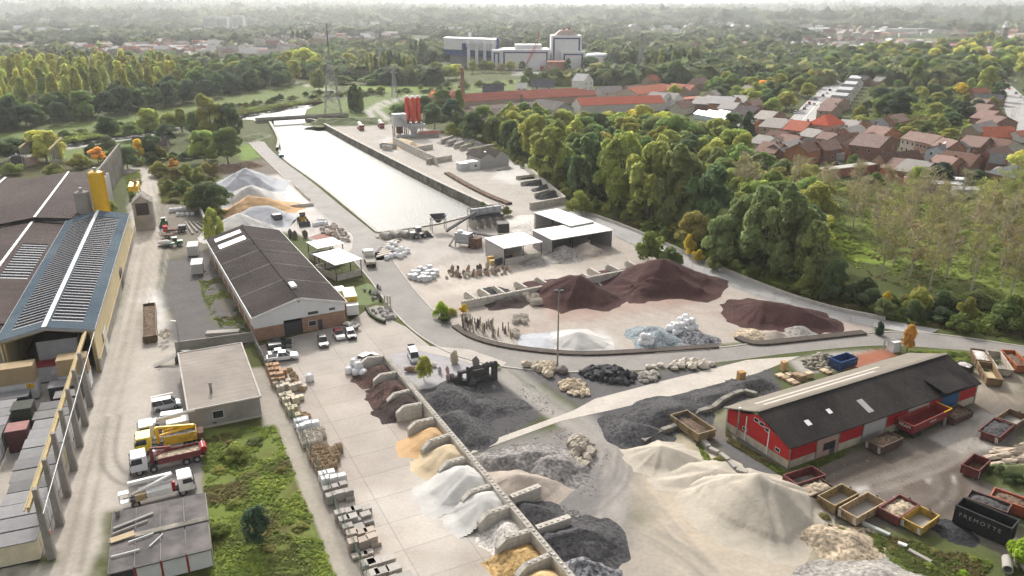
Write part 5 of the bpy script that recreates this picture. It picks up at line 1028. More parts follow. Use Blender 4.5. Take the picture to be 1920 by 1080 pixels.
m = MB(); m.box(5.45,.1,0,8.95,.14,2.6); m.build('doorway', 'chassis', o); win(o, 10.2,11.6,1.1,2.1,-.004, 'front', 'glass'); m = MB(); m.box(12.0,-.04,0,12.9,-.004,2.1); m.build('door', 'dark_steel', o)  # dark panel across the hall entrance stands for the shade inside
win(o, 10.2,12.2,3.5,4.1,-.104, 'front', 'glass'); win(o, 14.4,15.6,3.7,4.2,-.104, 'front', 'glass'); m = MB(); m.box(8.5,-.2,6.5,8.8,-.102,6.7); m.build('lamp', 'dark_steel', o)
m = MB()
for i in range(9): m.box(-.14,4+i*6.6,0,-.022,4.2+i*6.6,he-.1)
m.build('downpipes', 'white_metal', o)
def canopy(label, fl, fr, bl, h, walls=('back',), rise=.25, posts=(2,2), wall_h=1.0, name='open_shed', group='open white roofed storage sheds'):
    a, b, c = P(*fl, h), P(*fr, h), P(*bl, h); u, v = b-a, c-a; L_ = u.length; rz = math.atan2(u.y, u.x); n = Vector((-u.y, u.x, 0)).normalized(); D = abs(v.dot(n)); sg = 1 if v.dot(n) > 0 else -1
    o = thing(name, label, 'shed', (a.x, a.y, 0), rz, group); m = MB(); m.add([(-.3,-.3*sg,h),(L_+.3,-.3*sg,h),(L_+.3,(D+.3)*sg,h+rise),(-.3,(D+.3)*sg,h+rise),(-.3,-.3*sg,h+.14),(L_+.3,-.3*sg,h+.14),(L_+.3,(D+.3)*sg,h+rise+.14),(-.3,(D+.3)*sg,h+rise+.14)],[(0,3,2,1),(4,5,6,7),(0,1,5,4),(1,2,6,5),(2,3,7,6),(3,0,4,7)]); m.build('roof', 'white_roof', o)
    for i in range(posts[0]):
        for j in range(posts[1]):
            x = L_*i/(posts[0]-1); y = D*sg*j/(posts[1]-1); m = MB(); m.box(x-.09,y-.09,0,x+.09,y+.09,h+rise*j/(posts[1]-1)-.01); m.build('post', 'dark_steel', o)
    for w_ in walls:
        m = MB(); y0, y1 = sorted((.12*sg, (D-.12)*sg))
        if w_ == 'back': y0 = (D-.25)*sg; y1 = D*sg-.12*sg; m.box(.12,min(y0,y1),0,L_-.12,max(y0,y1),h-.05)
        elif w_ == 'left': m.box(-.1,y0,0,.08,y1,h*wall_h-.1)
        elif w_ == 'right': m.box(L_-.08,y0,0,L_+.1,y1,h*wall_h-.1)
        elif w_ == 'low_front': m.box(.12,-.1,0,L_-.12,.1,1.6)
        elif w_ == 'low_left': m.box(-.1,y0,0,.1,y1,1.6)
        elif w_ == 'low_right': m.box(L_-.1,y0,0,L_+.1,y1,1.6)
        elif w_ == 'low_back': m.box(.12,D*sg-.1,0,L_-.12,D*sg+.1,1.6)
        elif w_ == 'mid': m.box(L_*.62,y0,0,L_*.62+.3,y1,h*.6)
        m.build('panel_wall' if 'low' not in w_ else 'block_panel', 'cladding_grey' if 'low' not in w_ else 'block', o)
    return o
mk('cladding_grey', col=(.40,.385,.37), var=.08, scale=.6, rough=.7, wave=(.5,'X',.05))
canopy('open white roofed shed beside the hall, the farther of two', (596,466),(642,457),(584,455),4.0,('low_left','low_back'),0.2,(3,2)); canopy('open white roofed shed beside the hall, the nearer of two', (629,497),(676,486),(607,475),4.0,('low_left','low_front','low_back'),.2,(2,3))
canopy('grey walled shed with white roof behind the carved stones', (946,466),(1015,454),(921,447),4.3,('back','left','low_front'),.2,(3,2)); canopy('longest open shed with white roof beside the haul road', (1036,450),(1147,432),(1010,432),4.4,('back','left','right','mid'),.2,(4,2)); canopy('white roofed shed set back behind the longest shed', (1070,424),(1112,416),(1018,398),5.0,('right','back'),.2,(2,3))
# ================================================================ slab yard: bays
ST = [((675,671),(723,667)),((699,704),(747,696)),((725,741),(773,729)),((742,764),(796,754)),((764,794),(818,782)),((790,832),(847,812)),((822,871),(876,855)),((865,926),(925,907)),((896,967),(960,946)),((930,1013),(1000,991)),((967,1066),(1039,1035)),((1010,1130),(1085,1095))]
BH = 2.4; BAYS = [(P(*a, BH), P(*b, BH)) for a, b in ST]
for a, b in BAYS: a.z = b.z = 0
s0, s1 = BAYS[0][1], BAYS[-1][1]; block_wall('long studded block spine wall between the slab yard and the dark chippings', s0+(s0-s1).normalized()*.4, s1, BH, .75, 'concrete block bay walls', world=True)
NM = ['red lava','brown chippings','bark chippings','the empty bay','orange sand','beige sand','white powder','bright white powder','white gravel','golden gravel','ochre sand','ochre sand front']
for i, (a, b) in enumerate(BAYS): block_wall(f'block divider with a sloped end at the far side of the {NM[i]} bay', b+(a-b).normalized()*.5, a, BH, .75, slope=.62, world=True)
BM = [('dark red lava heap in the bay farthest along the spine wall','lava_brown',1.9,1.6),('coarse brown chippings heap filling the second bay','lava_brown',2.4,1.9),('smooth dark bark heap in the third bay','bark_dark',2.3,1.8),('thin pale sand spread in the nearly empty bay','sand_beige',.7,1.6),('orange sand heap in the bay','sand_orange',2.0,1.9),('beige sand cone beside the orange sand','sand_beige',2.3,2.0),('big white powder heap spilling onto the slabs','powder',2.9,2.2),('bright white powder cone in its bay','powder',2.7,2.2),('white pebble heap in its bay','gravel_white',1.7,2.2),('golden gravel heap near the end of the bays','gravel_ochre',1.9,2.4),('ochre sand heap nearest the camera in the bays','ochre_sand',2.2,2.6)]
for i, (lab, m_, h, off) in enumerate(BM):
    (a0, b0),(a1, b1) = BAYS[i], BAYS[i+1]; out = ((a0-b0)+(a1-b1)).normalized(); c = (b0+b1)/2 + out*off; al = (b1-b0).normalized(); w_ = (b1-b0).length*.12; rz = 0
    big = 7.5 if i == 6 else 5.6
    cl = [(b0+out*.2)[:2],(b1+out*.2)[:2],(a1+out*big)[:2],(a0+out*big)[:2]]; q = [(al.x*-w_, al.y*-w_, h, al.x*w_, al.y*w_, h*.97)]
    if i == 6: q += [(0,0,h,out.x*2.2,out.y*2.2,h*.5)]
    pile(lab, c, q, m_, seed=i+1, clip=cl, rough=.22 if 'sand' in m_ or 'powder' in m_ else .45, ang=.62, group='heaps in the block bays')
def gz(v): return Vector((v.x, v.y, 0))
def rot2(v, a): return Vector((v.x*math.cos(a)-v.y*math.sin(a), v.x*math.sin(a)+v.y*math.cos(a),0))
def px_pile(label, pts, m_, **k):
    """pts: (px, py, h) ridge points on the ground line under the crest"""
    c = P(*pts[0][:2]); W = [(P(a,b)-c, h) for a, b, h in pts]
    pk = [(W[0][0].x, W[0][0].y, W[0][1])] if len(W) == 1 else [(a.x,a.y,h,b.x,b.y,h2) for (a,h),(b,h2) in zip(W[:-1], W[1:])]
    return pile(label, c, pk, m_, **k)
# right hand side of the spine
block_wall('grey divider wall on the camera side of the brown sand heap', gz(P(958,930,2)), gz(P(1012,909,2)),2.0,.8, world=True); block_wall('grey divider wall between the two black chippings heaps', gz(P(1006,988,2)), gz(P(1068,967,2)),2.0,.8, world=True)
# dark chippings, grey gravel and sand on the open ground
DK_ = 'heaps of dark chippings in the middle yard'
px_pile('glittering black chippings ridge against the spine wall below the small tree', [(815,752,1.3),(850,748,1.87),(890,768,1.01)], 'gravel_dark', seed=21, group=DK_, ang=.42)
px_pile('long black chippings bank running down beside the spine wall', [(850,790,1.44),(885,825,1.15)], 'gravel_dark', seed=22, group=DK_, ang=.5); px_pile('low flat black chippings spread below the ruin wall', [(900,760,0.72),(930,768,0.65),(972,757,0.36)], 'gravel_dark', seed=23, group=DK_, ang=.25, rough=.9)
px_pile('black chippings heap beyond the concrete strip near the sand', [(1182,812,1.58),(1212,818,1.58)], 'gravel_dark', seed=24, group=DK_, ang=.5); px_pile('wide low black heap beside the block edge of the barn yard', [(1228,786,1.58),(1268,779,1.73)], 'gravel_dark', seed=25, group=DK_, ang=.42)
px_pile('fine dark ridge along the middle of the chippings strip', [(1318,752,0.86),(1375,737,0.72)], 'gravel_dark', seed=26, group=DK_, ang=.35); px_pile('smooth black heap behind the orange crate', [(1400,728,1.44),(1425,722,1.15)], 'gravel_dark', seed=27, group=DK_, ang=.5); px_pile('small dark tongue of chippings at the strip edge', [(1160,800,0.86)], 'gravel_dark', seed=28, group=DK_, ang=.4)
px_pile('speckled grey gravel ridge below the concrete strip', [(935,868,1.4),(990,866,2.2),(1035,862,1.5)], 'gravel_grey', seed=29, ang=.55, rough=.7); px_pile('lower grey gravel mound in front of the speckled ridge', [(1030,880,2.0)], 'gravel_grey', seed=30, ang=.5)
px_pile('brownish sand heap behind the spine wall', [(965,915,2.0),(1000,915,1.6)], 'sand_grey', seed=31, ang=.45, rough=.5) if 'sand_grey' in M else None
px_pile('black chippings heap beside the first right hand divider', [(990,965,1.6),(1012,962,1.0)], 'gravel_dark', seed=32, ang=.5); px_pile('tall speckled black heap between the divider and the camera', [(1045,1030,1.8),(1085,1020,2.4)], 'gravel_dark', seed=33, ang=.6, rough=.8); px_pile('coarse silver black stones at the lower edge of the photo', [(1090,1080,1.6),(1120,1085,1.4)], 'gravel_coarse', seed=34, ang=.6, rough=.9)
px_pile('huge pale sand heap with a long curved crest', [(1338,920,2.2),(1372,934,3.6),(1414,952,4.9),(1440,962,4.4)], 'sand_pale', seed=35, ang=.74, rough=.16, step=.25); px_pile('rounded pale sand mound farther back beside the block edging', [(1238,856,1.9),(1262,862,1.7)], 'sand_pale', seed=36, ang=.5, rough=.18); px_pile('low broken sand ridges between the two sand heaps', [(1290,880,.9),(1340,893,1.2),(1270,905,.6)], 'sand_pale', seed=37, ang=.3, rough=.6)
px_pile('coarse tan stone heap below the skips', [(1540,1005,1.6),(1590,1025,2.0),(1600,1050,1.4)], 'chips_tan', seed=38, ang=.6, rough=.7); px_pile('grey gravel heap cut by the lower edge of the photo', [(1650,1112,2.9),(1715,1122,2.2)], 'gravel_pale', seed=39, ang=.5, rough=.35)
# upper yard: long wall with dividers, brown heaps, white and blue heaps
UH = 1.7; UW = [((894,559),(871,543)),((920,553),(896,537)),((946,548),(923,532)),((989,539),(965,524)),((1029,532),(1004,516)),((1053,527),(1039,519)),((1077,522),(1064,513)),((1104,518),(1088,509)),((1127,513),(1102,499)),((1164,506),(1137,493)),((1199,500),(1173,486))]
block_wall('long pale block wall across the upper yard behind the brown heaps', gz(P(866,565,UH)), gz(P(1204,500,UH)), UH, .7, world=True)
for i, (a, b) in enumerate(UW): A, B = gz(P(*a, UH)), gz(P(*b, UH)); block_wall(f'pale block divider of the upper yard bays, {ordn(i)}', A+(B-A).normalized()*.42, B, UH*.97,.55, slope=.5, world=True, group='dividers of the upper yard bays', caps=False)
px_pile('dark green grey chips in an upper yard bay', [(928,548,.8)], 'gravel_black', seed=41, ang=.3, rough=.3); px_pile('flat dark chips in the bay behind the brown heap', [(1040,530,.6)], 'gravel_black', seed=42, ang=.3, rough=.3)
LV = 'red brown lava heaps in the upper yard'
px_pile('red brown lava heap with a rounded top, middle of the three', [(1085,556,5.2),(1118,561,2.8)], 'lava_red', seed=43, ang=.62, rough=.5, group=LV, step=.35); px_pile('biggest red brown lava cone beside the haul road', [(1195,546,1.6),(1243,534,6.4),(1285,542,3.0)], 'lava_red', seed=44, ang=.62, rough=.5, group=LV, step=.35); px_pile('long low red brown lava heap near the road junction', [(1430,594,3.6),(1490,602,3.0),(1545,610,1.6)], 'lava_red', seed=45, ang=.6, rough=.4, group=LV, step=.35)
px_pile('flat dark lump heap below the pale block wall', [(935,572,.9),(965,568,1.2)], 'bark_dark', seed=46, ang=.4, rough=.9); px_pile('white powder cone beside the tall pole', [(1085,642,2.2)], 'powder', seed=47, ang=.45, rough=.25); px_pile('very low grey sand spread left of the white cone', [(1020,641,.7)], 'powder_blue', seed=48, ang=.2, rough=.4)
px_pile('blue grey gravel heap behind the bags, the farther one', [(1218,628,1.8)], 'gravel_blue', seed=49, ang=.5); px_pile('blue grey gravel heap nearer the road', [(1238,640,1.9)], 'gravel_blue', seed=50, ang=.5); px_pile('speckled black and white stone heap beside the bulk bags', [(1295,634,1.4),(1320,638,1.3)], 'gravel_coarse', seed=51, ang=.5, rough=.8)
px_pile('tan pebble heap on the kerb of the upper yard', [(1410,630,1.1)], 'chips_tan', seed=52, ang=.4); px_pile('small pinkish gravel heap by the long lava heap', [(1452,630,1.3)], 'sand_grey', seed=53, ang=.55); px_pile('small grey rubble heap near the road junction', [(1498,622,1.0)], 'gravel_pale', seed=54, ang=.4)
px_pile('grey gravel heap spilling from the longest shed', [(1060,480,2.8)], 'gravel_pale', seed=55, ang=.55); px_pile('pinkish gravel heap spilling from the longest shed', [(1098,475,2.8)], 'sand_grey', seed=56, ang=.55); px_pile('low pale gravel heap beside the stone carvers shed', [(1008,490,1.0)], 'gravel_pale', seed=57, ang=.3); px_pile('broad pale sand spread behind the stone carvers shed', [(985,425,1.2),(1000,415,1.0)], 'gravel_white', seed=58, ang=.2)
# piles in the left lot beside the quay road
LP = 'tall pale heaps behind the hall'
for lab, pts, m_, s_ in (('pale blue powder heap, the farthest of the tall heaps', [(440,352,4.8),(465,350,6.8),(500,356,2.4)], 'powder_blue', 61),('white heap in front of the pale blue one', [(452,378,3.2),(472,376,5.4),(505,380,1.8)], 'powder', 62),('long orange sand ridge between white heaps', [(445,400,2.6),(470,394,4.6),(500,393,4.0),(535,393,.9)], 'sand_orange', 63),('bluish grey heap behind the dump truck', [(475,412,4.0),(505,411,4.2)], 'powder_blue', 64),('white cone right behind the dark hall roof', [(452,437,5.6)], 'powder', 65)):
    px_pile(lab, pts, m_, seed=s_, ang=.62, rough=.35, group=LP, step=.4)
px_pile('brown earth bank behind the pale blue heap', [(410,322,2.5),(470,312,2.2)], 'earth_fill', seed=66, ang=.5)
block_wall('low pale divider between the sand heap and the loader', (545,390),(588,386),1.0,.5, group='low dividers of the left lot', caps=False); block_wall('low pale divider beside the quay road', (553,350),(580,376),.8,.5, group='low dividers of the left lot', caps=False)
# ================================================================ things in the slab yard
BKc = (.02,.022,.026)
car(525,648,30,-3,BKc,'black estate car at the back of the row of four beside the brick front','sedan',L_=4.7); car(526,658,30,-4,(.028,.032,.036),'dark blue black car, second in the row of four beside the hall','suv',L_=4.6); car(527,667,30,-5,(.022,.025,.03),'black car squeezed beside the white pickup','sedan',L_=4.6)
car(531,675,34,-4,(.70,.71,.73),'white double cab pickup nearest the stacked pallets','pickup',L_=4.9); car(606,646,6,20,(.10,.095,.10),'dark grey car parked in front of the open hall doorway','suv',L_=4.3); car(636,633,10,16,(.72,.71,.70),'small white car with a dark red roof','hatch',(.22,.01,.03),L_=3.6); car(658,632,8,17,BKc,'small black car with a white roof','hatch',(.72,.71,.70),L_=3.8)
car(690,676,26,-12,(.60,.56,.48),'beige car behind the first block divider','hatch',L_=4.1); car(776,674,7,16,(.45,.47,.49),'silver estate car with its tailgate open on the display area','van',boot=True,L_=4.3)
o = truck('small flat trailer loaded with pale stones beside the white roofed car', 660,617,14,3, 'stone_trailer', 'trailer'); chassis(o, -1.8,1.6,[-.5,.5],.35,2.0); m = MB(); m.box(-1.8,-1,.8,1.6,1,.95); m.build('deck', 'dark_steel', o); m = MB(); [m.rock((random.uniform(-1.5,1.3),random.uniform(-.8,.8),1.1),.3, i, 1,.4) for i in range(9)]; m.build('stone_load', 'pale_stone', o)
o = truck('truck with a yellow box body parked beside the hall', 656,577,9,26, 'box_truck', 'truck'); chassis(o, -4.0,4.2,[-2.6,-1.4,2.8]); m = MB(); m.box(-4.2,-1.25,1.1,1.9,1.25,3.9); b = m.build('box_body', 'dull', o, color=(.58,.40,.05)); m = MB(); m.box(-4.25,-1.3,3.902,1.95,1.3,4.0); m.build('box_roof', 'dull', b, color=(.72,.68,.55)); truck_cab(o, -6.4,(.7,.7,.7)); o.rotation_euler.z += PI
m = MB(); m.box(-4.26,-.02,1.2,-4.202,.02,3.8); m.build('door_seam', 'dark_steel', b)
o = truck('pale flatbed truck beside the nearer open shed on the works road', 694,495,10,24, 'flatbed_truck', 'truck'); chassis(o, -3.6,3.6,[-2.2,-1.2,2.4]); tipper_body(o, -3.6,1.6,(.52,.48,.40),.6, load='precast'); truck_cab(o, 1.8,(.66,.64,.58)); o.rotation_euler.z += PI
o = truck('black and silver tipper truck on the pale left lot', 515,416,10,6, 'tipper_truck', 'truck'); chassis(o, -3.8,3.6,[-2.6,-1.4,2.4]); tipper_body(o, -3.6,1.3,(.40,.40,.42),1.5); truck_cab(o, 1.5,(.03,.03,.035))
loader('yellow wheel loader with its bucket down on the left lot', 568,419,6,9,(.45,.30,.05),1.15); loader('grey telehandler parked at the end of the canal basin', 786,446,14,-2,(.20,.20,.20),1.0, name='telehandler')
def bags(spots, label, group, s=1.0, h=0):
    for i, (x, y, *z) in enumerate(spots): p = P(x, y); big_bag(p.x, p.y, z[0] if z else 0, f'{label}, {ordn(i)}', group, random.uniform(0,1.5), s*random.uniform(.92,1.08))
bags([(655,700),(663,694),(668,703),(676,697),(664,688),(673,690),(681,705),(672,700,1.05),(664,694,1.05)], 'white bulk bag in the cluster beside the first bay', 'bulk bags beside the first bay', 1.25); p = P(581,714); big_bag(p.x, p.y, 0, 'lone white bulk bag standing on the open slabs', None, .4,1.3)
bags([(1255,620),(1268,628),(1276,628),(1285,624),(1294,622),(1302,618),(1262,614),(1270,618),(1280,616),(1288,613),(1268,626,1.1),(1277,625,1.1),(1286,619,1.1),(1296,617,1.1),(1275,615,1.1),(1284,610,1.1)], 'white bulk bag in the stacked group beside the blue gravel', 'stacked bulk bags in the upper yard', 1.25)
bags([(1203,646),(1212,648),(1220,648),(1208,641),(1206,645,1.1),(1215,646,1.1)], 'grey white bulk bag beside the blue gravel heap on the kerb', 'bulk bags on the kerb', 1.1); bags([(725,487),(733,484),(741,482),(750,484),(758,480),(764,474),(745,474),(736,470),(728,468),(754,470),(742,462),(735,460)], 'white bulk bag near the end of the basin', 'bulk bags near the basin end', 1.2)
bags([(590,424),(597,423),(604,422),(611,422),(600,417),(608,416)], 'dull white bulk bag on the left lot', 'bulk bags on the left lot', 1.2)
# wrapped cubes of stone on the upper yard
k = 0
for i, (x, y) in enumerate([(770,522),(778,525),(787,527),(796,528),(804,526),(812,522),(775,515),(784,517),(793,519),(802,517),(810,513),(788,510),(797,510),(806,507),(780,520,),(818,516),(792,524),(800,522)]):
    pallet_stack(x, y, f'white wrapped stone cube on the upper yard, {ordn(i)}', 'bagstone', (.60,.61,.62),1.25,1.15,.95+.3*(i % 2), R(24), 'wrapped stone cubes on the upper yard', 'wrap')
# stacked goods along the fence
FA0, FB0 = P(503,692), P(700,1112); fdir = math.atan2((FB0-FA0).y, (FB0-FA0).x); GR = 'loaded pallets along the yard fence'
def stack(desc, pts, h, style, col, lx=1.2, ly=1.0, mtl='bagstone', cat=None):
    pts = sorted(pts, key=lambda q: (q[1], q[0]))
    for i, (x, y, *hh) in enumerate(pts):
        H_ = hh[0] if hh else h; p = P(x, y, H_+.14); f_ = random.uniform(.85,1.12); c = [q*f_ for q in col]
        pallet_stack(x, y, f'{desc}, {"farthest" if i == 0 else ORD[i] if i < 20 else str(i+1)+"th"} from the hall end' if i else f'{desc}, closest to the hall', mtl, c, lx, ly, H_, fdir+PI/2+random.uniform(-.05,.05), GR, style, pos=Vector((p.x, p.y, 0)))
stack('tall stack of tan brick packs', [(505,682),(516,681),(509,690),(520,689),(512,699,1.7),(524,698,1.7),(530,692),(515,707),(527,706)],1.35, 'block', (.42,.26,.15),1.25,1.05); stack('pale capped stack with round holes', [(518,715),(528,713),(538,711)],1.0, 'block', (.52,.44,.36))
stack('open crate of small stones in a thin row', [(543,690),(548,697),(553,703),(551,709),(557,714),(561,720),(566,726)],.55, 'crate', (.33,.25,.17),1.0,.9, 'wood'); stack('beige block pallet', [(525,722),(536,718),(547,720),(558,717),(568,722,.4)],1.15, 'block', (.52,.46,.38))
stack('cream cut stone pallet', [(530,738),(540,735),(545,740),(553,744),(562,741,.7),(536,745)],1.15, 'block', (.52,.46,.35)); stack('yellowish narrow stone pallet', [(540,757),(545,764),(552,760,.6),(557,775,.5)],1.3, 'block', (.46,.42,.28),1.0,1.1); stack('low scattered stone pallet', [(560,772),(570,774),(576,777)],.4, 'crate', (.36,.3,.22),1.0,.9, 'wood')
stack('white wrapped pallet near the fence', [(558,786),(571,783),(563,796),(577,791),(590,789)],1.2, 'wrap', (.66,.67,.68)); stack('ring stacked grey crate of cobbles', [(566,808),(578,806),(590,803),(602,801),(568,817),(582,814),(594,812),(604,810),(572,826),(584,824),(597,820)],.85, 'crate', (.42,.39,.35),1.05,1.0, 'pale_stone')
stack('dark slatted wooden crate', [(583,838),(595,835),(608,832),(586,848),(599,846),(611,843),(622,838),(592,858),(604,856),(617,853),(628,848),(634,832),(598,868),(611,866),(623,862)],1.15, 'crate', (.24,.185,.125),1.15,1.05, 'wood')
stack('white topped stone pallet', [(605,885),(619,882),(610,894),(625,892),(640,889)],1.25, 'wrap', (.66,.66,.66)); stack('grey cobble pallet', [(613,913),(628,909),(642,905),(619,926),(636,921),(653,917),(655,929,.5)],1.2, 'slab', (.33,.305,.28))
stack('flat grey slab pallet', [(637,958),(655,954),(668,951),(686,950,.7),(645,970),(660,966),(685,962,.8),(668,972,.5),(652,984,.8),(673,985,.6),(690,974,.4)],1.0, 'slab', (.36,.335,.305),1.3,1.1); stack('brown grey paving pallet', [(660,996),(678,994),(692,992),(662,1012),(680,1010),(696,1003),(703,1014,.4)],1.1, 'slab', (.40,.34,.28),1.3,1.1)
stack('low paving remnant', [(668,1040),(680,1037),(690,1033)],.3, 'slab', (.42,.38,.33),1.1,.9); stack('large thin slab pallet at the lower edge', [(690,1052),(702,1051),(727,1044),(698,1072),(716,1068),(738,1062),(712,1090),(735,1085),(760,1078)],.7, 'slab', (.40,.37,.335),1.6,1.3)
def mesh_fence(label, line, h=2.0, step=2.5, name='mesh_fence', pitch_=.2, m='mesh_green'):
    o = thing(name, label, 'fence', (0,0,0)); pw = MB(); ln = np.array(line); d = np.r_[0, np.cumsum(np.hypot(*np.diff(ln, axis=0).T))]; tot = d[-1]; pt = lambda s: Vector((np.interp(s, d, ln[:,0]), np.interp(s, d, ln[:,1]),0))
    n = int(tot/step)
    for i in range(min(n+1,95)): q = MB(); p = pt(tot*i/n); q.tube(p, p+Vector((0,0,h+.1)),.045, n=6); q.build('post', m, o)
    for z in np.arange(.1, h, .28):
        for i in range(n): a, b = pt(tot*i/n), pt(tot*(i+1)/n); pw.bar(a+Vector((0,0,z)), b+Vector((0,0,z)),.02)
    for s in np.arange(0, tot, pitch_*2): p = pt(s); pw.bar(p, p+Vector((0,0,h)),.014)
    pw.build('wire_mesh', m, o); return o
mesh_fence('green mesh fence along the stacked pallets and the field track', PX([(490,672),(503,694),(600,890),(700,1112)]),2.0)
mesh_fence('mesh fence along the haul road beside the longest shed', smooth_line(PX([(1152,442),(1290,502),(1420,553),(1540,590),(1635,612)]),4),2.0,4, pitch_=.6, m='steel')
block_wall('dark low wall beside the parked black cars', (479,648),(500,690),1.6,.25, None, None, 'old_concrete', name='low_wall', caps=False)
ob = edge_strip('road_barrier', HAULR[:-6],.35,0,.8, 'kerb'); tag(ob, 'long pale concrete barrier on the wood side of the haul road', 'barrier')
ob = edge_strip('soil_edging', smooth_line(PX([(853,612),(890,634),(960,652),(1080,664),(1200,660),(1345,650)]),6),1.6,0,.35, 'topsoil'); tag(ob, 'dark soil strip along the inner curve of the works road', 'flower bed'); ob = edge_strip('soil_edging', smooth_line(PX([(1382,634),(1420,645),(1500,638),(1620,625)]),6),1.8,0,.4, 'topsoil'); tag(ob, 'dark soil strip behind the tan pebble heap', 'flower bed')
# display garden beside the hall
struct(sheet('garden_lawn', [(664,540),(690,530),(712,545),(722,563),(690,572),(672,572)],.014, 'slabs', (.10,.14,.035),1.5, 'x'))
ob = sheet('flower_bed', [(688,578),(705,573),(735,575),(745,592),(735,604),(710,603)],.03, 'road', (.25,.24,.22),1, 'x'); del ob['kind']; tag(ob, 'grey gravel flower bed with boulders beside the works road', 'flower bed')
ob = edge_strip('hedge', PX([(686,578),(694,592),(708,602),(722,607)]),.5,0,.7, 'hedge'); tag(ob, 'low dark hedge around the gravel flower bed', 'hedge')
def stone(x, y, r, col, label, group, seed, z=0, sub=1, cat='stone', name='boulder', rough=.35):
    m = MB(); m.rock((0,0,r[2]*.75), r, seed, sub, rough); o = m.build(name, 'stone_obj', color=col); o.location = (x, y, z); return tag(o, label, cat, group)
rs = random.Random(12)
for i, (x, y, s) in enumerate([(700,583,.5),(712,580,.6),(716,586,.7),(725,588,.8),(730,583,.6),(720,592,.6),(728,598,.9),(705,588,.4),(736,597,.7)]): p = P(x, y); stone(p.x, p.y, (s,s*.8,s*.7), rs.choice([(.5,.48,.44),(.35,.33,.31)]), f'rounded boulder in the gravel flower bed, {ordn(i)}', 'boulders of the flower bed', i)
for i, (x, y) in enumerate([(722,575),(727,575),(732,576)]): p = P(x, y); m = MB(); m.cbox(0,0,0,.35,.3,2.6,.2); ob = m.build('stone_pillar', 'pale_stone'); ob.location = p; tag(ob, f'pale square pillar in the flower bed, {ordn(i)}', 'pillar', 'pillars of the flower bed')
for i in range(16): p = P(rs.uniform(680,715), rs.uniform(540,565)); stone(p.x, p.y, (.4,.35,rs.uniform(.3,.9)), rs.choice([(.5,.49,.47),(.12,.12,.12),(.4,.38,.35)]), f'ornamental stone on the small lawn, {ordn(i)}', 'ornamental stones on the small lawn', i+20)
# standing stones
SP = 'upright stone pillars beside the inner curve'
for i in range(46):
    t = rs.random(); x, y = 868+t*88+rs.uniform(-4,4),606+t*18+rs.uniform(-6,14); p = P(x, y); h = rs.uniform(1.0,2.2); c = rs.choice([(.09,.085,.08),(.14,.12,.105),(.34,.28,.22),(.22,.19,.165),(.42,.36,.29)]); m = MB(); m.cbox(0,0,0,rs.uniform(.25,.42),rs.uniform(.2,.3),h,rs.uniform(0,3),None,rs.uniform(.35,.8)); ob = m.build('stone_pillar', 'stone_obj', color=c); ob.location = p; ob.rotation_euler = (rs.uniform(-.06,.06), rs.uniform(-.06,.06), rs.uniform(0,3)); ob['px'] = x
    tag(ob, '', 'pillar', SP)
q = sorted([o for o in bpy.data.objects if o.get('group') == SP], key=lambda o: o['px'])
for i, o in enumerate(q): o['label'] = f'upright rough stone pillar inside the road curve, {ordn(i)}'; del o['px']
for i, (x, y) in enumerate([(968,598),(975,603),(983,606),(978,596),(985,598),(966,606),(968,625),(962,628),(968,632)]): p = P(x, y); pallet_stack(x, y, f'crate of upright grey stones beside the pillars, {ordn(i)}', 'pale_stone', (.4,.36,.31),1.1,1.0,.9,.4, 'crates of stones beside the pillars', 'crate', pos=p)
for i, (x, y) in enumerate([(985,560),(993,566),(1000,572),(1010,571),(1004,562)]): p = P(x, y); pallet_stack(x, y, f'crate of pale rubble beside the rounded lava heap, {ordn(i)}', 'pale_stone', (.5,.45,.38),1.3,1.1,1.3,.4, 'crates of rubble beside the lava heap', 'crate', pos=p)
CS = 'carved and rough stones in the upper yard'
for i in range(44):
    t = i/43; x, y = 838+t*118+rs.uniform(-5,5),519-t*10+rs.uniform(-9,5); p = P(x, y); h = rs.uniform(.5,1.9); c = rs.choice([(.42,.36,.28),(.30,.25,.20),(.12,.105,.09),(.5,.45,.37),(.25,.2,.15),(.36,.23,.17)]); stone(p.x, p.y, (rs.uniform(.35,.6),rs.uniform(.3,.5),h*.6), c, f'rough stone in the long row behind the pale wall, {ordn(i)}', CS, i+50, name='carved_stone', rough=.6)
for i, (lab, x, y, z) in enumerate((('orange crate against the grey walled shed',920,492,1.6),('yellow crate beside the orange crate',924,496,1.2))): m = MB(); m.box(-.8,-.6,0,.8,.6,z); ob = m.build('wooden_crate', 'dull', color=((.5,.33,.12),(.55,.42,.18))[i]); ob.location = P(x, y); ob.rotation_euler = (0,0,.4); tag(ob, lab, 'crate')
block_wall('dark grey screen wall in front of the grey walled shed', (928,499),(960,490),1.8,.2, None, None, 'dark_steel', name='screen_wall', caps=False)
# slab rack by the basin
for i in range(7): a, b = P(706+i*3,484-i*4.5), P(733+i*3,476-i*4.5); d = b-a; m = MB(); m.bar((0,0,.35),(d.x,d.y,.35),.8,.25); m.box(0,-.3,0,.2,.3,.22); ob = m.build('stone_slab', 'pale_stone'); ob.location = a; tag(ob, f'long pale stone slab on the dark curved bed, {ordn(i,"front")} slab', 'slab', 'long slabs near the basin end')
struct(sheet('slab_bed', [(700,488),(703,474),(714,462),(730,458),(745,470),(740,480),(718,488)],.02, 'road', (.12,.115,.11),1.5, 'x'))
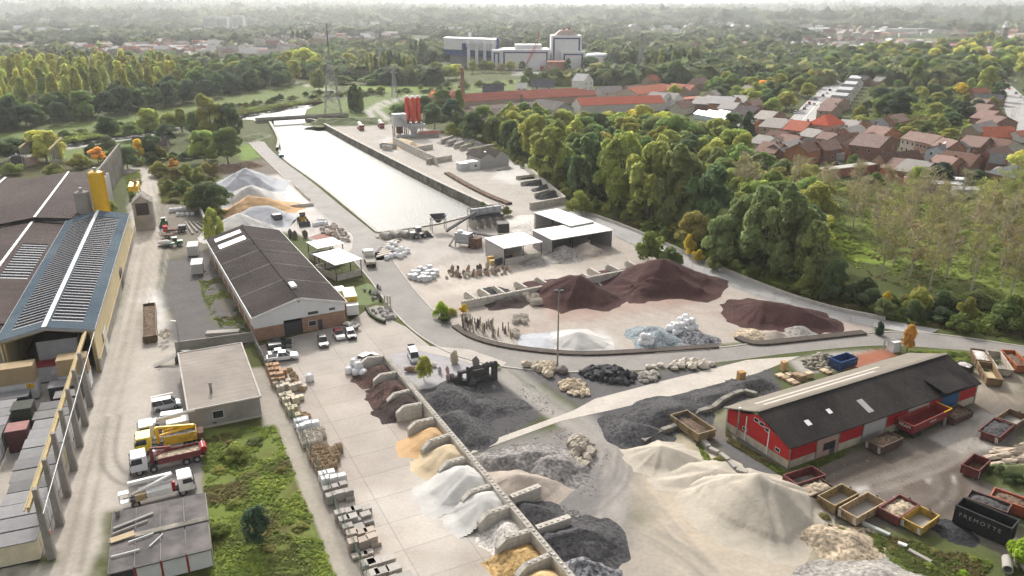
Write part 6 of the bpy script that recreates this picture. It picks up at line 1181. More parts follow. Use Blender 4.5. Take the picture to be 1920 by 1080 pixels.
# ================================================================ plant at the end of the basin
def frame_box(m, x0, y0, z0, x1, y1, z1, t=.16):
    for x in (x0,x1):
        for y in (y0,y1): m.bar((x,y,z0),(x,y,z1),t)
    for z in (z1,):
        for a, b in (((x0,y0),(x1,y0)),((x1,y0),(x1,y1)),((x1,y1),(x0,y1)),((x0,y1),(x0,y0))): m.bar((*a,z),(*b,z),t)
o = thing('feed_hopper', 'grey hopper on a tall steel frame beside the basin', 'machine', P(822,432), R(15)); m = MB(); frame_box(m, -2,-1.5,0,2,1.5,3.6,.22); m.build('steel_frame', 'steel', o); m = MB(); m.add([(-2.2,-1.7,4.6),(2.2,-1.7,4.6),(2.2,1.7,4.6),(-2.2,1.7,4.6),(-.5,-.4,2.4),(.5,-.4,2.4),(.5,.4,2.4),(-.5,.4,2.4)],[(0,4,5,1),(1,5,6,2),(2,6,7,3),(3,7,4,0)]); m.build('hopper', 'dark_steel', o)
a, b = P(838,433,1.0), P(892,398,6.5); o = thing('belt_conveyor', 'long black belt conveyor rising to the row of bins', 'conveyor', (a.x,a.y,0)); d = b-a; m = MB(); m.bar((0,0,1.0),(d.x,d.y,6.5),1.3,.5); m.build('belt', 'chassis', o); m = MB()
for s in (-.75,.75): n_ = Vector((-d.y,d.x,0)).normalized()*s; m.bar(n_+Vector((0,0,1.3)), n_+Vector((d.x,d.y,6.8)),.12,.3)
m.build('side_rails', 'steel', o); m = MB(); [m.bar((d.x*t,d.y*t,0),(d.x*t,d.y*t,1+5.5*t-.2),.2) for t in (.35,.7,.95)]; m.build('legs', 'steel', o)
A, rz, L_ = frame((885,428),(940,420)); o = thing('bin_row', 'row of four dark aggregate bins over grey concrete fins', 'machine', A, rz); m = MB()
for i in range(5): q = MB(); q.ext([(i*2.4,0),(i*2.4+.5,0),(i*2.4+.5,2.6),(i*2.4,2.6)],-2.2,2.4); q.build('concrete_fin', 'precast', o)
m.box(-.2,-.8,2.62,L_+.6,2.4,3.2); m.build('platform', 'dark_steel', o)
for i in range(4): q = MB(); q.tube((i*2.4+.3,.8,4.4),(i*2.4+2.4,.8,4.4),1.2,n=14); q.build('bin_drum', 'steel', o)
m = MB(); frame_box(m, -.2,-.6,3.2, L_+.5,2.2,5.6,.14); m.build('railing', 'dark_steel', o)
o = thing('screening_box', 'grey screening machine with a stair at its side', 'machine', P(872,462), R(-25)); m = MB(); m.box(-2.4,-1.3,1.2,1.8,1.3,3.8); m.build('housing', 'steel', o); m = MB(); m.box(1.82,-1.2,0,4.4,1.5,2.8); m.build('discharge_box', 'rust', o); m = MB(); frame_box(m,-2.3,-1.2,0,1.7,1.2,1.2,.2); m.build('legs', 'dark_steel', o); m = MB(); m.bar((-2.5,-1.2,2.4),(-4.2,-1.2,0),.9,.15); m.build('stair', 'steel', o); m = MB(); m.tube((-1.5,0,3.8),(-1.5,0,4.3),.8,n=12); m.build('lid', 'white_metal', o)
a, b = P(878,435,2.6), P(938,446,2.2); o = thing('belt_conveyor', 'nearly level latticed conveyor leading to the dark square box', 'conveyor', (a.x,a.y,0)); d = b-a; m = MB(); m.bar((0,0,2.6),(d.x,d.y,2.2),1.1,.3); m.build('belt', 'chassis', o); m = MB()
for i in range(11): t = i/11; m.bar((d.x*t,d.y*t-.6,2.5-.4*t),(d.x*(t+.05),d.y*(t+.05)-.6,1.7-.4*t),.09)
m.build('lattice', 'steel', o); m = MB(); [m.bar((d.x*t,d.y*t,0),(d.x*t,d.y*t,2.2),.16) for t in (.3,.8)]; m.build('legs', 'steel', o)
cabin('dark square steel box at the end of the level conveyor', P(934,443), R(10),3.2,3.2,2.6,(.06,.055,.05),(.16,.15,.14), None, .8, True, 'box', 'steel_box')
A, rz, L_ = frame((722,447),(800,440))
for i in range(5): a = A+Vector((math.cos(rz),math.sin(rz),0))*(i*2.6); m = MB(); m.tube((0,1.2,.9),(0,-2.2,.9),.95,n=14); ob = m.build('concrete_pipe', 'precast'); ob.location = a; ob.rotation_euler = (0,0,rz+.4); tag(ob, f'big grey concrete drum lying at the basin end, {ordn(i)}', 'pipe', 'concrete drums at the basin end')
px_pile('pale sand heap between the basin end and the drums', [(745,440,1.6)], 'gravel_white', seed=71, ang=.5)
rubble('grey and tan stone slabs heaped beside the red gravel triangle', [(595,432),(625,420),(665,450),(650,458)],60,.55, 'stone_obj', 1.2,5, color=(.36,.32,.28)); struct(sheet('red_gravel', [(580,445),(628,428),(640,450),(600,452)],.02, 'road', (.26,.12,.09),2, 'x'))
rubble('pale broken stones at the corner of the basin', [(706,446),(722,438),(735,440),(722,448)],24,.5, 'stone_obj', .8,6, color=(.45,.41,.35))
for i, (x, y) in enumerate([(545,445),(553,447),(573,445)]): p = P(x, y); stone(p.x, p.y, (.8,.7,1.3),(.12,.105,.09), f'dark carved stone behind the hall roof corner, {ordn(i)}', 'dark carved stones behind the hall', 90+i, name='carved_stone', rough=.5)
o = thing('white_van', 'white van half hidden beside the hall corner', 'van', P(638,556), R(120)); 
m = MB(); m.ext([(-2.4,.35),(2.4,.35),(2.4,1.1),(1.6,1.3),(1.1,2.1),(-2.4,2.2)],-.95,.95); m.build('body', 'paint', o, color=(.72,.71,.70)); m = MB(); m.add([(2.405-.78,-.8,1.32),(2.405-.78,.8,1.32),(1.16,.75,2.04),(1.16,-.75,2.04)],[(0,1,2,3)]); m.build('windscreen', 'glass', o); wheels(o, [(x,y) for x in (-1.5,1.5) for y in (-.85,.85)],.35,.22)
# ================================================================ middle yard: display stones, ruin wall, tall pole, rubble
o = thing('ruin_wall', 'dark stone ruin wall with window openings and broken left end', 'wall', P(853,727), math.atan2(*(P(933,712)-P(853,727)).yx)); Lr = (P(933,712)-P(853,727)).length; mk('dark_stone', col=(.085,.082,.082), var=.35, scale=1.5, rough=.95, bump=.06, bscale=3, brick=dict(w=.7,h=.35,m=.03,alt=.65,dark=.4,rot=(R(90),0,0)))
m = MB(); t = .7; m.box(0,0,0,Lr,t,1.0); m.box(0,.002,1.002,.7,t-.002,1.9); m.box(.702,0,1.002,1.4,t,2.7); m.box(2.3,0,1.002,3.2,t,2.9); m.box(3.202,.002,1.002,5.4,t-.002,2.4); m.box(5.402,0,1.002,6.2,t,3.0); m.box(6.8,0,1.002,Lr,t,3.3); m.box(1.402,.002,2.3,2.298,t-.002,2.7); m.box(3.202,.002,2.75,5.4,t-.002,3.0); m.box(6.202,.002,2.6,6.798,t-.002,3.1); m.box(0,t+.002,0,.6,2.6,1.4); m.build('masonry', 'dark_stone', o); m = MB(); m.box(-.1,-.1,3.302,Lr+.1,t+.1,3.45) if False else [m.rock((x,.35,3.05+.25*(x>6)),(.4,.35,.2), i, 1,.4) for i, x in enumerate(np.arange(2.5,Lr,.7))]; m.build('coping_stones', 'dark_stone', o)
DS = 'display stones beside the ruin wall'
for i, (x, y, r, c, lab) in enumerate([(853,682,(.9,.7,1.6),(.40,.35,.25),'tall mossy display boulder beyond the parked estate car'),(893,692,(.7,.6,1.5),(.2,.19,.18),'pointed dark stone just behind the ruin wall'),(825,700,(.35,.3,.9),(.42,.41,.41),'slim grey standing stone on the display area'),(839,701,(.4,.35,.9),(.50,.30,.27),'pink standing stone, the farther of two'),(840,714,(.45,.4,.9),(.52,.36,.32),'pink standing stone, the nearer of two'),(770,697,(1.5,.7,.6),(.26,.17,.13),'long reddish brown boulder beside the small tree'),(800,690,(1.2,.7,.6),(.6,.48,.43),'pale pink boulder behind the small tree'),(812,688,(.8,.6,.5),(.6,.55,.5),'white boulder behind the small tree'),(886,724,(.8,.5,.9),(.1,.1,.1),'dark rounded stone in front of the ruin wall')]): p = P(x, y); stone(p.x, p.y, r, c, lab, DS, i+120, name='display_stone', rough=.4)
o = thing('light_pole', 'tall thin grey lighting pole beside the works road', 'light pole', P(1045,688)); m = MB(); m.tube((0,0,0),(0,0,14.4),.17,.09,10); m.build('pole', 'post_grey', o)
for s in (-.5,.5): m = MB(); m.box(s-.3,-.25,14.2,s+.3,.15,14.6); m.build('floodlight', 'dark_steel', o)
m = MB(); m.bar((-.6,0,14.3),(.6,0,14.3),.08); m.build('crossarm', 'post_grey', o)
def boulders(pts, r, col, lab, grp, seed):
    for i, (x, y) in enumerate(pts): p = P(x, y); s = r*rs.uniform(.7,1.3); stone(p.x, p.y, (s*rs.uniform(.8,1.3),s,s*.8),[c*(.86+.26*((i*37)%10)/10) for c in col], f'{lab}, {ordn(i)}', grp, seed+i)
boulders([(1008,686),(1012,692),(1017,688),(1022,695),(1028,690),(1033,686),(1020,703),(1026,700),(1035,697),(1041,695),(1012,697),(1030,706),(1000,692),(1024,684),(1037,690),(988,688)],.75,(.48,.41,.31), 'tan boulder in the heap below the tall pole', 'tan boulders at the tall pole', 200)
boulders([(1055,700)],1.1,(.2,.18,.165), 'single grey boulder between pole and black rocks', 'single boulder', 230); boulders([(1216,692),(1224,690),(1262,690),(1268,686),(1278,684),(1285,682),(1294,688),(1298,692),(1306,686),(1313,684),(1318,690),(1326,683),(1334,686),(1265,694),(1276,690),(1301,682),(1322,680),(1238,687)],.75,(.60,.54,.46), 'rounded white boulder beside the concrete strip', 'white boulders beside the concrete strip', 240)
rubble('glossy black rock heap between road and concrete strip', [(1085,700),(1110,690),(1150,690),(1190,705),(1195,720),(1150,722),(1110,712)],170,.55, 'stone_obj', 1.6,11, color=(.055,.055,.06)); rubble('tan broken stone heap beside the grey boulder', [(1045,722),(1065,712),(1090,715),(1108,742),(1085,745),(1055,735)],130,.38, 'stone_obj', .9,12, color=(.48,.40,.29)); rubble('greyish rock slabs at the end of the black rocks', [(1192,703),(1225,700),(1240,708),(1205,722)],40,.5, 'stone_obj', .7,13, color=(.3,.28,.25))
rubble('big rounded grey brown rocks on the speckled gravel', [(1070,826),(1092,820),(1115,850),(1105,862),(1088,858),(1098,880),(1080,870)],60,.7, 'stone_obj', 1.2,14, color=(.32,.28,.23))
o = thing('wooden_crate', 'orange brown crate of split wood standing on the black chippings', 'crate', P(1389,712),.3); m = MB(); m.box(-.65,-.55,0,.65,.55,.15); m.build('pallet', 'wood', o); m = MB(); [m.box(-.6,-.5+i*.26,.16,.6,-.28+i*.26,1.6) for i in range(4)]; m.build('stack', 'dull', o, color=(.50,.30,.13))
EB = [(1205,833),(1240,813),(1262,806),(1286,790),(1310,777),(1336,770),(1352,756),(1375,744),(1395,738),(1420,745)]
for i, ((x, y),(x2, y2)) in enumerate(zip(EB[:-1], EB[1:])): a, b = P(x, y), P(x2, y2); d = (b-a); m = MB(); m.box(0,-.4,0,d.length*.93,.4,.8); ob = m.build('concrete_block', 'old_concrete'); ob.location = a; ob.rotation_euler = (0,0,math.atan2(d.y,d.x)); tag(ob, f'long weathered block edging the black chippings, {ordn(i)}', 'block', 'edging blocks of the chippings yard')
EB = [(1283,806),(1300,822),(1318,830),(1330,845),(1350,855),(1368,870),(1380,885),(1405,893),(1440,915)]
for i, ((x, y),(x2, y2)) in enumerate(zip(EB[:-1], EB[1:])): a, b = P(x, y), P(x2, y2); d = (b-a); m = MB(); m.box(0,-.35,0,d.length*.8,.35,.6); ob = m.build('concrete_block', 'precast'); ob.location = a; ob.rotation_euler = (0,0,math.atan2(d.y,d.x)+.05); tag(ob, f'pale block lying between the sand and the barn yard, {ordn(i)}', 'block', 'blocks between the sand and the barn yard')
# ================================================================ concrete plant on the far quay
o = thing('concrete_plant', 'concrete batching plant with four bright red silos and a grey tower', 'plant', P(768,258), R(20)); o.scale = (1,1,.84); mk('plant_red', col=(.62,.07,.04), var=.06, scale=.5, rough=.5); mk('plant_grey', col=(.50,.51,.51), var=.06, scale=.3, rough=.6)
for i, (x, y) in enumerate([(1.5,9),(4.2,8.6),(6.8,8.2),(3.6,6.0)]):
    m = MB(); m.lathe([(.4,7),(1.25,9),(1.25,21.5),(.8,22)],16, x, y); s_ = m.build('silo', 'plant_red', o); m = MB(); m.tube((x,y,22),(x,y,23),.7,n=10); m.build('filter', 'white_metal', s_)
m = MB(); [m.bar((x,y,0),(x,y,9),.35) for x in (.5,8) for y in (5,9.8)]; m.box(0,4.6,7,8.4,10.2,7.3); m.build('silo_frame', 'dark_steel', o); m = MB(); m.box(-7.4,1,6.4,-.8,6,13.6); m.build('tower_box', 'plant_grey', o); m = MB(); [m.bar((x,y,0),(x,y,6.4),.45) for x in (-7,-4.1,-1.2) for y in (1.4,5.6)]; m.box(-5.6,2.4,2.2,-2.6,4.6,6.4); m.build('tower_legs', 'rust', o)
m = MB(); m.bar((-4.5,.4,11.8),(3.5,-1.5,1.2),1.7,1.3); m.build('skip_hoist', 'steel', o); m = MB(); m.add([(1.5,2.5,7),(5,2.5,7),(5,5,7),(1.5,5,7),(1.8,2.8,.9),(4.6,2.8,.9),(4.6,4.7,.9),(1.8,4.7,.9)],[(0,1,2,3),(4,5,1,0),(5,6,2,1),(6,7,3,2),(7,4,0,3)]); m.box(5.2,3,4.4,9,6,7.0); m.build('mixer_tower', 'plant_grey', o); m = MB(); m.box(2.6,2.68,1.6,3.4,2.72,2.4); m.build('window', 'glass', o); m = MB(); m.box(2,-4.2,0,14,-1.6,2.6); m.build('base_block', 'precast', o); m = MB(); m.tube((4,-3,3.0),(15,-1.6,3.2),1.0,n=12); m.build('aggregate_drum', 'dull', o, color=(.30,.24,.21)); m = MB(); m.box(4.5,-3.95,2.62,15,-3.4,3.1); m.build('red_beam', 'plant_red', o); m = MB(); m.tube((-7,-2.2,1.4),(2,-3,1.4),1.0,n=12); m.build('grey_drum', 'steel', o)
text_part('Kaba', o, (4.0,4.72,17),1.0, 'white_metal', (PI/2,PI/2,0)) if False else None
for lab, x, y, hx, hy in (('mixer truck with a white drum on the far quay, farther from the red silos',676,243,10,8),('mixer truck with a white drum on the far quay, closer to the red silos',714,239,10,8)):
    o = truck(lab, x, y, hx, hy, 'mixer_truck', 'truck', 'mixer trucks on the far quay'); chassis(o, -4.4,4.4,[-3.2,-1.9,2.0,3.4]); truck_cab(o, 2.6,(.36,.06,.05)); m = MB(); m.tube((-3.6,0,3.2),(-1.2,0,2.7),.7,1.25,14); m.tube((-1.2,0,2.7),(1.6,0,2.2),1.25,.8,14); m.build('drum', 'white_metal', o); m = MB(); m.add([(-3.9,-.6,3.9),(-3.9,.6,3.9),(-4.7,.3,1.6),(-4.7,-.3,1.6)],[(0,1,2,3)]); m.build('chute', 'steel', o)
FQ = 'block walls of the far quay bays'
for a, b, lab in (((738,270),(820,310),'long block wall parallel to the canal on the far quay'),((771,286),(811,279),'block wall across the sand bay on the far quay'),((800,308),(847,300),'nearer block wall across the far quay bay'),((828,270),(850,262),'short block wall at the grey heaps, farthest'),((840,274),(862,267),'short block wall at the grey heaps, second'),((852,279),(876,271),'short block wall at the grey heaps, third'),((863,283),(888,276),'short block wall at the grey heaps, fourth'),((877,288),(926,279),'longest wall beside the gable roofed quay shed'),((994,393),(1059,381),'block wall closing the near end of the far quay'),((1059,381),(985,318),'block wall along the wood edge of the far quay'),((718,281),(735,283),'short wall beside the steel tub')):
    block_wall(lab, a, b, 2.2 if 'long block' not in lab else 3.2,.7, FQ, caps=False)
px_pile('pale sand heap in the far quay bay', [(752,268,2.4),(775,276,2.6)], 'sand_beige', seed=81, ang=.6); px_pile('grey gravel heap between the short walls of the far quay', [(855,268,2.6),(880,272,3.2),(900,277,2.6)], 'gravel_grey', seed=82, ang=.5); px_pile('pale beige heap beside the quay shed roof', [(915,278,2.0)], 'gravel_white', seed=83, ang=.5)
for i, (x, y, h) in enumerate([(985,333,.9),(1005,345,1.6),(1020,354,2.0),(1030,368,2.2)]): px_pile(f'dark heap against the wood edge wall of the far quay, {ordn(i)}', [(x-8,y+2,h*.6),(x+10,y,h)], 'gravel_black' if i != 2 else 'gravel_dark', seed=84+i, ang=.5, group='dark heaps on the far quay', rough=.8)
for i, (a, b) in enumerate([((968,337),(1000,333)),((977,348),(1012,342)),((1003,370),(1028,362))]): block_wall(f'short pale wall between the dark quay heaps, {ordn(i)}', a, b, 1.4,.6, 'short walls of the dark quay heaps', caps=False)
o = thing('steel_tub', 'grey open steel tub beside the far quay wall', 'tub', P(728,278), R(-30)); m = MB(); [m.box(*q) for q in ((-4,-1.3,.2,4,-1.2,2),(-4,1.2,.2,4,1.3,2),(-4,-1.198,.2,-3.9,1.198,2),(3.9,-1.198,.2,4,1.198,2),(-3.898,-1.198,.2,3.898,1.198,.3))]; m.build('tub_wall', 'steel', o); m = MB(); m.box(-3.6,-1,0,3.6,1,.198); m.build('skids', 'dark_steel', o)
A, rz, L_ = frame((902,317),(954,311)); o = thing('quay_shed', 'double gabled grey shed with white annex on the far quay', 'shed', A, rz); gable(o, L_/2,12,4.2,6.0, 'cladding_grey', 'fibre_roof', 'y', .3); gable(o, L_/2-.05,12,4.2,6.2, 'cladding_grey', 'fibre_roof', 'y', .3, x0=L_/2+.05); m = MB(); m.box(-4.6,.5,0,-.02,4.6,3.0); m.build('annex', 'white_metal', o); m = MB(); m.box(-8.4,1,0,-4.62,5,2.6); m.build('office_annex', 'plant_grey', o); m = MB(); m.box(-4.8,.3,3.002,-.02,4.8,3.15); m.box(-8.6,.8,2.602,-4.62,5.2,2.75); m.build('annex_roof', 'white_roof', o); win(o, -2.6,-1.7,1.0,2.0,.496)
for i in range(2): m = MB(); x = L_*(.3+.45*i); z = 4.2+.62*1.0; m.add([(x-1.6,3,5.32),(x+.2,3,6.1),(x+.2,4.2,6.1),(x-1.6,4.2,5.32)],[(0,1,2,3)]); m.build('skylight', 'lamp_glass', o)
ob = edge_strip('planted_berm', smooth_line(PX([(838,326),(870,345),(915,368),(955,384)]),5),2.2,0,.7, 'earth_fill'); tag(ob, 'low weedy earth berm in the middle of the far quay', 'berm')
for i in range(5): p = P(935+i*5,320-i*.8); stone(p.x, p.y, (.9,.6,.5),(.35,.32,.29), f'grey block dropped in front of the quay shed, {ordn(i)}', 'blocks in front of the quay shed', 300+i)
RD = [(1455,250),(1492,205),(1532,168),(1566,142),(1585,128),(1606,128),(1600,142),(1582,168),(1556,208),(1524,255)]
# trees one can tell apart
WOODR = 'trees of the wood beside the haul road'; SCRUB = 'shrubs on the rough bank'; PLANT = 'thin trees of the plantation'; POPL = 'yellowing poplars of the wood beyond the canal'; DARKR = 'dark trees edging the wood beyond the canal'
TOWN = 'garden trees among the village houses'; MIDT = 'trees of the meadows beyond the canal'; CAN = 'trees beside the factory and the canal'
def ch_wood(q, x, y):
    c = q.choices(['olive green','mid green','dark green','light green','yellow green','grey green','bronze'],[6,4,2,4,2,3,1])[0]
    return (q.choice(['willow','willow','broad']), c, q.uniform(9,14.5), q.uniform(8.5,13))
for a in [(905,262,46,60,'broad','mid green'),(885,268,44,56,'broad','dark green'),(925,268,40,48,'willow','grey green'),(1000,305,60,85,'willow','olive green'),(1030,345,80,105,'willow','olive green'),(1105,375,80,120,'willow','dark green'),
          (1160,390,95,135,'willow','light green'),(1215,415,95,140,'willow','olive green'),(1275,430,100,140,'willow','grey green'),(1330,450,90,130,'broad','dark green'),(1300,470,60,70,'broad','bronze'),(1290,480,30,44,'bush','golden yellow'),(1310,492,26,26,'bush','golden yellow'),(1345,500,60,90,'broad','grey green'),
          (1390,490,80,120,'willow','grey green'),(1430,510,95,150,'willow','grey green'),(1480,525,90,155,'willow','grey green'),(1395,395,80,110,'bare','tan brown'),(1515,540,70,120,'broad','grey green'),(1260,300,75,80,'broad','mid green'),(1205,265,60,62,'poplar','yellow green'),(1240,270,52,58,'willow','yellow green'),
          (1185,260,44,52,'broad','golden yellow'),(1210,275,26,28,'bush','orange red'),(1370,265,36,50,'broad','dark green'),(1400,260,30,50,'column','deep green'),(1560,560,50,70,'broad','dark green')]:
    T(*a, WOODR)
fill([(950,285),(1045,335),(1130,370),(1220,405),(1320,450),(1400,495),(1470,525),(1540,450),(1500,370),(1440,325),(1330,285),(1220,262),(1090,255),(960,250)],8.6,120, ch_wood, WOODR, 3)
fill([(880,255),(1000,245),(1300,262),(1440,300),(1400,310),(1200,280),(960,275)],8,34, ch_wood, WOODR, 5)
def ch_scrub(q, x, y): return ('bush', q.choices(['olive green','light green','mid green','yellow green','bronze'],[4,4,3,2,1])[0], q.uniform(1.5,4.2), q.uniform(3,6))
fill([(960,300),(1030,350),(1075,385),(1190,425),(1310,475),(1400,520),(1470,540),(1400,505),(1320,460),(1210,415),(1120,380),(1040,345),(960,292)],3.6,80, ch_scrub, SCRUB, 6)
fill([(1470,545),(1560,572),(1680,600),(1800,622),(1920,632),(1990,640),(1990,600),(1800,575),(1680,570),(1560,545)],4.2,75, lambda q,x,y: ('bush', q.choices(['dark green','mid green','grey green','olive green','bronze'],[4,3,3,2,1])[0], q.uniform(3,6.5), q.uniform(4.5,7.5)), SCRUB, 8)
for a in [(1215,490,62,60,'bush','light green'),(1255,500,52,40,'bush','mid green'),(1660,580,30,36,'bush','golden yellow'),(1715,605,20,26,'bush','bright green'),(1085,400,50,46,'bush','light green'),(1340,505,40,30,'bush','grey green')]: T(*a, SCRUB)
# plantation of thin, half bare trees
def ch_bare(q, x, y): return ('bare', q.choices(['tan brown','bronze','olive green'],[7,2,2])[0], q.uniform(13,18), q.uniform(7,10))
fill([(1480,400),(1560,440),(1590,500),(1700,540),(1860,560),(1990,600),(1990,470),(1860,420),(1740,400),(1620,390),(1500,365)],6.8,78, ch_bare, PLANT, 11, avoid=[[(1548,425),(1625,445),(1665,500),(1640,520),(1575,495)]])
fill([(1800,480),(1930,500),(1990,560),(1990,420),(1900,400)],8.0,16, lambda q,x,y: ('bare', q.choice(['yellow green','light green']), q.uniform(15,19), q.uniform(8,11)), PLANT, 12)
for a in [(1660,660-20,8,12,'bush','dark green')]: pass
# wood beyond the canal on the left
def ch_popl(q, x, y): return ('poplar', q.choices(['yellow green','olive green','light green'],[8,2,3])[0], q.uniform(20,25), q.uniform(8,11))
fill([(-60,232),(150,218),(300,198),(345,180),(330,150),(150,148),(-60,158)],9.0,105, ch_popl, POPL, 13)
def ch_dark(q, x, y): return (q.choice(['broad','willow']), q.choices(['dark green','deep green','mid green'],[5,4,2])[0], q.uniform(11,17), q.uniform(10,14))
fill([(-60,258),(100,238),(200,223),(330,200),(450,178),(540,165),(540,150),(400,165),(330,182),(200,208),(-60,242)],7.4,66, ch_dark, DARKR, 14)
fill([(330,190),(450,172),(600,150),(600,120),(440,130),(340,150)],13,42, lambda q,x,y: (q.choice(['broad','willow']), q.choices(['dark green','mid green','olive green'],[4,4,3])[0], q.uniform(14,19), q.uniform(12,17)), DARKR, 15)
# trees between the factory and the canal
for a in [(88,305,66,58,'willow','yellow green'),(28,302,70,42,'broad','dark green'),(60,300,40,38,'broad','mid green'),(206,264,44,44,'broad','dark green'),(204,286,42,34,'bush','grey green'),(176,292,34,26,'bush','dark green'),(282,252,44,46,'broad','light green'),(250,262,36,32,'broad','mid green'),(342,248,30,42,'poplar','olive green'),
          (322,250,30,38,'broad','light green'),(398,258,60,72,'willow','olive green'),(432,258,48,62,'willow','dark green'),(372,258,40,48,'broad','mid green'),(312,268,38,34,'broad','deep green'),(385,304,54,56,'broad','light green'),(428,308,56,64,'broad','mid green'),(398,400,74,56,'broad','dark green'),
          (404,458,34,64,'willow','olive green'),(358,395,46,38,'bush','olive green'),(330,345,44,34,'bush','bronze'),(300,330,38,30,'bush','olive green'),(352,338,40,34,'bush','light green'),(325,325,24,30,'bush','orange brown'),(345,365,40,32,'bush','mid green'),(318,362,36,28,'bush','olive green'),(375,345,40,34,'bush','olive green'),(388,330,34,28,'bush','bronze'),
          (185,306,30,28,'broad','orange brown'),(262,302,26,38,'poplar','golden yellow'),(285,298,40,44,'broad','dark green'),(240,318,44,40,'broad','dark green'),(215,304,30,30,'bush','mid green'),(150,315,44,30,'bush','olive green'),(105,330,50,26,'bush','olive green'),(20,328,50,24,'bush','light green'),(300,300,30,30,'bush','olive green'),(405,330,24,26,'bush','bronze'),(370,370,34,26,'bush','olive green'),(212,398,18,24,'bush','yellow green')]:
    T(*a, CAN)
fill([(300,325),(345,320),(412,345),(425,400),(395,440),(385,385),(308,378)],4.2,36, lambda q,x,y: ('bush', q.choice(['olive green','bronze','mid green','olive green']), q.uniform(1.4,3.4), q.uniform(3,6)), SCRUB, 61)
fill([(200,318),(300,308),(330,300),(400,300),(400,288),(300,296),(200,306)],5,22, lambda q,x,y: ('bush', q.choice(['olive green','mid green','dark green']), q.uniform(2,4), q.uniform(4,7)), SCRUB, 62)
fill([(100,262),(330,232),(440,208),(560,188),(640,182),(640,176),(560,182),(440,200),(330,224),(100,254)],7,38, lambda q,x,y: ('bush', q.choice(['olive green','mid green','dark green','grey green']), q.uniform(2,5), q.uniform(5,9)), SCRUB, 63)
# around the concrete plant and the basin
for a in [(668,210,20,52,'column','dark green'),(660,208,16,44,'column','dark green'),(678,210,16,46,'column','mid green'),(600,170,46,44,'bush','olive green'),(760,230,40,34,'broad','dark green'),(745,225,30,28,'broad','mid green'),(815,245,44,48,'broad','dark green'),(845,240,40,52,'broad','deep green'),(862,225,26,54,'poplar','olive green'),
          (830,210,36,40,'broad','mid green'),(795,222,34,40,'broad','dark green'),(858,252,26,40,'column','dark green'),(848,258,30,30,'bush','olive green'),(818,196,26,22,'broad','orange brown'),(945,255,34,30,'bush','olive green'),(905,405-10,22,18,'bush','grey green'),(950,405,26,20,'bush','olive green')]:
    T(*a, MIDT)
fill([(870,275),(960,300),(1035,350),(1060,370),(1075,366),(1000,315),(900,262)],4,40, ch_scrub, SCRUB, 64)
# middle distance: poplar rows and meadow trees
for i in range(11): T(688+i*9+random.uniform(-2,2),151+random.uniform(-3,3), random.uniform(8,11), random.uniform(40,56), 'column', random.choice(['mid green','olive green','dark green']), MIDT)
for x, y, h in ((720,140,42),(728,138,40),(735,137,42),(742,138,38),(772,118,40),(780,118,42),(790,120,46),(797,118,40),(550,82,24),(560,83,26),(568,84,26),(576,85,28),(583,86,24)): T(x, y, 10, h, 'column', 'dark green', MIDT)
for x, h in ((1197,36),(1206,34),(1214,36),(1222,34),(1238,40),(1246,42),(1254,44),(1262,46),(1270,42),(1280,40),(1290,42),(1298,40),(1306,38)): T(x, 131+random.uniform(-2,14),12, h, 'column', random.choice(['dark green','mid green','olive green']), MIDT)
for a in [(572,140,44,48,'broad','yellow green'),(545,138,34,40,'broad','olive green'),(655,136,36,34,'broad','olive green'),(700,158,60,20,'bush','mid green'),(640,158,50,18,'bush','mid green'),(755,158,30,22,'broad','yellow green'),(790,155,50,26,'bush','dark green'),(820,150,36,32,'broad','mid green'),(840,150,34,26,'broad','light green'),(855,148,30,26,'broad','yellow green'),
          (810,125,26,28,'broad','deep green'),(840,122,30,30,'broad','deep green'),(1064,136,16,26,'column','dark green'),(1030,132,12,20,'column','dark green'),(1110,134,34,26,'broad','dark green'),(1102,132,26,24,'broad','mid green'),(1138,134,18,20,'broad','dark green'),(1170,120,22,20,'broad','mid green'),(886,138,20,24,'broad','olive green'),(905,136,20,22,'broad','grey green'),(920,136,18,20,'broad','olive green'),(940,137,18,18,'broad','tan brown'),(958,136,20,20,'broad','olive green'),(980,133,14,18,'broad','grey green'),
          (1265,160,30,44,'broad','dark green'),(1240,156,28,30,'broad','dark green'),(1330,140,50,30,'broad','dark green'),(1310,165,30,24,'broad','mid green'),(1262,198,28,38,'broad','olive green'),(1420,170,24,26,'broad','mid green'),(1495,180,30,34,'broad','olive green'),(1345,190,40,26,'broad','dark green'),(1450,205,22,36,'column','deep green'),(1436,206,24,36,'column','deep green')]: T(*a, MIDT)
fill([(620,185),(760,178),(900,165),(1000,158),(1250,150),(1250,145),(1000,152),(900,158),(760,170),(620,178)],9,46, lambda q,x,y: ('bush', q.choice(['olive green','mid green','dark green','grey green']), q.uniform(2.5,6), q.uniform(6,11)), MIDT, 21)
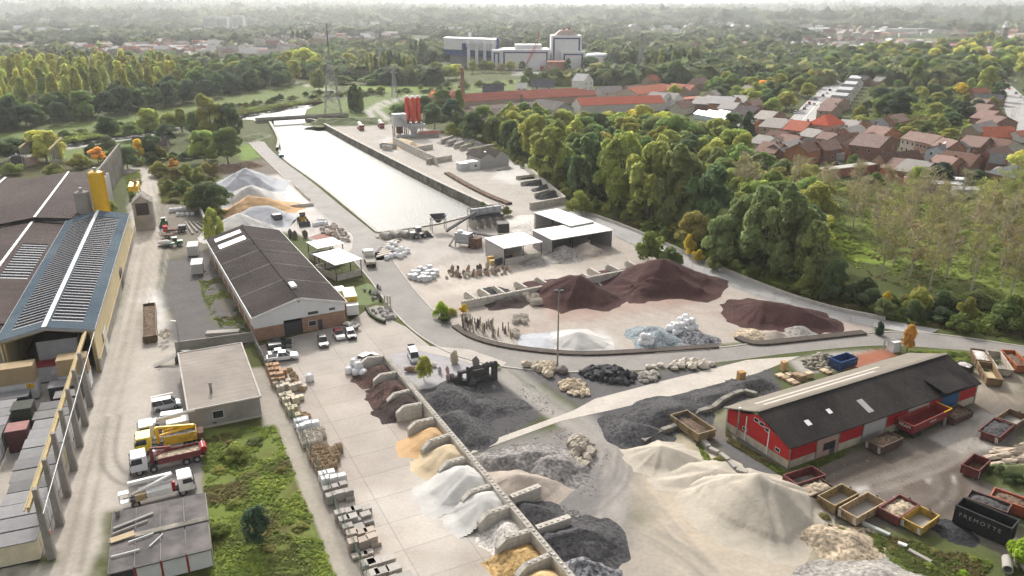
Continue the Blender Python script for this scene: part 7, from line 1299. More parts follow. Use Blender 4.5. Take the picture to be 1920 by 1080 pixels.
# gardens of the village, verge of the main road, motorway trees
for a in [(1715,165,26,54,'column','mid green'),(1700,150,40,42,'broad','mid green'),(1680,228,54,56,'broad','deep green'),(1655,225,40,46,'broad','dark green'),(1660,205,26,20,'bush','yellow green'),(1805,222,54,34,'bush','deep green'),(1830,218,50,34,'bush','deep green'),(1800,178,24,22,'broad','golden yellow'),(1870,190,30,36,'broad','dark green'),(1650,192,30,26,'broad','deep green'),(1600,315,34,28,'bush','mid green'),(1760,350,40,44,'broad','deep green'),(1830,360,50,40,'column','deep green'),(1640,345,34,24,'bush','mid green'),(1720,355,40,40,'broad','light green'),(1880,370,40,28,'bush','bronze'),(1905,345,40,60,'broad','yellow green')]: T(*a, TOWN)
fill([(1560,260),(1620,215),(1640,170),(1700,165),(1830,165),(1870,200),(1830,215),(1820,260),(1780,275),(1700,262),(1640,250),(1600,252)],9,60, lambda q,x,y: (q.choice(['broad','bush','broad']), q.choices(['mid green','dark green','olive green','light green','bronze'],[4,4,4,2,1])[0], q.uniform(4,9), q.uniform(7,11)), TOWN, 31, avoid=[RD])
fill([(1440,165),(1500,150),(1560,150),(1530,175),(1480,205),(1440,230),(1400,215),(1340,180),(1320,165)],10,40, lambda q,x,y: ('broad', q.choices(['mid green','dark green','olive green','light green','orange brown'],[4,4,3,2,.4])[0], q.uniform(8,14), q.uniform(9,13)), TOWN, 32, avoid=[RD])
fill([(1800,160),(1850,178),(1868,160),(1830,110),(1860,75),(1840,72),(1790,110)],13,40, lambda q,x,y: ('broad', q.choice(['olive green','yellow green','mid green','bronze']), q.uniform(15,20), q.uniform(13,17)), TOWN, 33)
fill([(1880,140),(1990,190),(1990,110),(1900,85),(1860,95)],13,34, lambda q,x,y: ('broad', q.choice(['light green','yellow green','mid green']), q.uniform(15,20), q.uniform(13,17)), TOWN, 34)
fill([(1540,120),(1640,100),(1760,95),(1800,120),(1790,150),(1650,150),(1560,150)],17,62, lambda q,x,y: ('broad', q.choices(['mid green','dark green','olive green','yellow green'],[5,4,3,1])[0], q.uniform(12,19), q.uniform(14,20)), TOWN, 35, avoid=[RD])
# field beside the slab yard and odd single plants
for a in [(484,1020,50,64,'broad','deep green',CAN),(930,690,16,14,'bush','light green',SCRUB),(795,714,30,44,'broad','olive green',CAN),(1700,662,30,50,'poplar','orange brown',CAN),(1648,628,16,24,'column','deep green',CAN),(828,596,30,34,'bush','bright green',SCRUB),(870,588,18,20,'bush','golden yellow',SCRUB),(834,604,26,20,'bush','mid green',SCRUB),(846,590,24,14,'bush','yellow green',SCRUB),
          (1910,1065,60,60,'bush','bright green',SCRUB),(440,860,60,26,'bush','light green',SCRUB),(410,1000,44,22,'bush','light green',SCRUB)]: T(*a)
rng2 = random.Random(4)
fill([(385,830),(505,815),(600,1040),(560,1085),(410,1090)],3.4,9, lambda q,x,y: ('bush', q.choice(['light green','olive green','mid green','bronze']), q.uniform(.3,.8), q.uniform(1.6,3)), SCRUB, 41)
fill([(1300,815),(1360,875),(1480,945),(1620,1000),(1800,1040),(1900,1080),(1760,1080),(1640,1030),(1500,985),(1390,910)],2.6,16, lambda q,x,y: ('bush', q.choice(['light green','olive green','bright green','bronze']), q.uniform(.3,.8), q.uniform(1.0,2)), SCRUB, 42)
fill([(1710,665),(1900,672),(1900,700),(1810,700)],2.5,16, lambda q,x,y: ('bush', q.choice(['light green','olive green','mid green']), q.uniform(.5,1.2), q.uniform(1.4,2.6)), SCRUB, 43)
# labels that single every tree out: by look, and by rank from something one can find
LMK = {'the red concrete silos':(775,250),'the brick chimney':(868,190),'the lattice pylon':(625,212),'the big red brown pile':(1240,550),'the red barn':(1600,760),'the flat haul road bend':(1450,550),'the open white shed':(1090,470),'the yellow silo':(182,410),'the solitary flat bridge':(570,218),'the red tiled long hall':(1150,205),
       'the blue and white plant':(890,115),'the white boxes plant':(1060,110),'the grey hipped roof house':(1880,345),'the red hipped roof house':(1570,235),'the busy main road':(1520,190),'the motorway':(1895,170),'the far stone tower':(1880,75),'the grey precast wall':(218,320),'the dark piles beside the quay':(1030,350),'the yellow leaved garden tree':(1800,178),'the salmon roofed hall':(1868,260),'the sand coloured heap':(1400,960),'the long brick terrace':(1730,300),'the left end of the far wood':(20,200),'the middle of the far wood':(200,200),'the yard hall':(520,500)}
LMW = [(k, P(*v)) for k, v in LMK.items()]
bk = {}
for o, colour, shape, where, has in TREES:
    if has: continue
    k, p = min(LMW, key=lambda kv: (kv[1]-o.location).length); bk.setdefault((colour, shape, k),[]).append(((p-o.location).length, o))
for (colour, shape, k), L_ in bk.items():
    for i, (d, o) in enumerate(sorted(L_, key=lambda t: t[0])):
        o['label'] = f'{colour} {shape}, closest such to {k}' if i == 0 else f'{colour} {shape}, {ORD[i] if i < 20 else str(i+1)+"th"} closest such to {k}'
# ================================================================ red barn and the skip yard
mk('letter_grey', col=(.26,.255,.25), var=.3, scale=3); mk('red_clad', col=(.42,.03,.03), var=.12, scale=.6, rough=.6, wave=(.55,'Y',.12), spec=.2); mk('red_clad_front', col=(.36,.025,.03), var=.1, scale=.6, rough=.6, wave=(.55,'X',.12), spec=.2)  # gable red brighter as if sunlit, front red darker as if shaded
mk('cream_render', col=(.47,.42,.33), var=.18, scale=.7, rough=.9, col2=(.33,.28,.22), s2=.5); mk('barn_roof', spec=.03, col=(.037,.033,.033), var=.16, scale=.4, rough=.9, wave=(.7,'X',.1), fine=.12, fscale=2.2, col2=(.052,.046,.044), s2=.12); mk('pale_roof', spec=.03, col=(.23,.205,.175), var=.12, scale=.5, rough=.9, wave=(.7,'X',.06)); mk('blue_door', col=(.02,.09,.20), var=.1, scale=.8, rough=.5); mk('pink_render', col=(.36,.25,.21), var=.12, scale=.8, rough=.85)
o = thing('red_barn', 'long red walled barn with a dark roof and one blue door', 'barn', (38.2,92.2,0), R(27.7)); L_, W_, he, hr = 41.2,12.5,3.5,5.9
m = MB(); m.box(0,.05,0,L_,.3,1.25); m.box(.05,.302,0,.3,W_,1.25); m.box(0,W_-.25,1.252,L_,W_,he); m.extx([(.302,0),(W_-.252,0),(W_-.252,he),(W_/2,hr),(.302,he)], L_-.3, L_); m.build('base_wall', 'cream_render', o)
m = MB(); m.extx([(.1,1.252),(W_-.252,1.252),(W_-.252,he-.05),(W_*.72,he+.75),(W_/2,hr-.55),(W_*.28,he+.75),(.1,he-.05)],.0,.25); m.build('gable_cladding', 'red_clad', o)
seg = [(0.3,5.2,'r'),(5.3,9.6,'p'),(9.7,14.6,'r'),(14.7,19.6,'g'),(19.7,24.4,'r'),(24.5,29.2,'g'),(29.3,32.3,'r'),(32.4,36.6,'b'),(36.7,41.1,'r')]
for x0, x1, t in seg:
    m = MB(); m.box(x0,.02 if t == 'r' else -.02,1.26 if t == 'r' else .02, x1,.29, he-.04); m.build({'r':'wall_panel','p':'entrance_wall','g':'roller_door','b':'blue_door'}[t], {'r':'red_clad_front','p':'pink_render','g':'cladding_grey','b':'blue_door'}[t], o)
m = MB()
for x in (0,5.25,9.65,14.65,19.65,24.45,29.25,36.65,41.15): m.box(x-.1,-.06,0,x+.1,-.022 if x else .0,he-.03)
m.build('columns', 'old_concrete', o); m = MB(); m.box(6.6,-.05,1.0,9.0,-.024,2.2); m.build('window', 'glass', o); m = MB(); m.box(8.0,-.05,.05,9.0,-.024,.98); m.build('door', 'dark_steel', o)
for i, (y, z) in enumerate([(4.4,3.9),(5.5,4.3),(6.6,4.4),(2.2,1.9),(8.6,1.9)]): win(o, y-.4, y+.4, z-.25, z+.25,-.004, 'left', 'glass')
for y in (4.0,8.4): m = MB(); m.box(-.1,y-.07,.2,-.004,y+.07,he+.6); m.build('white_post', 'white_metal', o)
r_ = MB(); k = (hr-he)/(W_/2); e = he-.35*k; r_.extx([(-.35,e+.02),(W_/2,hr+.02),(W_/2,hr+.2),(-.35,e+.2)],-.5, L_+.4); ra = r_.build('roof', 'barn_roof', o)
r_ = MB(); r_.extx([(W_+.35,e+.2),(W_/2,hr+.2),(W_/2,hr+.02),(W_+.35,e+.02)],-.5, L_+.4); rb = r_.build('rear_roof', 'pale_roof', o)  # sunlight on the rear slope is put into its paler roof colour
m = MB(); m.box(-.5,W_/2-.28,hr+.202,L_+.4,W_/2+.28,hr+.3); m.build('ridge_cap', 'pale_roof', ra)
mk('lit_strip', col=(.42,.39,.34), var=.1, scale=.6, rough=.8)  # plain pale colour for the roof strips and the veranda
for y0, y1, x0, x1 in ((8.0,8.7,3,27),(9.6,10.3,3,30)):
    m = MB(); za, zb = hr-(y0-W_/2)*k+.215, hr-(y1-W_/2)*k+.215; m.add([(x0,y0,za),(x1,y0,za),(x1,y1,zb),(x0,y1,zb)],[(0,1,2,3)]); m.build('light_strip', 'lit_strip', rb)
for x, y, wx, wy, mm in ((5.2,1.9,.9,.9,'lamp_glass'),(10.2,2.6,.8,.8,'lamp_glass'),(16.6,.9,1.2,2.4,'cladding_grey')): m = MB(); za, zb = e+.35*k+y*k+.04+.2, e+.35*k+(y+wy)*k+.24; m.add([(x,y,za-.02),(x+wx,y,za-.02),(x+wx,y+wy,zb),(x,y+wy,zb)],[(0,1,2,3)]); m.build('skylight', mm, ra)
m = MB(); m.add([(31.6,-.9,he+.75),(37.4,-.9,he+.75),(37.4,2.9,he+1.45),(31.6,2.9,he+1.45),(31.6,-.9,he+.93),(37.4,-.9,he+.93),(37.4,2.9,he+1.63),(31.6,2.9,he+1.63)],[(0,3,2,1),(4,5,6,7),(0,1,5,4),(1,2,6,5),(2,3,7,6),(3,0,4,7)]); m.build('dormer_roof', 'barn_roof', ra); m = MB(); m.box(32.4,-.02,he-.03,36.6,.2,he+.78); m.build('dormer_front', 'blue_door', o)
m = MB(); m.tube((-.6,9.4,0),(-.6,9.4,5.0),.13,n=8); fl_ = m.build('flue_pipe', 'old_concrete', o); m = MB(); m.tube((-.6,9.4,5.0),(-.6,9.4,5.2),.22,n=8); m.build('cap', 'white_metal', fl_)
MR = (.14,.035,.033); TN = (.30,.22,.11); BRN = (.10,.065,.05)
skip_bin('empty maroon skip, first of the row along the grass edge', (1491,927),(1545,909),2.4,1.5, MR, inner='old_concrete', fillh=0); skip_bin('dark skip full of wood chips in the row along the grass edge', (1516,948),(1562,929),2.4,1.3,(.06,.04,.035), 'chips_tan', fillh=.85)
skip_bin('empty tan and yellow skip beside the wood chip skip', (1562,968),(1607,944),2.5,1.5,(.27,.20,.10), inner='precast'); skip_bin('longest tan skip with striped corners in the row', (1604,990),(1657,959),2.5,1.4,(.34,.25,.15), inner='precast', stripes=True)
skip_bin('maroon skip heaped with pale chips', (1682,990),(1720,964),2.6,1.4,(.16,.045,.04), 'chips_tan', fillh=.75); skip_bin('bright yellow skip with striped corners at the end of the row', (1725,1008),(1758,984),2.5,1.3,(.40,.27,.06), inner='precast', stripes=True)
skip_bin('tall black skip with white lettering', (1784,982),(1888,1028),2.4,2.7,(.022,.022,.024), m='dull', inner='rust', lettering=('FREMOTTE', .72, 'letter_grey')); skip_bin('dark rusty skip of gravel close behind the black lettered skip', (1806,957),(1882,986),2.3,1.9,(.10,.05,.04), 'gravel_dark', fillh=.85); skip_bin('orange red skip of soil at the edge of the photo', (1852,950),(1935,980),2.4,1.6,(.34,.085,.04), 'earth_fill', fillh=.8)
skip_bin('empty maroon skip standing alone beside the scrap heap', (1799,889),(1831,902),4.2,1.5, MR, inner='rust', stripes=True); skip_bin('brown skip of soil in front of the grey roller door', (1650,856),(1690,838),2.4,1.4, BRN, 'earth_fill', fillh=.85, stripes=True); skip_bin('brown skip of rubble below the blue door', (1788,800),(1822,785),2.5,1.3, BRN, 'earth_fill', fillh=.85)
skip_bin('dark skip with striped end beside the concrete apron', (1870,836),(1898,812),2.8,1.3,(.12,.03,.03), 'gravel_dark', fillh=.85, stripes=True); skip_bin('empty brown skip touching the dark striped one', (1902,811),(1926,794),2.8,1.3,(.17,.12,.08), inner='precast')
skip_bin('long wooden brown skip half filled with sand in the upper corner of the yard', ((1847,724),(1829,692)),2.4,0,1.5,(.20,.13,.07), inner='sand_beige'); skip_bin('short skip of broken boards behind the sand skip', ((1827,690),(1816,668)),2.4,0,1.6,(.18,.11,.06), 'gravel_white', fillh=.85); skip_bin('pale striped long skip between the sand skip and the orange one', ((1868,706),(1845,671)),2.4,0,1.5,(.42,.36,.29), inner='precast', stripes=True)
skip_bin('orange long skip at the edge of the photo beside the grass', ((1903,700),(1873,670)),2.4,0,1.5,(.33,.10,.04), 'earth_fill', fillh=.6); skip_bin('black skip of pale rubble behind the barn roof', (1788,697),(1815,705),2.4,1.4,(.03,.03,.03), 'gravel_white', fillh=.9); skip_bin('blue skip beside the red gravel triangle', (1574,697),(1606,687),2.4,1.7,(.02,.07,.20)); skip_bin('long rusty bin with a muddy floor beside the barn gable', (1308,832),(1340,822),6.5,1.5,(.24,.18,.10), 'earth_fill', fillh=.5)
A, rz, L_ = frame((1708,826),(1775,796)); o = thing('tipper_trailer', 'red dump trailer with a yellow rim and white lettering beside the barn', 'trailer', A, rz); m = MB(); t = .08
m.add([(0,0,1.0),(L_,.1,1.2),(L_,2.3,1.2),(0,2.4,1.0),(-.25,-.15,2.5),(L_+.3,-.1,2.7),(L_+.3,2.5,2.7),(-.25,2.55,2.5)],[(0,3,2,1),(0,1,5,4),(1,2,6,5),(2,3,7,6),(3,0,4,7)]); bd = m.build('body', 'rust_paint', o, color=(.20,.028,.03)); m = MB(); m.bar((L_+.3,-.12,2.72),(L_+.3,2.52,2.72),.12); m.bar((L_*.8,-.13,2.68),(L_+.3,-.12,2.72),.12); m.build('yellow_rim', 'yellow_paint', bd); m = MB(); m.bar((-.25,-.16,2.52),(L_*.8,-.13,2.66),.1); m.bar((-.25,2.56,2.52),(L_+.3,2.52,2.72),.1); m.bar((-.26,-.16,2.52),(-.26,2.56,2.52),.1); m.build('rim', 'rust_paint', bd, color=(.3,.08,.06))
text_part('FRAM', bd, (L_*.52,-.16,2.0),.55, 'white_metal', (PI/2+.08,-.03,0)); text_part('FRAM', bd, (-.24,1.2,2.0),.7, 'white_metal', (PI/2-.0,0,-PI/2)); m = MB(); m.box(.4,.5,.6,L_-.4,.7,1.0); m.box(.4,1.7,.6,L_-.4,1.9,1.0); m.build('chassis', 'chassis', o); wheels(o, [(x,y) for x in (1.0,2.2) for y in (.3,2.1)],.48,.35); m = MB(); m.bar((L_-.6,.1,0),(L_-.6,.1,1.3),.28); m.build('prop_leg', 'precast', o)
rubble('heap of broken boards and pale scrap beside the maroon skip', [(1838,868),(1870,845),(1930,835),(1935,880),(1880,885)],60,.7, 'stone_obj', 1.2,31, color=(.48,.40,.31), name='scrap_heap', flat=(1.7,.5,.3)); px_pile('bush covered soil mound beside the scrap heap', [(1890,895,1.8),(1930,900,2.2)], 'bank_grass', seed=91, ang=.7, name='soil_mound', cat='mound')
for i, (x, y) in enumerate([(1872,893),(1884,890),(1897,893),(1910,892),(1890,904),(1905,907)]): T(x, y, 36,22, 'bush', 'dark green', SCRUB, f'dark bramble bush on the soil mound, {ordn(i)}')
for i, (x, y) in enumerate([(1888,1047),(1905,1035),(1915,1050)]): m = MB(); m.lathe([(.55,0),(.55,2.2),(.42,2.2),(.42,0)],16); ob = m.build('concrete_pipe', 'precast'); ob.location = P(x, y, .55); ob.rotation_euler = (PI/2,0,-.5+.2*i); tag(ob, f'grey concrete pipe lying in the grass corner, {ordn(i)}', 'pipe', 'concrete pipes in the grass corner')
px_pile('small black heap in front of the lettered skip', [(1790,1000,.7)], 'gravel_black', seed=92, ang=.4)
for i, (a, b, c) in enumerate([((1617,983),(1668,1006),(.42,.44,.40)),((1683,1021),(1700,1027),(.62,.61,.58)),((1703,1034),(1745,1057),(.30,.27,.24)),((1512,975),(1522,979),(.5,.5,.48))]): A, B = P(*a), P(*b); d = B-A; m = MB(); m.bar((0,0,.2),(d.x,d.y,.2),.5,.35); ob = m.build('guard_rail' if i == 0 else 'concrete_beam', 'dull', color=c); ob.location = A; tag(ob, ['grey green guard rail lying on the grass below the skips','short white beam on the grass beside the grey heap','long brown beam edging the grey gravel heap','small white block at the foot of the sand heap'][i], 'beam')
rubble('mossy grey building stone heap beside the blue skip', [(1498,678),(1540,665),(1562,672),(1555,695),(1515,692)],90,.42, 'stone_obj', .9,32, color=(.27,.25,.20))
for i, (x, y, h) in enumerate([(1462,706,.3),(1472,711,.4),(1482,716,.3),(1492,706,.5),(1480,704,.3),(1502,713,1.0),(1515,708,.9),(1490,720,.3),(1545,697,.3),(1552,700,.25)]): pallet_stack(x, y, f'pale plank or slab pallet behind the barn roof, {ordn(i)}', 'wood' if i % 2 else 'bagstone', (.55,.44,.31),1.4,1.1, h, .4, 'pallets behind the barn roof', 'slab')
o = thing('wooden_crate', 'tall orange crate standing alone at the concrete strip', 'crate', P(1469,694),.3); m = MB(); m.box(-.5,-.45,0,.5,.45,.12); m.build('pallet', 'wood', o); m = MB(); [m.box(-.48,-.42+i*.22,.13,.48,-.22+i*.22,1.7) for i in range(4)]; m.build('stack', 'dull', o, color=(.50,.33,.17))
o = thing('gate', 'open mesh gate frame at the red gravel triangle', 'gate', P(1656,658), R(12)); m = MB(); frame_box(m, 0,0,0,3.6,.08,2.2,.12); m.build('gate_frame', 'steel', o); m = MB(); [m.bar((i*.3,.04,.1),(i*.3,.04,2.1),.03) for i in range(1,12)]; m.build('bars', 'steel', o)
cabin('small white box beside the open gate', P(1674,662), R(20),1.6,1.6,1.9,(.7,.7,.7),(.6,.6,.6), None, 0, False, 'box', 'white_box')
# ================================================================ village
PK = (.27,.19,.165); GY = (.15,.15,.155); OR = (.35,.135,.095); BR = (.14,.085,.07); LG = (.36,.34,.325); DKR = (.075,.06,.06); BW = (.21,.115,.09); OW = (.38,.17,.09); WW = (.62,.60,.56); TW = (.33,.25,.19)
HS = [ # label, a, b, depth, eave, ridge, roof, wall, ridge dir, wins, chimneys, skylights, hip
 ('tall dark brick gable house with a pale roof above the long brick wall',(1643,305),(1680,292),12,6,9.6,(.25,.185,.165),BW,'y',2,1,0,0),('brick terrace house with a white ground floor at the far end of the long terrace',(1685,284),(1712,291),9,6,9,PK,(.45,.38,.33),'x',3,1,0,0),('middle house of the long pink roofed brick terrace',(1713,292),(1740,299),9.5,6.4,9.6,PK,(.30,.17,.125),'x',4,1,0,0),('near end house of the long pink roofed brick terrace',(1741,300),(1768,308),9.5,6.2,9.4,(.29,.2,.175),(.30,.17,.125),'x',3,1,1,0),
 ('low house with a huge dark brown roof behind the orange gabled barn',(1662,328),(1733,320),9,3,7.4,BR,(.3,.2,.14),'x',0,0,0,0),('small barn with an orange gable and pink roof',(1705,337),(1738,325),11,3,5.8,PK,(.43,.16,.08),'y',0,0,2,0),('brown roofed brick house with one white skylight',(1812,338),(1846,322),12,4.6,8.2,(.16,.095,.075),BW,'y',1,1,1,0),('pink roofed house with two white skylights behind the brown roofed one',(1832,299),(1863,290),9,5,8.2,PK,BW,'y',1,0,2,0),
 ('pale blue walled house with a slate roof at the terrace end',(1768,311),(1815,301),8,5.4,7.6,GY,(.46,.50,.54),'x',3,1,0,0),('large square brick house with a hipped slate roof',(1842,360),(1892,373),12,7,10.2,(.13,.14,.15),(.27,.14,.11),'x',3,1,0,1),('slate roofed wing behind the hipped slate roof house',(1850,330),(1912,336),9,5,8,(.12,.125,.13),BW,'x',2,0,0,0),('long low salmon tiled hall at the edge of the photo',(1838,267),(1908,265),10,2.2,6.4,(.50,.16,.10),(.4,.2,.14),'x',0,0,0,0),('white ended shed beside the salmon tiled hall',(1912,268),(1935,266),8,3,5,OR,WW,'x',0,0,0,0),
 ('orange brick house with a pale roof behind the terrace',(1596,263),(1624,250),9,5,7.8,LG,OW,'y',2,1,0,0),('brick villa with a bright red hipped roof',(1550,264),(1580,258),11,7,11.4,(.52,.12,.07),(.45,.28,.22),'x',2,0,0,1),('small brown house in front of the red hipped villa',(1556,282),(1585,272),8,3.6,6.4,PK,BW,'y',1,1,0,0),('brick cottage with a yellow annex below the terrace',(1590,300),(1615,294),8,4,6.2,BR,OW,'x',2,0,0,0),('pink walled cottage beside the white sheds',(1530,290),(1552,284),8,3.6,6,DKR,OW,'y',1,0,0,0),
 ('small grey tiled outhouse near the brown roofed house',(1750,352),(1775,340),9,3,5.6,(.19,.16,.14),BW,'y',1,0,0,0),('grey hipped roof cottage behind the terrace chimneys',(1650,262),(1678,258),9,4,7,(.19,.2,.195),BW,'x',1,1,0,1),('grey roofed cottage nearer the red villa behind the terrace',(1640,250),(1664,246),8,3.5,6,(.2,.2,.2),TW,'x',1,0,0,0),
 ('white fronted house at the end of the pale roofed row, farthest from the main road',(1312,202),(1330,206),10,4.6,7.6,LG,WW,'x',2,0,0,0),('brick house with grey roof beside the greenhouses',(1330,212),(1352,203),12,5,8,LG,BW,'y',1,1,0,0),('brick hall with a pale grey roof behind the greenhouses',(1370,215),(1387,205),14,6,9,(.37,.36,.36),(.34,.17,.11),'y',1,1,0,0),('pale roofed house beside the dark roofed brick block',(1394,208),(1412,200),10,5,8,LG,TW,'y',1,0,0,0),('dark roofed brick block facing the yard wall',(1404,236),(1442,224),12,5.5,8.6,DKR,BW,'y',2,1,0,0),('pale gabled house left of the dark roofed block',(1374,222),(1395,216),10,5,8,(.40,.38,.36),TW,'y',1,0,0,0),
 ('house with half pale half red roof at the main road corner',(1440,243),(1472,231),9,5,7.8,(.38,.35,.32),BW,'y',2,1,0,0),('large beige house with a pale roof and chimneys',(1462,262),(1496,248),11,5.4,8.2,(.33,.30,.28),(.42,.34,.25),'y',2,1,0,0),('brick house with a red roof and two skylights near the main road',(1502,266),(1532,252),11,5,8,(.36,.12,.08),(.40,.24,.16),'y',2,1,2,0),
 ('pink house at the foot of the white roofed row',(1564,214),(1592,206),9,5,8,PK,(.38,.27,.22),'y',1,1,0,0),('narrow pink house beside the pink one at the main road',(1556,226),(1578,219),8,5,8,PK,TW,'y',1,1,0,0),('dark slate house at the top of the white roofed row',(1600,160),(1622,162),9,5,8,(.09,.095,.11),BW,'x',1,0,0,0),
 ('pink gabled house nearest the motorway, front of four',(1858,252),(1905,246),9,4.5,8,PK,BW,'y',1,1,1,0),('pink gabled house nearest the motorway, second of four',(1848,240),(1885,234),9,4.5,8,(.3,.2,.18),BW,'y',1,0,0,0),('pink gabled house nearest the motorway, third of four',(1842,226),(1875,221),9,4.5,8,PK,BW,'y',1,0,1,0),('pink gabled house nearest the motorway, back of four',(1838,214),(1868,210),9,4.5,8,PK,BW,'y',1,0,0,0),('long dark slate hall beside the motorway',(1822,196),(1876,200),9,4,7,(.09,.09,.10),BW,'x',0,0,0,0),('red roofed house in the motorway trees',(1826,186),(1856,184),8,4,7,OR,BW,'x',1,0,0,0),
 ('pink roofed farmhouse beyond the deep green garden tree, left of its group',(1722,150),(1742,148),9,5,8.5,PK,TW,'y',1,0,0,0),('pink roofed house beyond the garden trees, middle of its group',(1745,150),(1772,147),10,5,8.5,PK,TW,'x',2,1,0,0),('pink roofed house beyond the garden trees, right of its group',(1780,146),(1802,142),10,5,8.5,PK,BW,'y',1,0,0,0),('small red house in the far garden trees',(1795,160),(1810,156),8,4,7,OR,OW,'y',1,0,0,0),('far grey roofed hall above the garden trees',(1770,130),(1808,131),12,4,7,(.12,.12,.13),TW,'x',0,0,0,0),
 ('house pair roof peeping from the trees beside the solitary poplar',(1616,136),(1662,136),11,5,9,PK,TW,'x',2,1,0,0),('grey house behind the dark conifers near the main road',(1408,182),(1428,176),9,4,7,(.3,.28,.24),TW,'y',1,0,0,0)]
VG = 'houses of the village on the right'
for (lab, a, b, dp, he, hr, rc_, wc_, rd, wi, chn, sk, hp) in HS: house(lab, a, b, dp, he, hr, rc_, wc_, rd, wi, chn, sk, VG, 2 if he > 4.4 else 1, bool(hp), 'brick_house', side=hr > 7 and a[1] > 200)
rv = random.Random(21)
EX = [(1450,292),(1478,276),(1490,297),(1528,306),(1540,272),(1598,280),(1630,286),(1352,192),(1290,214),(1418,250),(1500,282),(1465,300),(1560,302),(1610,268),(1668,268),(1790,336),(1745,338),(1880,316),(1900,352),(1895,296),(1690,240),(1850,262),(1425,214),(1660,160),(1690,150),(1700,140),(1830,150),(1640,140),(1680,136),(1350,150),(1380,160),(1400,146),(1440,140)]
for i, (x, y) in enumerate(sorted(EX)):
    s_ = pxscale(y); w_ = rv.uniform(7,11)*s_*.5; an = rv.choice((-.28,-.2,-.36)); he_ = rv.uniform(3,5.4); house(f'small village house with a {"pink" if i % 3 == 0 else "brown" if i % 3 == 1 else "pale grey"} roof, {ordn(i)} of the infill', (x-w_, y-w_*an*.8),(x+w_, y+w_*an*.8), rv.uniform(7,10), he_, he_+rv.uniform(2.4,3.4),[q*(.85+.3*((i*7)%10)/10) for q in ((.30,.2,.17),(.17,.105,.085),(.34,.32,.30))[i % 3]], rv.choice((BW,OW,TW,(.5,.46,.4),(.3,.17,.125))), 'y' if rv.random() < .6 else 'x', 1 if y > 200 else 0,1 if y > 200 else 0,0, VG, 1, name='village_house', side=False)
for i in range(9): y = 205-i*6.2; x = 1584+i*4.4; house(f'white gabled terrace house beside the main road, {ordn(i,"front")} house', (x-7, y),(x+7, y-3),9,4.6,7.6,(.66,.66,.66) if i % 2 else (.10,.10,.11),(.6,.58,.55), 'y', 1,0,0, 'white gabled row beside the main road', 2, name='terrace_house', side=False)
A, rz, L_ = frame((1545,336),(1680,319)); o = thing('garden_wall_building', 'long low brick building with a pale flat roof', 'building', A, rz); m = MB(); m.box(0,0,0,L_,4,3.2); m.build('wall', 'brick_obj', o, color=(.30,.12,.08)); m = MB(); m.box(-.3,-.3,3.202,L_+.3,4.3,3.5); m.build('roof', 'dull', o, color=(.42,.40,.36))
A, rz, L_ = frame((1822,356),(1884,366)); o = thing('glass_veranda', 'pale glazed lean to roof in front of the hipped slate roof house', 'veranda', A+Vector((-.5,-5,0)), rz); m = MB(); m.add([(0,0,2.6),(L_,0,2.6),(L_,5,3.8),(0,5,3.8),(0,0,2.72),(L_,0,2.72),(L_,5,3.92),(0,5,3.92)],[(0,3,2,1),(4,5,6,7),(0,1,5,4),(1,2,6,5),(2,3,7,6),(3,0,4,7)]); m.build('roof', 'lit_strip', o)
for i in range(5): m = MB(); m.box(i*L_/4.02,0,0,i*L_/4.02+.15,.15,2.59); m.build('post', 'dark_steel', o)
m = MB(); [m.bar((i*L_/9,0,2.78),(i*L_/9,5,3.98),.12) for i in range(10)]; m.build('glazing_bars', 'old_concrete', o)
for i, (x, y, L2, w2, h2, c, r2, lab) in enumerate([(1440,262,14,6,2.8,(.3,.22,.17),(.55,.53,.5),'flat pale roofed garage row left of the beige house'),(1512,286,10,6,2.8,(.25,.2,.17),(.6,.59,.56),'white flat roofed shed below the red skylight house'),(1545,300,8,5,2.8,(.35,.34,.33),(.45,.44,.42),'grey flat shed behind the parked white car'),(1583,292,7,5,2.6,(.35,.33,.3),(.5,.49,.46),'small flat shed beside the brick cottage'),(1700,350,9,5,2.6,(.43,.16,.08),(.6,.58,.55),'orange brick shed with white flat roof'),(1735,360,12,5,3,(.3,.22,.18),(.62,.61,.6),'white flat roofed sheds below the brown roofed house'),(1765,352,10,5,3,(.5,.5,.5),(.66,.66,.66),'pale flat roofed annex of the brown roofed house'),(1872,303,12,5,3,(.3,.2,.16),(.42,.40,.38),'long flat shed behind the two skylight house'),(1790,372,9,6,3,(.4,.38,.36),(.3,.3,.28),'dark canopy shed beside the tall conifer'),(1620,262,8,5,3,(.3,.2,.16),(.5,.48,.45),'pale flat shed behind the orange brick house')]): cabin(lab, P(x, y), R(-12), L2, w2, h2, c, r2, 'flat roofed sheds of the village', 0, False, 'shed', 'garden_shed')
A, rz, L_ = frame((1300,222),(1372,236)); o = thing('greenhouse', 'row of pale blue glasshouses beside the wood', 'greenhouse', A, rz); mk('glass_roof', col=(.50,.56,.58), var=.1, scale=.6, rough=.3, wave=(2.2,'X',.25), spec=.4)
for i in range(3): gable(o, L_*(.95-.1*i),6,2.6,4.6, 'glass_roof', 'glass_roof', 'x', .1, y0=i*6.2, x0=i*2.0, wallname='glass_wall', roofname='glass_roof')
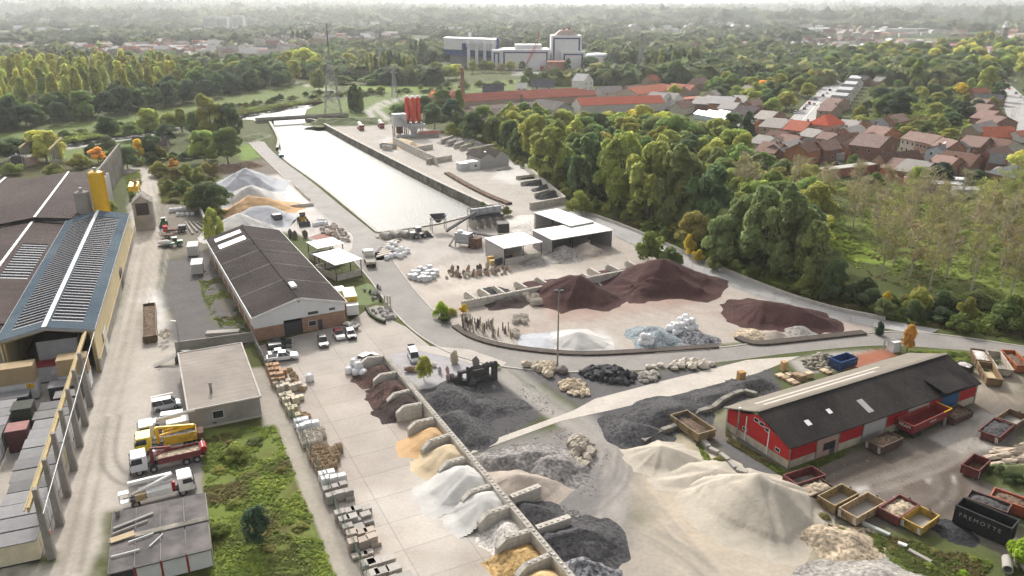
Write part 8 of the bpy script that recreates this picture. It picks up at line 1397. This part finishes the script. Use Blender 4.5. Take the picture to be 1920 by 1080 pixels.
# streets
def roadstrip(name, l, r, base, z=.03): a, b = smooth_line(PX(l),4), smooth_line(PX(r),4); return sheet(name, np.concatenate([a, b[::-1]]), z, 'road', base, 6, 'x', True)
roadstrip('main_road', [(1462,245),(1498,205),(1538,168),(1572,142),(1590,130)],[(1512,250),(1542,208),(1572,168),(1592,142),(1600,130)],(.40,.39,.38)); roadstrip('motorway', [(1905,262),(1880,195),(1868,152),(1860,138),(1850,126)],[(2040,275),(1942,200),(1896,160),(1872,140),(1857,126)],(.36,.35,.335))
roadstrip('street', [(1470,262),(1560,290),(1640,318),(1760,322),(1830,345)],[(1476,256),(1566,284),(1642,312),(1764,316),(1836,338)],(.30,.285,.27))
for i in range(8): t = i/8; a, b = P(1494+t*76,222-t*76), P(1497+t*76,219-t*76); 
ob = edge_strip('road_marking', smooth_line(PX([(1488,246),(1521,207),(1555,168),(1581,142)]),4),.5,.034,.004, 'paint_line'); struct(ob)
CC = [(.6,.6,.6),(.03,.03,.035),(.55,.55,.57),(.5,.04,.04),(.66,.66,.66),(.12,.13,.15),(.05,.07,.14)]
for i, (x, y, fl) in enumerate([(1491,213,0),(1508,205,0),(1512,199,0),(1517,196,0),(1527,197,1),(1529,187,0),(1543,181,0),(1550,176,0),(1556,170,1),(1566,160,0),(1575,152,1)]): car(x, y, 6 if fl else -6,-5 if fl else 5, CC[i % 7], f'small car driving on the main road through the village, {ordn(i,"front")} car', 'hatch' if i % 3 else 'van', group='cars on the main road', fine=False)
for i, (x, y) in enumerate([(1893,161),(1892,167),(1905,176),(1914,183),(1922,189),(1918,170),(1930,200),(1904,153),(1884,152),(1950,215)]): car(x, y, 5,8, CC[(i*3) % 7], f'car on the motorway, {ordn(i,"front")} in line', 'van' if i in (0,4) else 'hatch', group='cars on the motorway', fine=False, L_=6.5 if i == 0 else 4.4)
for i, (x, y) in enumerate([(1510,296),(1518,300),(1480,283),(1700,318),(1570,310)]): car(x, y, 8,2, CC[(i*2) % 7], f'car parked behind the village houses, {ordn(i)}', 'hatch', group='cars behind the houses', fine=False)
for i, (x, y, h) in enumerate([(1896,228,11),(1902,222,11),(1909,214,10),(1884,205,10),(1890,245,11),(1478,228,9)]): o = thing('lamp_post', f'thin street lamp post, {ordn(i)} of those beside the roads', 'lamp post', P(x, y),.4, 'street lamps beside the roads'); m = MB(); m.tube((0,0,0),(0,0,h),.12,.07,6); m.build('pole', 'post_grey', o); m = MB(); m.bar((0,0,h),(1.6,0,h+.2),.2,.12); m.build('lamp_head', 'white_metal', o)
# ================================================================ old tile works, chimney, plants and towers in the middle distance
TR = (.32,.115,.085); FG = 'red roofed halls of the old works'
def hallx(lab, a, b, W_, he, hr, rc_, wc_=(.35,.27,.22), rd='x', bays=1, grp=FG, name='works_hall'):
    A, rz, L_ = frame(a, b); o = thing(name, lab, 'hall', A, rz, grp)
    for i in range(bays): gable(o, L_ if rd == 'x' else L_/bays-.1, W_/bays-.1 if rd == 'x' else W_, he, hr, 'brick_obj', 'tile', rd, .2, wc_, rc_, x0=0 if rd == 'x' else i*L_/bays, y0=i*W_/bays if rd == 'x' else 0)
    return o
hallx('small red roofed hall at the left end of the old works', (800,197),(842,199),18,5,9, TR); hallx('saw toothed red roofed hall beside the brick chimney', (872,207),(985,198),24,5,7.6,(.34,.13,.10), bays=3); hallx('wide red roofed hall in the middle of the old works', (985,200),(1118,192),30,5,7.6, TR, bays=3); hallx('long bright red tiled hall behind the yellow trees', (1088,214),(1246,208),15,5,8.8,(.43,.125,.085),(.5,.47,.43))
hallx('huge dark brown roofed hall in front of the old works', (893,248),(1012,240),38,4.5,9,(.115,.085,.08),(.2,.15,.13)); hallx('grey gabled hall beside the dark brown one', (1040,224),(1076,220),24,5,9,(.14,.125,.12),(.36,.35,.34), 'y'); hallx('orange red roofed hall beside the white gabled houses', (1196,192),(1262,182),18,5,9,(.40,.15,.10),(.5,.4,.33)); hallx('low dark hall along the back of the old works', (890,222),(1010,212),12,4,6,(.2,.17,.15),(.3,.27,.24))
hallx('pair of zigzag red roofs behind the white gabled houses', (1270,186),(1312,182),22,5,8.5,(.36,.15,.11),(.33,.25,.2), 'y', 2); hallx('low red flat building beside the zigzag roofs', (1268,200),(1320,195),10,4,4.6,(.45,.2,.15),(.36,.15,.11))
for lab, a, b, d_, he, hr, rc_, wc_ in (('white gabled house at the end of the bright red hall',(1238,207),(1262,203),12,6,10,LG,(.68,.67,.65)),('second white gabled house behind the solitary willow',(1262,206),(1280,202),10,6,9.5,LG,(.68,.67,.65)),('dark grey roofed house with a white annex in the meadow',(905,186),(944,186),12,5,10,(.09,.09,.10),(.5,.48,.46)),('long dark roofed farmhouse in the meadow',(995,176),(1040,176),12,5,10,(.12,.12,.13),(.55,.53,.5)),('white gabled house in the meadow hedge',(1094,170),(1112,168),12,7,12,(.5,.5,.5),(.7,.69,.67)),('grey roofed bungalow beside the dark conifer',(1128,186),(1170,184),12,4,8,(.3,.28,.27),(.5,.46,.43)),('pale roofed house left of the wide red hall',(968,176),(988,176),10,4,7.5,(.55,.53,.5),(.6,.57,.54)),('brown roofed house at the tile works corner',(1185,184),(1215,180),12,4,8,PK,TW),('small red house in the meadow trees',(1222,164),(1238,162),10,5,9,OR,TW),('pink house cluster end beside the tall poplars',(1306,170),(1330,168),10,5,9,PK,TW)): house(lab, a, b, d_, he, hr, rc_, wc_, 'y' if 'gabled' in lab else 'x', 2,0,0, 'houses around the old works', 2, name='meadow_house', side=False)
rubble('white rubble field beside the dark hall', [(940,255),(985,240),(1000,252),(960,262)],70,1.0, 'stone_obj', .8,41, color=(.62,.59,.55)); cabin('dark open container standing in the white rubble', P(952,250), R(5),12,5,4.4,(.02,.06,.06),(.05,.10,.09), None, 0, False, 'container', 'container')
o = thing('brick_chimney', 'tall slender brick factory chimney', 'chimney', P(868,200)); m = MB(); m.lathe([(1.7,0),(1.1,23.6),(1.35,23.8),(1.35,24.6),(1.05,24.7)],16); m.build('shaft', 'brick_obj', o, color=(.26,.17,.12)); m = MB(); m.lathe([(1.20,21),(1.28,21),(1.28,21.4),(1.20,21.4)],16); m.build('iron_band', 'dark_steel', o)
def pylon(lab, x, y, h, wb, mast=0, arms=(), c='steel', t=.32):
    o = thing('lattice_pylon', lab, 'pylon', P(x, y),.3); m = MB(); n = 9; f = lambda z: wb/2*(1-z/h)**.9+.35
    zs = [h*(1-(1-i/n)**1.15) for i in range(n+1)]
    for i in range(n):
        a, b = f(zs[i]), f(zs[i+1]); A = [(-a,-a),(a,-a),(a,a),(-a,a)]; B = [(-b,-b),(b,-b),(b,b),(-b,b)]
        for k in range(4):
            k2 = (k+1) % 4; m.bar((*A[k],zs[i]),(*B[k],zs[i+1]),t); m.bar((*A[k],zs[i]),(*B[k2],zs[i+1]),t*.6); m.bar((*A[k2],zs[i]),(*B[k],zs[i+1]),t*.6); m.bar((*B[k],zs[i+1]),(*B[k2],zs[i+1]),t*.6)
    m.build('lattice', c, o)
    if mast: q = MB(); q.tube((0,0,h),(0,0,h+mast),.35,.22,6); q.build('mast', 'dark_steel', o)
    for z, w_ in arms: q = MB(); q.bar((-w_,0,z),(w_,0,z),t*1.2,.5); q.bar((-w_,0,z),(0,0,z+2),t*.8); q.bar((w_,0,z),(0,0,z+2),t*.8); q.build('crossarm', c, o)
pylon('tall lattice mast beside the flat canal bridge', 625,213,37,9,15); pylon('slim lattice pylon on the meadow behind the red silos', 740,182,21,3.4,0,((17,3),(20,2.4)), t=.25); pylon('grey lattice pylon before the far town', 716,138,38,7,0,((31,7),(35,5))); pylon('small pylon at the edge of the left wood', 525,152,17,3,0,((12,5),(14.5,4),(17,3)), t=.28); pylon('slim pylon beside the tall poplar row', 1200,150,40,5,0,((34,5),(38,4))); pylon('pylon behind the pale village works', 1475,112,24,5,0,((17,6),(20,7),(23,5)))
# blue and white incinerator
mk('far_white', col=(.70,.70,.71), var=.04, scale=.1, rough=.6); mk('far_blue', col=(.025,.06,.22), var=.05, scale=.1, rough=.6); mk('far_grey', col=(.22,.22,.23), var=.15, scale=.15, rough=.8)
p = P(836,127); o = thing('incinerator', 'big white and blue plant with four thick white pipes on its front', 'plant', p, 0); o.scale = (1,1,.93); m = MB(); m.ext([(4,0),(56,0),(56,13),(5,15)],2,40); m.build('grey_base', 'far_grey', o); m = MB(); m.ext([(0,14.5),(56,11),(56,20),(0,22)],0,42); m.build('blue_band', 'far_blue', o); m = MB(); m.ext([(-1,20.5),(56.5,18.5),(56.5,31),(-2,33)],-.5,42.5); m.build('white_upper', 'far_white', o)
for i in range(4): x = 25+i*8.6; m = MB(); m.tube((x,-3,0),(x,-3,26),1.7,n=12); m.tube((x,-3,26),(x-2,-.4,29),1.9,1.9,12); m.build('pipe', 'far_white', o)
m = MB(); m.box(18,-1.5,13,22,-.52,27); m.box(22.02,-1.5,13,24,-.52,23); m.build('blue_stair', 'far_blue', o); m = MB(); m.box(54.6,-1.2,14,57.2,-.54,33); m.build('blue_edge', 'far_blue', o); m = MB(); [m.bar((i*4,20,32.4),(i*4,20,33.8),.3) for i in range(1,14)]; m.box(24,18,33,27,22,38); m.build('roof_vents', 'far_white', o)
def framed(o, x0, x1, y0, y1, z1, name='block'):
    m = MB(); m.box(x0,y0,0,x1,y1,z1); b = m.build(name, 'far_white', o); m = MB(); t = 1.4; d = .25; m.box(x0+2,y0-d,z1-4.2,x1-2,y0-.02,z1-2.6); m.box(x0+2,y0-d,2,x0+3.6,y0-.02,z1-4.22); m.box(x1-3.6,y0-d,2,x1-2,y0-.02,z1-4.22); m.build('blue_frame', 'far_blue', b)
p = P(922,131); o = thing('white_plant', 'white box shaped plant with blue framed fronts and one taller tower', 'plant', p, 0); o.scale = (1,1,.84); framed(o, 10,60,0,45,24); framed(o, 0,9.8,4,40,23); framed(o, 62,94,10,45,40, 'tower'); framed(o, 72,96,-6,9.8,22); m = MB(); m.ext([(66,40.02),(90,40.02),(84,46),(72,46)],16,40); m.build('roof_hood', 'dull', o, color=(.5,.4,.36)); m = MB(); [m.box(74+i*6,24,46.02,77+i*6,28,49) for i in range(2)]; m.build('stack', 'dull', o, color=(.3,.12,.09)); m = MB(); m.box(24,10,24.02,52,40,29); m.build('upper_roof', 'far_white', o); m = MB(); m.box(34,-10,0,50,-1,7); m.build('annex', 'far_white', o)
hallx('brick office block in front of the white plant', (1026,136),(1062,136),14,10,11,(.4,.2,.15),(.33,.17,.13), grp=None, name='office_block')
o = thing('mobile_crane', 'red mobile crane with a lattice boom before the white plant', 'crane', P(1003,132)); m = MB(); m.box(-9,-2,1,9,2,4); m.build('carrier', 'red_lens', o); wheels(o, [(x,y) for x in (-7,-3,3,7) for y in (-1.6,1.6)],.9,.8, False); m = MB()
for s in (-1,1): m.bar((-9,s,4),(3,s*.8,27),.4); m.bar((-10,s,4.5),(2,s*.8,30),.4)
for i in range(9): t = i/9; m.bar((-9+12*t,-1,4+23*t),(-10+12*(t+.1),1,4.5+25.5*(t+.1)),.3)
m.bar((2,0,28),(4,0,38),.9); m.build('boom', 'red_lens', o)
p = P(1120,118); o = thing('storage_tank', 'round white storage tank beside the white plant', 'tank', p); m = MB(); m.lathe([(14,0),(14,9),(12,10.5),(2,11.5)],28); m.build('shell', 'far_white', o); m = MB(); m.lathe([(14.02,8.2),(14.3,8.2),(14.3,8.8),(14.02,8.8)],28); m.build('rim_rail', 'steel', o)
# far landmarks and the far towns
p = P(1880,78); o = thing('stone_tower', 'lone dark tower with a pointed top above the motorway trees', 'tower', p); m = MB(); m.box(-5,-5,0,5,5,26); m.build('shaft', 'brick_obj', o, color=(.22,.2,.18)); m = MB(); m.lathe([(6,26.02),(3,30),(3,33),(.3,38)],8); m.build('cap', 'far_white', o)
for i, (x, y, w_, h) in enumerate([(394,54,42,38),(417,54,34,36),(446,54,36,40)]): p = P(x, y); o = thing('tower_block', f'pale far apartment tower block, {ordn(i)} of three', 'building', p, 0, 'far tower blocks'); m = MB(); m.box(-w_/2,0,0,w_/2,20,h); m.build('wall', 'far_white', o); m = MB(); m.box(-w_/2+2,-.2,h*.2,w_/2-2,-.02,h*.8); m.build('window_band', 'dull', o, color=(.45,.45,.46))
for i, (x, y, L2) in enumerate([(233,69,120),(263,68,60),(292,70,110),(325,71,60),(355,72,90),(385,71,50),(192,48,70),(300,52,80),(860,58,60),(1225,60,70),(1300,62,60),(1455,46,90),(1520,60,90),(1660,60,120)]): cabin(f'long white far warehouse, {ordn(i)} on the plain', P(x, y),0, L2,30,8,(.6,.6,.6),(.72,.72,.72), 'white warehouses on the plain', 0, False, 'warehouse', 'far_warehouse')
o = thing('works_building', 'blue grey gabled works beside a pale rubble field at the village edge', 'building', P(1432,118),0); gable(o, 22,30,7,11, 'brick_obj', 'tile', 'x', .2,(.6,.57,.53),(.2,.2,.22)); gable(o, 26,30,7,12, 'brick_obj', 'tile', 'y', .2,(.25,.29,.35),(.22,.25,.3), x0=22.2)
m = MB(); m.cbox(0,0,0,70,26,1.2,0,None,.9); ob = m.build('rubble_field', 'stone_obj', color=(.52,.45,.41)); ob.location = P(1530,118); tag(ob, 'pale pink rubble field beside the blue grey works', 'rubble field')
TWN = [((480,78),(760,96),60,'town left of the far white plant',(PK,(.24,.15,.13),LG)),((820,62),(1000,78),22,'far town behind the blue and white plant',(LG,(.6,.6,.6))),((1165,78),(1310,104),52,'pale roofed town right of the white plant',(PK,LG,(.5,.48,.46))),((300,88),(470,116),30,'far left town behind the yellow poplars',(LG,(.62,.6,.58),PK)),((480,50),(800,64),40,'white specked suburb on the plain',(LG,(.65,.65,.65))),((1150,48),(1420,66),34,'far suburb below the horizon',(LG,(.6,.6,.6))),((1420,60),(1640,90),26,'houses among trees beyond the village',(PK,LG)),((0,60),(300,84),16,'scattered farms of the far left plain',(LG,(.65,.65,.65)))]
rt = random.Random(8); protoH = {}
def far_house(x, y, c, L2, lab, grp):
    key = rt.randrange(3)
    if key not in protoH:
        q = [(10,8,5,8.5),(14,9,5.5,9.5),(9,9,6,10)][key]; m = MB(); m.cur = 0; a, b, he, hr = q; m.extx([(0,0),(b,0),(b,he),(b/2,hr),(0,he)],0, a, 0); m.extx([(-.3,he-.1),(b/2,hr+.05),(b/2,hr+.3),(-.3,he+.15)],-.3, a+.3,1); m.extx([(b+.3,he+.15),(b/2,hr+.3),(b/2,hr+.05),(b+.3,he-.1)],-.3, a+.3,1)
        ob = m.build('distant_house', ['far_wall', 'tile']); protoH[key] = ob; r = ob
    else: r = protoH[key].copy(); C.objects.link(r)
    r.location = P(x, y); r.rotation_euler = (0,0,rt.choice((.2,.3,1.7,-.2,1.4))); r.scale = (L2,)*3; r.color = (*c, 1); return tag(r, lab, 'house', grp)
mk('far_wall', col=(.48,.43,.38), var=.15, scale=.1)
for (a, b, n, nm, cs) in TWN:
    pts = sorted([(rt.uniform(a[0], b[0]), rt.uniform(a[1], b[1])) for _ in range(n)])
    for i, (x, y) in enumerate(pts): far_house(x, y, rt.choice(cs), rt.uniform(.9,1.5)*(1.0 if y > 75 else 1.5), f'tiny house of the {nm}, {ordn(i)}', f'houses of the {nm}')
# the crowd of tiny roofs that nobody could count, far out on the plain
def far_town(n, region, seed, dens):
    r = np.random.default_rng(seed); V, Fq, col = [],[],[]; k = 0
    while k < n:
        az, py = r.uniform(-36,36), r.uniform(*region); d = CH*(cp-(py-CY)/F*sp)/(sp+(py-CY)/F*cp); x, y = math.tan(R(az))*d, d
        if fbm(np.array([x/420]), np.array([y/700]),31)[0] < dens: continue
        L2, w2, he, hr = r.uniform(9,26), r.uniform(8,12), r.uniform(4,7), r.uniform(7,10); L2 *= 1+d/6000; a = r.choice((.2,.3,1.7,-.2,1.4)); ca, sa = math.cos(a), math.sin(a); b0 = len(V)
        for (px_, py_, z) in ((0,0,0),(L2,0,0),(L2,w2,0),(0,w2,0),(0,0,he),(L2,0,he),(L2,w2,he),(0,w2,he),(0,w2/2,hr),(L2,w2/2,hr)): V.append((x+px_*ca-py_*sa, y+px_*sa+py_*ca, z))
        wc = np.array([(.5,.46,.42),(.6,.58,.55),(.3,.19,.15)][r.integers(0,3)]); rc_ = np.array([(.28,.18,.15),(.36,.34,.33),(.62,.61,.6),(.34,.15,.11),(.16,.16,.17)][r.integers(0,5)])
        for f, c in (((0,1,5,4),wc),((1,2,6,5),wc),((2,3,7,6),wc),((3,0,4,7),wc),((4,5,9,8),rc_),((6,7,8,9),rc_),((5,6,9,9),wc),((7,4,8,8),wc)): Fq.append([b0+i for i in f]); col.append(c)
        k += 1
    V2 = np.array(V); Fq = np.array(Fq); tri = Fq[:,2] == Fq[:,3]; Fq[tri,3] = Fq[tri,2]
    me = bpy.data.meshes.new('distant_town'); me.from_pydata([tuple(v) for v in V],[],[tuple(dict.fromkeys(f)) for f in Fq.tolist()]); me.materials.append(M['town']); at = me.attributes.new('col', 'FLOAT_COLOR', 'FACE'); at.data.foreach_set('color', np.concatenate([np.array(col), np.ones((len(col),1))],1).astype(np.float32).ravel()); o = bpy.data.objects.new('distant_town', me); C.objects.link(o); o['kind'] = 'stuff'; return o
mk('town', attr='col', var=.05, scale=.05)
far_town(760,(50,104),5,.43)['label'] = 'crowd of tiny roofs of the far towns'; far_town(420,(32,54),6,.46)['label'] = 'specks of houses near the horizon'
# far woods, hedges and towns that read as one mass
def far_mass(name, label, n, region, seed, size, nq, hrange, cols, clear=()):
    r = np.random.default_rng(seed); cx = [];
    while len(cx) < n:
        az = r.uniform(-40,40,4000); py = r.uniform(region[0], region[1],4000); d = CH*np.array([ (cp-(y-CY)/F*sp)/(sp+(y-CY)/F*cp) for y in py])
        x, y = np.tan(np.radians(az))*d, d; dens = fbm(x/260, y/420, seed)
        k = dens > region[2]
        if clear:
            pts = np.stack([x, y],1)
            for c in clear: k &= sdf(pts, c) < 0
        cx += list(zip(x[k], y[k]))
    P_ = np.array(cx[:n]); dist = np.hypot(P_[:,0], P_[:,1]); s = size*(1+dist/region[3])*r.uniform(.6,1.4, n); h = r.uniform(*hrange, n)
    d = r.normal(size=(n, nq, 3)); d /= np.linalg.norm(d, axis=2, keepdims=True); d[:,:,2] = np.abs(d[:,:,2])*1.0-.1
    c = np.stack([P_[:,0], P_[:,1], hills(P_[:,0], P_[:,1])*(dist > 3500)],1)
    pos = c[:,None,:] + d*np.stack([s, s, h],1)[:,None,:]*r.uniform(.75,1.05,(n,nq,1)); nn = d + r.normal(size=d.shape)*.35; nn /= np.linalg.norm(nn, axis=2, keepdims=True)
    t = np.cross(nn, r.normal(size=d.shape)); t /= np.linalg.norm(t, axis=2, keepdims=True); b = np.cross(nn, t); q = (s*.42)[:,None,None]*r.uniform(.6,1.3,(n,nq,1))
    V = np.stack([pos-t*q-b*q, pos+t*q-b*q, pos+t*q+b*q, pos-t*q+b*q],2).reshape(-1,3)
    ci = r.integers(0, len(cols), n); base = np.array(cols)[ci]*r.uniform(.75,1.25,(n,1)); v = (base[:,None,:]*r.uniform(.85,1.15,(n,nq,1))).reshape(-1,3)
    o = npmesh(name, V, np.arange(len(V)).reshape(-1,4), 'leaf', attrs={'leafv': ('FACE', v)}); o.color = (1,1,1,1)
    o['kind'] = 'stuff'; o['label'] = label; return o
FC = [(.045,.065,.030),(.060,.080,.035),(.080,.095,.04),(.036,.05,.03),(.10,.105,.045),(.055,.07,.04)]
CLR = [PX(a) for a in ([(640,170),(760,152),(860,162),(1250,150),(1250,120),(820,118),(640,160)],[(830,135),(1110,140),(1110,95),(830,85)],[(1480,235),(1560,145),(1590,140),(1600,190),(1520,250)],[(1860,215),(1990,280),(1990,140),(1875,120)],[(-60,255),(560,160),(600,120),(330,140),(-60,140)])]
FC = [tuple(q*2.3 for q in c) for c in FC]
far_mass('distant_woodland', 'hazy woods and hedges between the far towns', 2100,(86,160,.42,3000),1,6.5,34,(9,17), FC, CLR)
FC = [tuple(.55*q+.45*(sum(c)/3+.012*(i-1)) for i, q in enumerate(c)) for c in FC]  # distance haze mixed into the leaf colours: greyer and bluer
far_mass('distant_forest', 'blue grey forest with haze mixed into its colour below the horizon', 4300,(42,90,.46,1500),2,8,24,(9,17), FC)
far_mass('horizon_forest', 'pale strips of forest with haze mixed into their colour along the horizon', 2800,(24,46,.47,700),3,10,16,(12,26), FC)
# rough grass and weeds nobody could count
def tufts(name, label, px, n, size, cols, seed, h=.35, nq=9, amp=.0):
    poly = PX(px); r = np.random.default_rng(seed); lo, hi = poly.min(0), poly.max(0); P_ = np.zeros((0,2))
    while len(P_) < n:
        q = r.uniform(lo, hi, (n*3,2)); k = (sdf(q, poly) > 0) & (fbm(q[:,0]*.28, q[:,1]*.28, seed) > .36+amp); P_ = np.concatenate([P_, q[k]])
    P_ = P_[:n]; s = size*r.uniform(.5,1.6, n); big = fbm(P_[:,0]*.2, P_[:,1]*.2, seed+4); hh = h*r.uniform(.4,1.3,n)*(.5+1.6*np.clip(big-.3,0,1))
    d = r.normal(size=(n,nq,3)); d /= np.linalg.norm(d, axis=2, keepdims=True); d[:,:,2] = np.abs(d[:,:,2]); pos = np.c_[P_, np.zeros(n)][:,None,:] + d*np.stack([s, s, hh],1)[:,None,:]*r.uniform(.3,1,(n,nq,1))
    nn = d*.6 + r.normal(size=d.shape)*.5 + np.array([0,0,.6]); nn /= np.linalg.norm(nn, axis=2, keepdims=True); t = np.cross(nn, r.normal(size=d.shape)); t /= np.linalg.norm(t, axis=2, keepdims=True); b = np.cross(nn, t); q = (s*.42)[:,None,None]*r.uniform(.5,1.3,(n,nq,1))
    V = np.stack([pos-t*q-b*q*.5, pos+t*q-b*q*.5, pos+t*q+b*q*.5, pos-t*q+b*q*.5],2).reshape(-1,3); ci = (np.clip((fbm(P_[:,0]*.16, P_[:,1]*.16, seed+9)-.25)*2.0,0,.999)*len(cols)).astype(int); base = np.array(cols)[ci]*r.uniform(.8,1.2,(n,1))
    v = (base[:,None,:]*r.uniform(.8,1.2,(n,nq,1))).reshape(-1,3); o = npmesh(name, V, np.arange(len(V)).reshape(-1,4), 'leaf', attrs={'leafv': ('FACE', v)}); o.color = (1,1,1,1); o['kind'] = 'stuff'; o['label'] = label; return o
GC = [(.20,.175,.075),(.18,.21,.065),(.23,.29,.07),(.29,.35,.08),(.20,.26,.065)]
tufts('rough_grass', 'rough grass and weeds of the field behind the garages', [(378,806),(516,799),(634,1098),(396,1110)],4200,.28,[tuple(1.25*q for q in c) for c in GC],51,.34)
tufts('rough_grass', 'weeds on the grass strip below the skips', [(1290,802),(1340,872),(1440,932),(1560,987),(1700,1012),(1820,1042),(1920,1077),(1920,1110),(1750,1110),(1640,1030),(1500,970),(1400,912),(1330,876)],3600,.26, GC, 52,.35)
tufts('rough_grass', 'grass belt between the haul road and the wood', [(1078,388),(1180,424),(1310,480),(1450,538),(1560,572),(1660,592),(1800,622),(1920,634),(1990,630),(1920,600),(1650,560),(1470,512),(1320,457),(1200,412),(1090,372)],6500,.75, GC, 53,.9)
tufts('rough_grass', 'grass verge between the road and the skip yard', [(1705,658),(1920,668),(1990,690),(1990,700),(1900,692),(1800,688)],1600,.4, GC, 54,.5)
tufts('rough_grass', 'weeds along the foot of the red barn', [(1362,805),(1376,824),(1477,886),(1560,853),(1590,844),(1580,856),(1477,899),(1362,828)],900,.22, GC, 55,.35)
tufts('rough_grass', 'scrub and rough grass beside the factory road', [(300,330),(345,322),(420,400),(405,455),(385,450),(378,385),(305,380)],2600,.7, GC, 56,1.2)
tufts('rough_grass', 'weeds on the verge beside the precast wall', [(236,330),(262,318),(264,345),(245,380)],700,.5, GC, 57,.5)
tufts('rough_grass', 'weeds on the dark gravel lot', [(370,500),(430,535),(468,625),(420,625),(380,560)],700,.3, GC, 58,.25, amp=.06)
tufts('rough_grass', 'grass under the thin plantation trees', [(1480,400),(1560,450),(1600,505),(1700,545),(1860,565),(1990,600),(1990,470),(1860,420),(1740,400),(1620,385),(1500,360)],3400,.5, GC, 59,.3)
tufts('reeds', 'reeds along the far river bank', [(0,283),(130,268),(330,238),(450,216),(560,196),(600,192),(600,187),(450,206),(330,226),(130,254),(0,268)],2600,1.2, GC, 60,2.0)
tufts('rough_grass', 'garden greenery between the village houses', [(1560,270),(1640,215),(1700,165),(1830,165),(1880,215),(1830,255),(1780,285),(1700,262),(1620,262)],3200,1.6, GC, 61,1.8)
tufts('rough_grass', 'grass on the village slope above the plantation', [(1500,345),(1640,340),(1780,372),(1920,330),(1920,400),(1760,400),(1600,375)],2400,.9, GC, 62,.8)
def scatter(name, label, px, n, size, m, color, seed):
    poly = PX(px); q = random.Random(seed); lo, hi = poly.min(0), poly.max(0); mb = MB(); k = 0
    while k < n:
        x, y = q.uniform(lo[0], hi[0]), q.uniform(lo[1], hi[1])
        if sdf(np.array([[x, y]]), poly)[0] < 0 or fbm(np.array([x*.4]), np.array([y*.4]), seed)[0] < .42: continue
        s = size*q.uniform(.4,1.5); mb.rock((x, y, s*.35),(s, s*q.uniform(.6,1), s*.6), q.uniform(0,99),0,.5); k += 1
    o = mb.build(name, m, color=color); o['kind'] = 'stuff'; o['label'] = label; return o
scatter('loose_gravel', 'loose dark stones scattered below the ruin wall and along the chippings', [(800,740),(1000,715),(1060,765),(900,840),(860,845)],420,.085, 'stone_obj', (.15,.147,.147),61)
scatter('loose_gravel', 'loose dark stones around the black heaps in the chippings strip', [(1130,790),(1320,725),(1440,690),(1450,725),(1240,815),(1190,840)],420,.085, 'stone_obj', (.15,.147,.147),62)
scatter('loose_gravel', 'loose grey stones at the foot of the speckled gravel', [(900,850),(1060,800),(1140,850),(1120,930),(1040,930),(960,900)],480,.085, 'stone_obj', (.27,.255,.24),63)
scatter('loose_gravel', 'loose dark and grey stones in front of the right hand divider walls', [(1000,930),(1090,960),(1150,1050),(1120,1090),(1060,1000)],420,.085, 'stone_obj', (.20,.19,.185),64)
scatter('litter', 'bits of pale rubbish scattered over the barn yard', [(1560,860),(1700,820),(1860,760),(1920,770),(1920,940),(1700,950),(1520,910)],160,.085, 'stone_obj', (.34,.32,.29),67)
scatter('litter', 'small pale debris along the factory road', [(250,420),(300,420),(310,620),(330,700),(230,720),(200,700)],200,.085, 'stone_obj', (.42,.39,.35),69)
# the hazy air
def haze():
    mb = MB(); S = 32000; mb.box(-S,-S,-6,S,S,260); o = mb.build('haze', 'kerb'); m = bpy.data.materials.new('haze'); m.use_nodes = True; nt = m.node_tree; nt.nodes.clear()
    v = _n(nt, 'ShaderNodeVolumePrincipled'); v.inputs['Color'].default_value = (.93,.95,.97,1); v.inputs['Density'].default_value = HAZE; v.inputs['Anisotropy'].default_value = .35
    u = _n(nt, 'ShaderNodeOutputMaterial'); nt.links.new(v.outputs[0], u.inputs['Volume']); o.data.materials.clear(); o.data.materials.append(m); o['kind'] = 'stuff'; o['label'] = 'pale haze in the air over the whole plain'
HAZE = .00009
haze()
